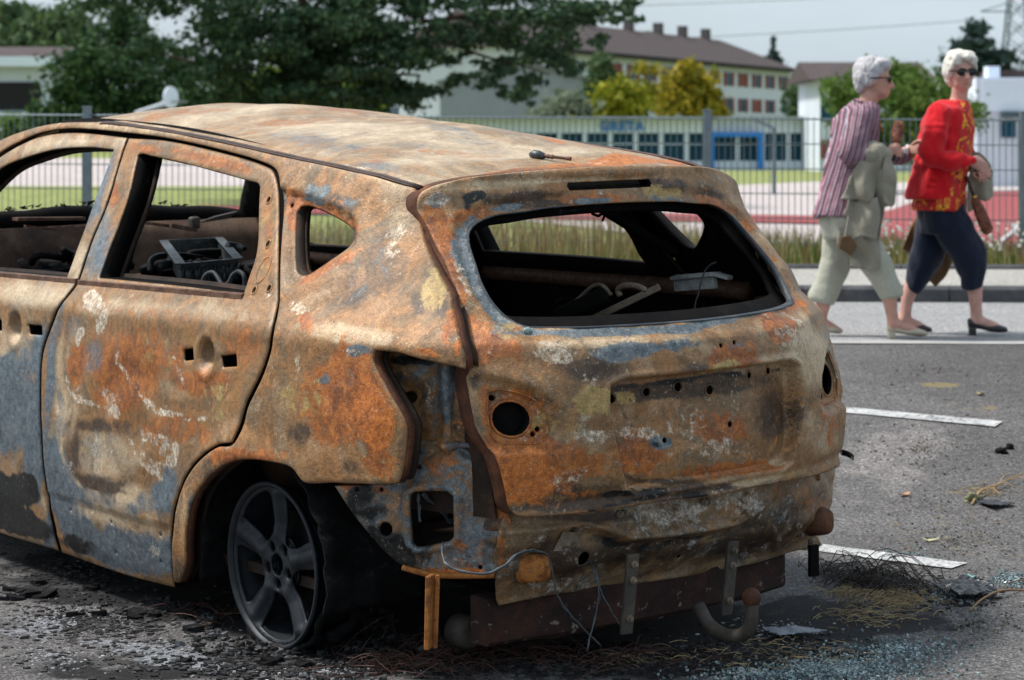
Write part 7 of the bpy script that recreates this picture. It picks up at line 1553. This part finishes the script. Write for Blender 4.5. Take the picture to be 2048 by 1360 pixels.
# cardigan: the trunk minus its open front
bm = bmesh.new(); loft(bm, [(p(1902, 202), X_*.060, Y_*.095), (p(1894, 218), X_*.090, Y_*.155), (p(1886, 250), X_*.112, Y_*.190), (p(1882, 300), X_*.112, Y_*.192), (p(1872, 345), X_*.122, Y_*.192), (p(1862, 385), X_*.128, Y_*.20), (p(1860, 396), X_*.129, Y_*.20)])
limb(bm, [(p(1873, 228, -.145), .066), (p(1858, 270, -.19), .064), (p(1853, 308, -.205), .060), (p(1876, 322, -.22), .052), (p(1905, 321, -.22), .044), (p(1922, 320, -.215), .039)])
limb(bm, [(p(1914, 230, .14), .062), (p(1930, 285, .17), .056), (p(1945, 318, .10), .046), (p(1950, 332, .02), .040)])
fuse('cardigan', bm, .009, m_red, f2.o, 3, lambda co: .013*fbm(co*np.array([13, 9, 6])+9, 3)+.004*np.sin(co[:, 2]*70+6*vnoise(co*9))*sstep(.25, .1, np.abs(co[:, 2]-1.0)))
bm = bmesh.new()
for dy in (-1, 1): add_tube(bm, crom([p(1897, 200, dy*.08), p(1914, 222, dy*.085), p(1926, 262, dy*.07), p(1927, 310, dy*.06)], 5), .004, 5)
add_tube(bm, crom([p(1927, 310, -.06), p(1930, 322, 0), p(1927, 310, .06)], 5), .004, 5); bobj('necklace', bm, m_gold, f2.o, True)
bm = bmesh.new(); loft(bm, [(p(1880, 405), X_*.118, Y_*.165), (p(1882, 432), X_*.128, Y_*.17), (p(1888, 465), X_*.125, Y_*.16)])
limb(bm, [(p(1893, 445, -.075), .100), (p(1925, 495, -.08), .092), (p(1937, 535, -.08), .078)]); limb(bm, [(p(1874, 450, .07), .100), (p(1856, 510, .08), .086), (p(1840, 550, .08), .066)])
loft(bm, [(p(1932, 505, -.08), (.086, 0, .02), Y_*.085), (p(1939, 540, -.08), (.066, 0, .01), Y_*.068), (p(1938, 574, -.08), (.057, 0, .004), Y_*.058), (p(1938, 576, -.08), (.05, 0, .004), Y_*.052)])
loft(bm, [(p(1853, 520, .08), (.080, 0, -.03), Y_*.08), (p(1836, 560, .08), (.055, 0, -.016), Y_*.06), (p(1828, 582, .08), (.042, 0, -.012), Y_*.048), (p(1827, 584, .08), (.038, 0, -.012), Y_*.042)])
fuse('trousers', bm, .009, m_navy, f2.o, 3, lambda co: .014*fbm(co*np.array([11, 11, 4.5])+6, 2))
shoe('shoe', p(1930, 668, -.08), p(2010, 663, -.08), .038, m_blk, f2.o, .055, .042); shoe('shoe', p(1797, 668, .08), p(1870, 668, .08), .038, m_blk, f2.o, .05, .028)
# the coat over her left arm, hanging beside and behind her
ct2 = thing('coat', tuple(f2.b), 0, 'dark beige coat hanging from the arm of the woman in the red cardigan', 'coat')
drape('front_fold', f2, [(1940, 322), (1955, 312), (1972, 326), (1980, 355), (1978, 392), (1964, 402), (1950, 396), (1940, 420), (1930, 424), (1930, 370)], -.09, fold1(2.0, 46, .024, .2), m_coat, ct2)
drape('rear_fold', f2, [(1935, 380), (1950, 400), (1940, 470), (1925, 520), (1908, 556), (1888, 580), (1862, 552), (1840, 520), (1818, 500), (1832, 470), (1860, 420)], .23, fold1(3.0, 24, .022, .4), m_lin, ct2)
bm = bmesh.new(); limb(bm, [(p(1944, 325, .08), .050), (p(1956, 330, -.02), .052), (p(1962, 345, -.07), .042)]); fuse('arm_wrap', bm, .008, m_coat2, ct2, 3, lambda co: .010*fbm(co*np.array([22, 10, 10]), 2))
umbrella('umbrella', p(1938, 392, -.14), p(1966, 466, -.15), .034, 'brown mottled folded umbrella hanging below the hands of the woman in red', f2, .12)
# ---- debris on the ground
def rnd_flake(V, F, c, s, flat=.35, rng=rs):
    n = rng.randint(4, 7); k = len(V); a0 = rng.uniform(0, 6.28); top = []
    for i in range(n):
        a = a0+6.283*i/n; r = s*rng.uniform(.5, 1.1); top.append((c[0]+r*math.cos(a), c[1]+r*math.sin(a)*.8, c[2]+s*flat*rng.uniform(.3, 1.3)))
    bot = [(x+rng.uniform(-.1, .1)*s, y+rng.uniform(-.1, .1)*s, c[2]-.004) for x, y, z in top]
    V += top+bot; F.append(tuple(range(k, k+n))); F += [(k+(i+1) % n, k+i, k+n+i, k+n+(i+1) % n) for i in range(n)]
def scatter(name, areas, n, smin, smax, mat, flat=.35, power=2.0):
    V = []; F = []
    for (u, v, ru, rv, wgt) in areas:
        for _ in range(int(n*wgt)):
            r = abs(rs.normal(0, .5)); a = rs.uniform(0, 6.283); uu, v2 = u+ru*r*math.cos(a), v+rv*r*math.sin(a)
            if v2 < 690 or v2 > 1420: continue
            g = ghit(uu, v2); s = smin+(smax-smin)*rs.uniform()**power; rnd_flake(V, F, (g.x, g.y, float(gz(g.x, g.y))+.002), s, flat)
    o = mobj(name, V, F, mat, smooth=False); o['kind'] = 'stuff'; return o
def islandmat(name, cols, rough=.7, spec=.4):
    m, nt, b = new_mat(name); g = nt.nodes.new('ShaderNodeNewGeometry'); nt.links.new(ramp(nt, g.outputs['Random Per Island'], [(i/(len(cols)-1), c) for i, c in enumerate(cols)]), b.inputs['Base Color'])
    b.inputs['Roughness'].default_value = rough; b.inputs['Specular IOR Level'].default_value = spec; return m
charm = islandmat('char', [(.004, .004, .005), (.010, .010, .011), (.022, .020, .018), (.006, .006, .007), (.07, .07, .075), (.012, .010, .009)], .6)
scatter('charred_debris', [(200, 1250, 330, 90, .9), (560, 1330, 380, 45, .9), (1050, 1325, 400, 45, 1.0), (1500, 1300, 260, 50, .7), (1900, 1190, 110, 34, .35), (100, 1150, 200, 60, .35), (1320, 1330, 300, 30, .5)], 1500, .003, .016, charm, .25)
scatter('charred_lumps', [(620, 1310, 240, 30, .7), (280, 1230, 260, 40, .6), (1100, 1300, 320, 30, .8), (60, 1190, 120, 30, .4)], 26, .02, .045, M['charcoal'], .4, 1.4)
scatter('ash_flakes', [(120, 1245, 170, 40, .8), (320, 1300, 200, 40, .7), (100, 1310, 160, 40, .6), (1560, 1260, 140, 26, .5), (650, 1345, 250, 20, .4), (1920, 1185, 70, 20, .5)], 520, .002, .008, islandmat('ash', [(.20, .21, .23), (.35, .36, .38), (.12, .12, .13), (.48, .49, .50)], .9), .25)
glassc = islandmat('glass_crumbs', [(.16, .22, .23), (.26, .34, .35), (.07, .10, .11), (.42, .49, .50), (.04, .06, .065), (.12, .17, .185)], .12, .8)
scatter('glass_crumbs', [(1680, 1338, 210, 34, 1.6), (1500, 1350, 160, 20, .4), (1800, 1300, 160, 30, .35), (1900, 1190, 60, 22, .25), (2020, 1160, 60, 24, .25), (1800, 1110, 120, 20, .08)], 1500, .0022, .0065, glassc, .9, 1.5)
scatter('grit', [(1850, 900, 300, 180, .8), (1900, 1080, 240, 110, .8), (1850, 740, 300, 60, .4), (1950, 1250, 160, 80, .5)], 520, .002, .007, islandmat('grit_stones', [(.05, .05, .05), (.22, .20, .18), (.10, .09, .08), (.30, .27, .22), (.02, .02, .02)], .9), .7, 2.5)
# hair-like tyre wire and straw heaps
def hairs(name, areas, n, L, mat, r=.0016, curl=1.0, up=.5, dirb=None):
    bm = bmesh.new()
    for (u, v, ru, rv, wgt) in areas:
        for _ in range(int(n*wgt)):
            g = ghit(u+ru*rs.normal(0, .45), v+rv*rs.normal(0, .45)); g.z = float(gz(g.x, g.y)); a = rs.uniform(0, 6.28) if dirb is None else dirb+rs.normal(0, .5)
            l = L*rs.uniform(.5, 1.3); h = l*up*rs.uniform(.15, .8); d = Vector((math.cos(a), math.sin(a), 0)); s = Vector((-d.y, d.x, 0))*rs.normal(0, .25)*curl
            pts = [g+d*(l*t)+s*(l*math.sin(t*3))+Vector((0, 0, .004+h*4*t*(1-t)*(1 if rs.uniform() < .8 else .3))) for t in np.linspace(0, 1, 7)]
            add_tube(bm, pts, r, 3, False)
    o = bobj(name, bm, mat, None, normals=False); o['kind'] = 'stuff'; return o
hairs('tyre_wire', [(1690, 1168, 60, 16, 1.0), (1740, 1180, 50, 14, .5), (1640, 1150, 30, 14, .3)], 75, .18, simple_mat('black_wire', (.022, .014, .010), .5, .3), .0016, 1.4, .55, .2)
hairs('rusty_wire', [(800, 1335, 120, 16, .8), (960, 1310, 160, 22, .8), (1200, 1320, 150, 20, .6), (450, 1230, 60, 20, .2)], 100, .14, simple_mat('rusty_wire_strands', (.050, .018, .011), .7, .2), .0012, 1.6, .35)
strawm = islandmat('straw', [(.25, .18, .10), (.36, .28, .16), (.14, .10, .055), (.20, .15, .09)], .8, .2)
hairs('straw', [(1790, 1200, 90, 22, 1.9), (1700, 1185, 60, 14, .6), (1560, 1310, 220, 30, .5), (1740, 1235, 110, 22, .6), (1960, 985, 60, 14, .4), (1900, 1060, 220, 90, .30), (1900, 830, 200, 90, .14), (1310, 1320, 200, 20, .25)], 190, .05, strawm, .0010, .35, .25)
# single pieces one can point at
def lump(name, px, size, mat, label, cat, seed=0, sub=3, amp=.5):
    g = ghit(*px); bm = bmesh.new(); bmesh.ops.create_icosphere(bm, subdivisions=sub, radius=1)
    for v_ in bm.verts:
        k = 1+amp*mnoise.noise(v_.co*1.7+Vector((seed, 0, 0)))+.35*amp*mnoise.noise(v_.co*5+Vector((0, seed, 0))); v_.co = Vector((v_.co.x*size[0]*k, v_.co.y*size[1]*k, max(-.15, v_.co.z)*size[2]*k))
    o = bobj(name, bm, mat, None, True); o.location = (g.x, g.y, float(gz(g.x, g.y))+.004); o.rotation_euler.z = seed*1.3; return tag(o, label, cat)
def crumple(name, px4, mat, label, cat, amp=.012, seed=0, lift=.01):
    P = [ghit(*p) for p in px4]; o_ = sum(P, Vector())/4; bm = bmesh.new(); n = 14; g = []
    for i in range(n+1):
        row = []
        for j in range(n+1):
            a = P[0].lerp(P[1], i/n); b_ = P[3].lerp(P[2], i/n); p = a.lerp(b_, j/n)-o_; e = 1+.25*mnoise.noise(Vector((i*.9, j*.9, seed))); p = Vector((p.x*e, p.y*e, 0))
            p.z = lift+amp*(1+mnoise.noise(Vector((p.x*22, p.y*22, seed)))+.5*mnoise.noise(Vector((p.x*70, p.y*70, seed)))); row.append(bm.verts.new(p))
        g.append(row)
    for i in range(n):
        for j in range(n): bm.faces.new((g[i][j], g[i+1][j], g[i+1][j+1], g[i][j+1]))
    o = bobj(name, bm, mat, None, False); o.location = o_; o.location.z = float(gz(o_.x, o_.y)); o.modifiers.new('s', 'SOLIDIFY').thickness = .003; return tag(o, label, cat)
crumple('metal_scrap', [(1525, 1268), (1590, 1262), (1650, 1272), (1560, 1284)], islandmat('pale_scrap', [(.22, .24, .28), (.26, .28, .33)], .5), 'pale grey flat scrap of metal lying right of the tow ball', 'scrap', .006, 3)
crumple('melted_plastic', [(1872, 1188), (1935, 1172), (1992, 1196), (1925, 1212)], simple_mat('glossy_char', (.012, .012, .013), .3, 0, .3, 30), 'glossy black crumpled piece of melted plastic on the asphalt at right', 'plastic scrap', .016, 5, .012)
crumple('melted_plastic', [(1952, 1008), (1990, 1003), (2034, 1012), (1985, 1022)], simple_mat('glossy_char_dark', (.014, .015, .018), .3, 0, .3, 30), 'small flat black strip of melted plastic beside the dry twig', 'plastic scrap', .008, 8, .006)
lump('charred_lump', (2003, 906), (.026, .016, .020), M['charcoal'], 'larger of the two black charred clods below the upper parking line', 'charred lump', 2); lump('charred_lump', (2020, 897), (.016, .014, .018), M['charcoal'], 'smaller black charred clod at the frame edge, behind the larger one', 'charred lump', 5)
lump('moss_clump', (1945, 1000), (.040, .022, .022), rust_mat('grey_green_moss', [(.3, (.10, .10, .045)), (.6, (.26, .26, .15)), (.75, (.36, .35, .24))], .9, 40, None, .8), 'pale grey green tuft of moss at the base of the dry twig', 'moss', 3, 3, .9)
tw = thing('dry_twig', tuple(ghit(1944, 1011)), 0, 'tan dry twig with thin side shoots on the asphalt at right', 'twig'); bm = bmesh.new(); q = lambda u, v, h=.01: ghit(u, v)+Vector((0, 0, h))-tw.location
add_tube(bm, crom([q(1944, 1011, .004), q(1962, 992, .02), q(1998, 978, .02), (q(2045, 962, .03))], 5), [.005]*6+[.004]*5+[.003]*5, 6)
for a, b_ in (((1985, 984), (2030, 985)), ((1998, 978), (2022, 960)), ((2020, 971), (2060, 975)), ((1970, 990), (2000, 1000))): add_tube(bm, crom([q(*a, .02), q((a[0]+b_[0])/2, (a[1]+b_[1])/2-3, .03), q(*b_, .02)], 4), .0022, 5)
bobj('stem', bm, simple_mat('twig_bark', (.30, .19, .09), .8), tw, True)
tw2 = thing('dry_twig', tuple(ghit(1944, 1223)), 0, 'longer thin dry twig beside the melted black plastic', 'twig'); bm = bmesh.new(); q = lambda u, v, h=.01: ghit(u, v)+Vector((0, 0, h))-tw2.location
add_tube(bm, crom([q(1940, 1224, .003), q(1965, 1208, .015), q(2005, 1194, .02), q(2060, 1188, .01)], 5), .0035, 6); add_tube(bm, crom([q(1998, 1196, .02), q(2020, 1184, .03), q(2055, 1172, .02)], 4), .002, 5); bobj('stem', bm, simple_mat('twig_bark_dark', (.20, .12, .06), .8), tw2, True)
for i, (u, v, c, lab) in enumerate(((1862, 1083, (.50, .48, .28), 'pale yellow leaf on the asphalt between the two parking lines'), (1960, 790, (.30, .24, .10), 'small tan leaf above the upper parking line'), (1808, 992, (.40, .22, .12), 'tiny orange brown leaf right of the bumper dome'), (1944, 1157, (.25, .55, .50), 'pale turquoise chip of glass right of the lower parking line'))):
    V = []; F = []; g = ghit(u, v); 
    n = 10; pts = [(.030*math.cos(t)*(1 if i != 3 else .5), .012*math.sin(t)*(1-.5*math.cos(t)), .006+.005*math.cos(2*t)) for t in np.linspace(0, 6.283, n, endpoint=False)]
    o = mobj('leaf' if i != 3 else 'glass_chip', pts, [tuple(range(n))], simple_mat('leaf_%s' % 'abcd'[i], c, .7), smooth=False); o.location = (g.x, g.y, float(gz(g.x, g.y))+.004); o.rotation_euler.z = i*1.9; o.modifiers.new('s', 'SOLIDIFY').thickness = .002; tag(o, lab, 'leaf' if i != 3 else 'glass chip')
scatter('burnt_rubble', [(690, 1240, 90, 60, 1.0), (560, 1300, 160, 26, .8), (780, 1290, 120, 36, .7), (420, 1250, 40, 60, .4)], 420, .003, .017, islandmat('rubble', [(.004, .004, .005), (.012, .011, .011), (.03, .026, .024), (.006, .006, .006), (.11, .115, .125)], .6), .8, 1.6)
mm = rust_mat('melted_aluminium', [(.35, (.03, .03, .032)), (.55, (.20, .21, .23)), (.7, (.45, .47, .5))], .4, 30, None, .6, .4)
lump('melted_metal', (722, 1222), (.036, .03, .030), mm, 'silvery lump of melted aluminium lying behind the bare rear wheel', 'melted metal', 4, 3, .9)
lump('melted_metal', (690, 1168), (.014, .014, .030), mm, 'small silvery melted blob standing right behind the rear rim', 'melted metal', 9, 3, .9)
hairs('tyre_wire', [(690, 1180, 30, 70, 1.0), (660, 1300, 60, 16, .6)], 60, .16, simple_mat('black_tyre_wire', (.016, .012, .011), .5, .3), .0014, 1.6, .9, 1.2)
# ---- every loose piece is a part of its own
def split_islands(o):
    bm = bmesh.new(); bm.from_mesh(o.data); bm.verts.ensure_lookup_table(); seen = set(); groups = []
    for v in bm.verts:
        if v.index in seen: continue
        stack = [v]; seen.add(v.index); g = []
        while stack:
            a = stack.pop(); g.append(a.index)
            for e in a.link_edges:
                b_ = e.other_vert(a)
                if b_.index not in seen: seen.add(b_.index); stack.append(b_)
        groups.append(set(g))
    if len(groups) > 1:
        for g in groups[1:]:
            b2 = bm.copy(); b2.verts.ensure_lookup_table(); bmesh.ops.delete(b2, geom=[v for v in b2.verts if v.index not in g], context='VERTS'); me = bpy.data.meshes.new(o.data.name)
            b2.to_mesh(me); b2.free()
            for m in o.data.materials: me.materials.append(m)
            c = o.copy(); c.data = me; lnk(c, o.parent)
        bmesh.ops.delete(bm, geom=[v for v in bm.verts if v.index not in groups[0]], context='VERTS'); bm.to_mesh(o.data)
    bm.free()
for o in list(bpy.data.objects):
    b_ = o.name.split('.')[0]
    if b_ in ('scuttle_slats', 'panel_studs', 'bolts', 'tray_pipes'):
        o.name = {'tray_pipes': 'tray_pipe', 'scuttle_slats': 'scuttle_slat', 'panel_studs': 'stud', 'bolts': 'bolt'}[b_]; split_islands(o)
    if b_ == 'char_flakes': o['kind'] = 'stuff'
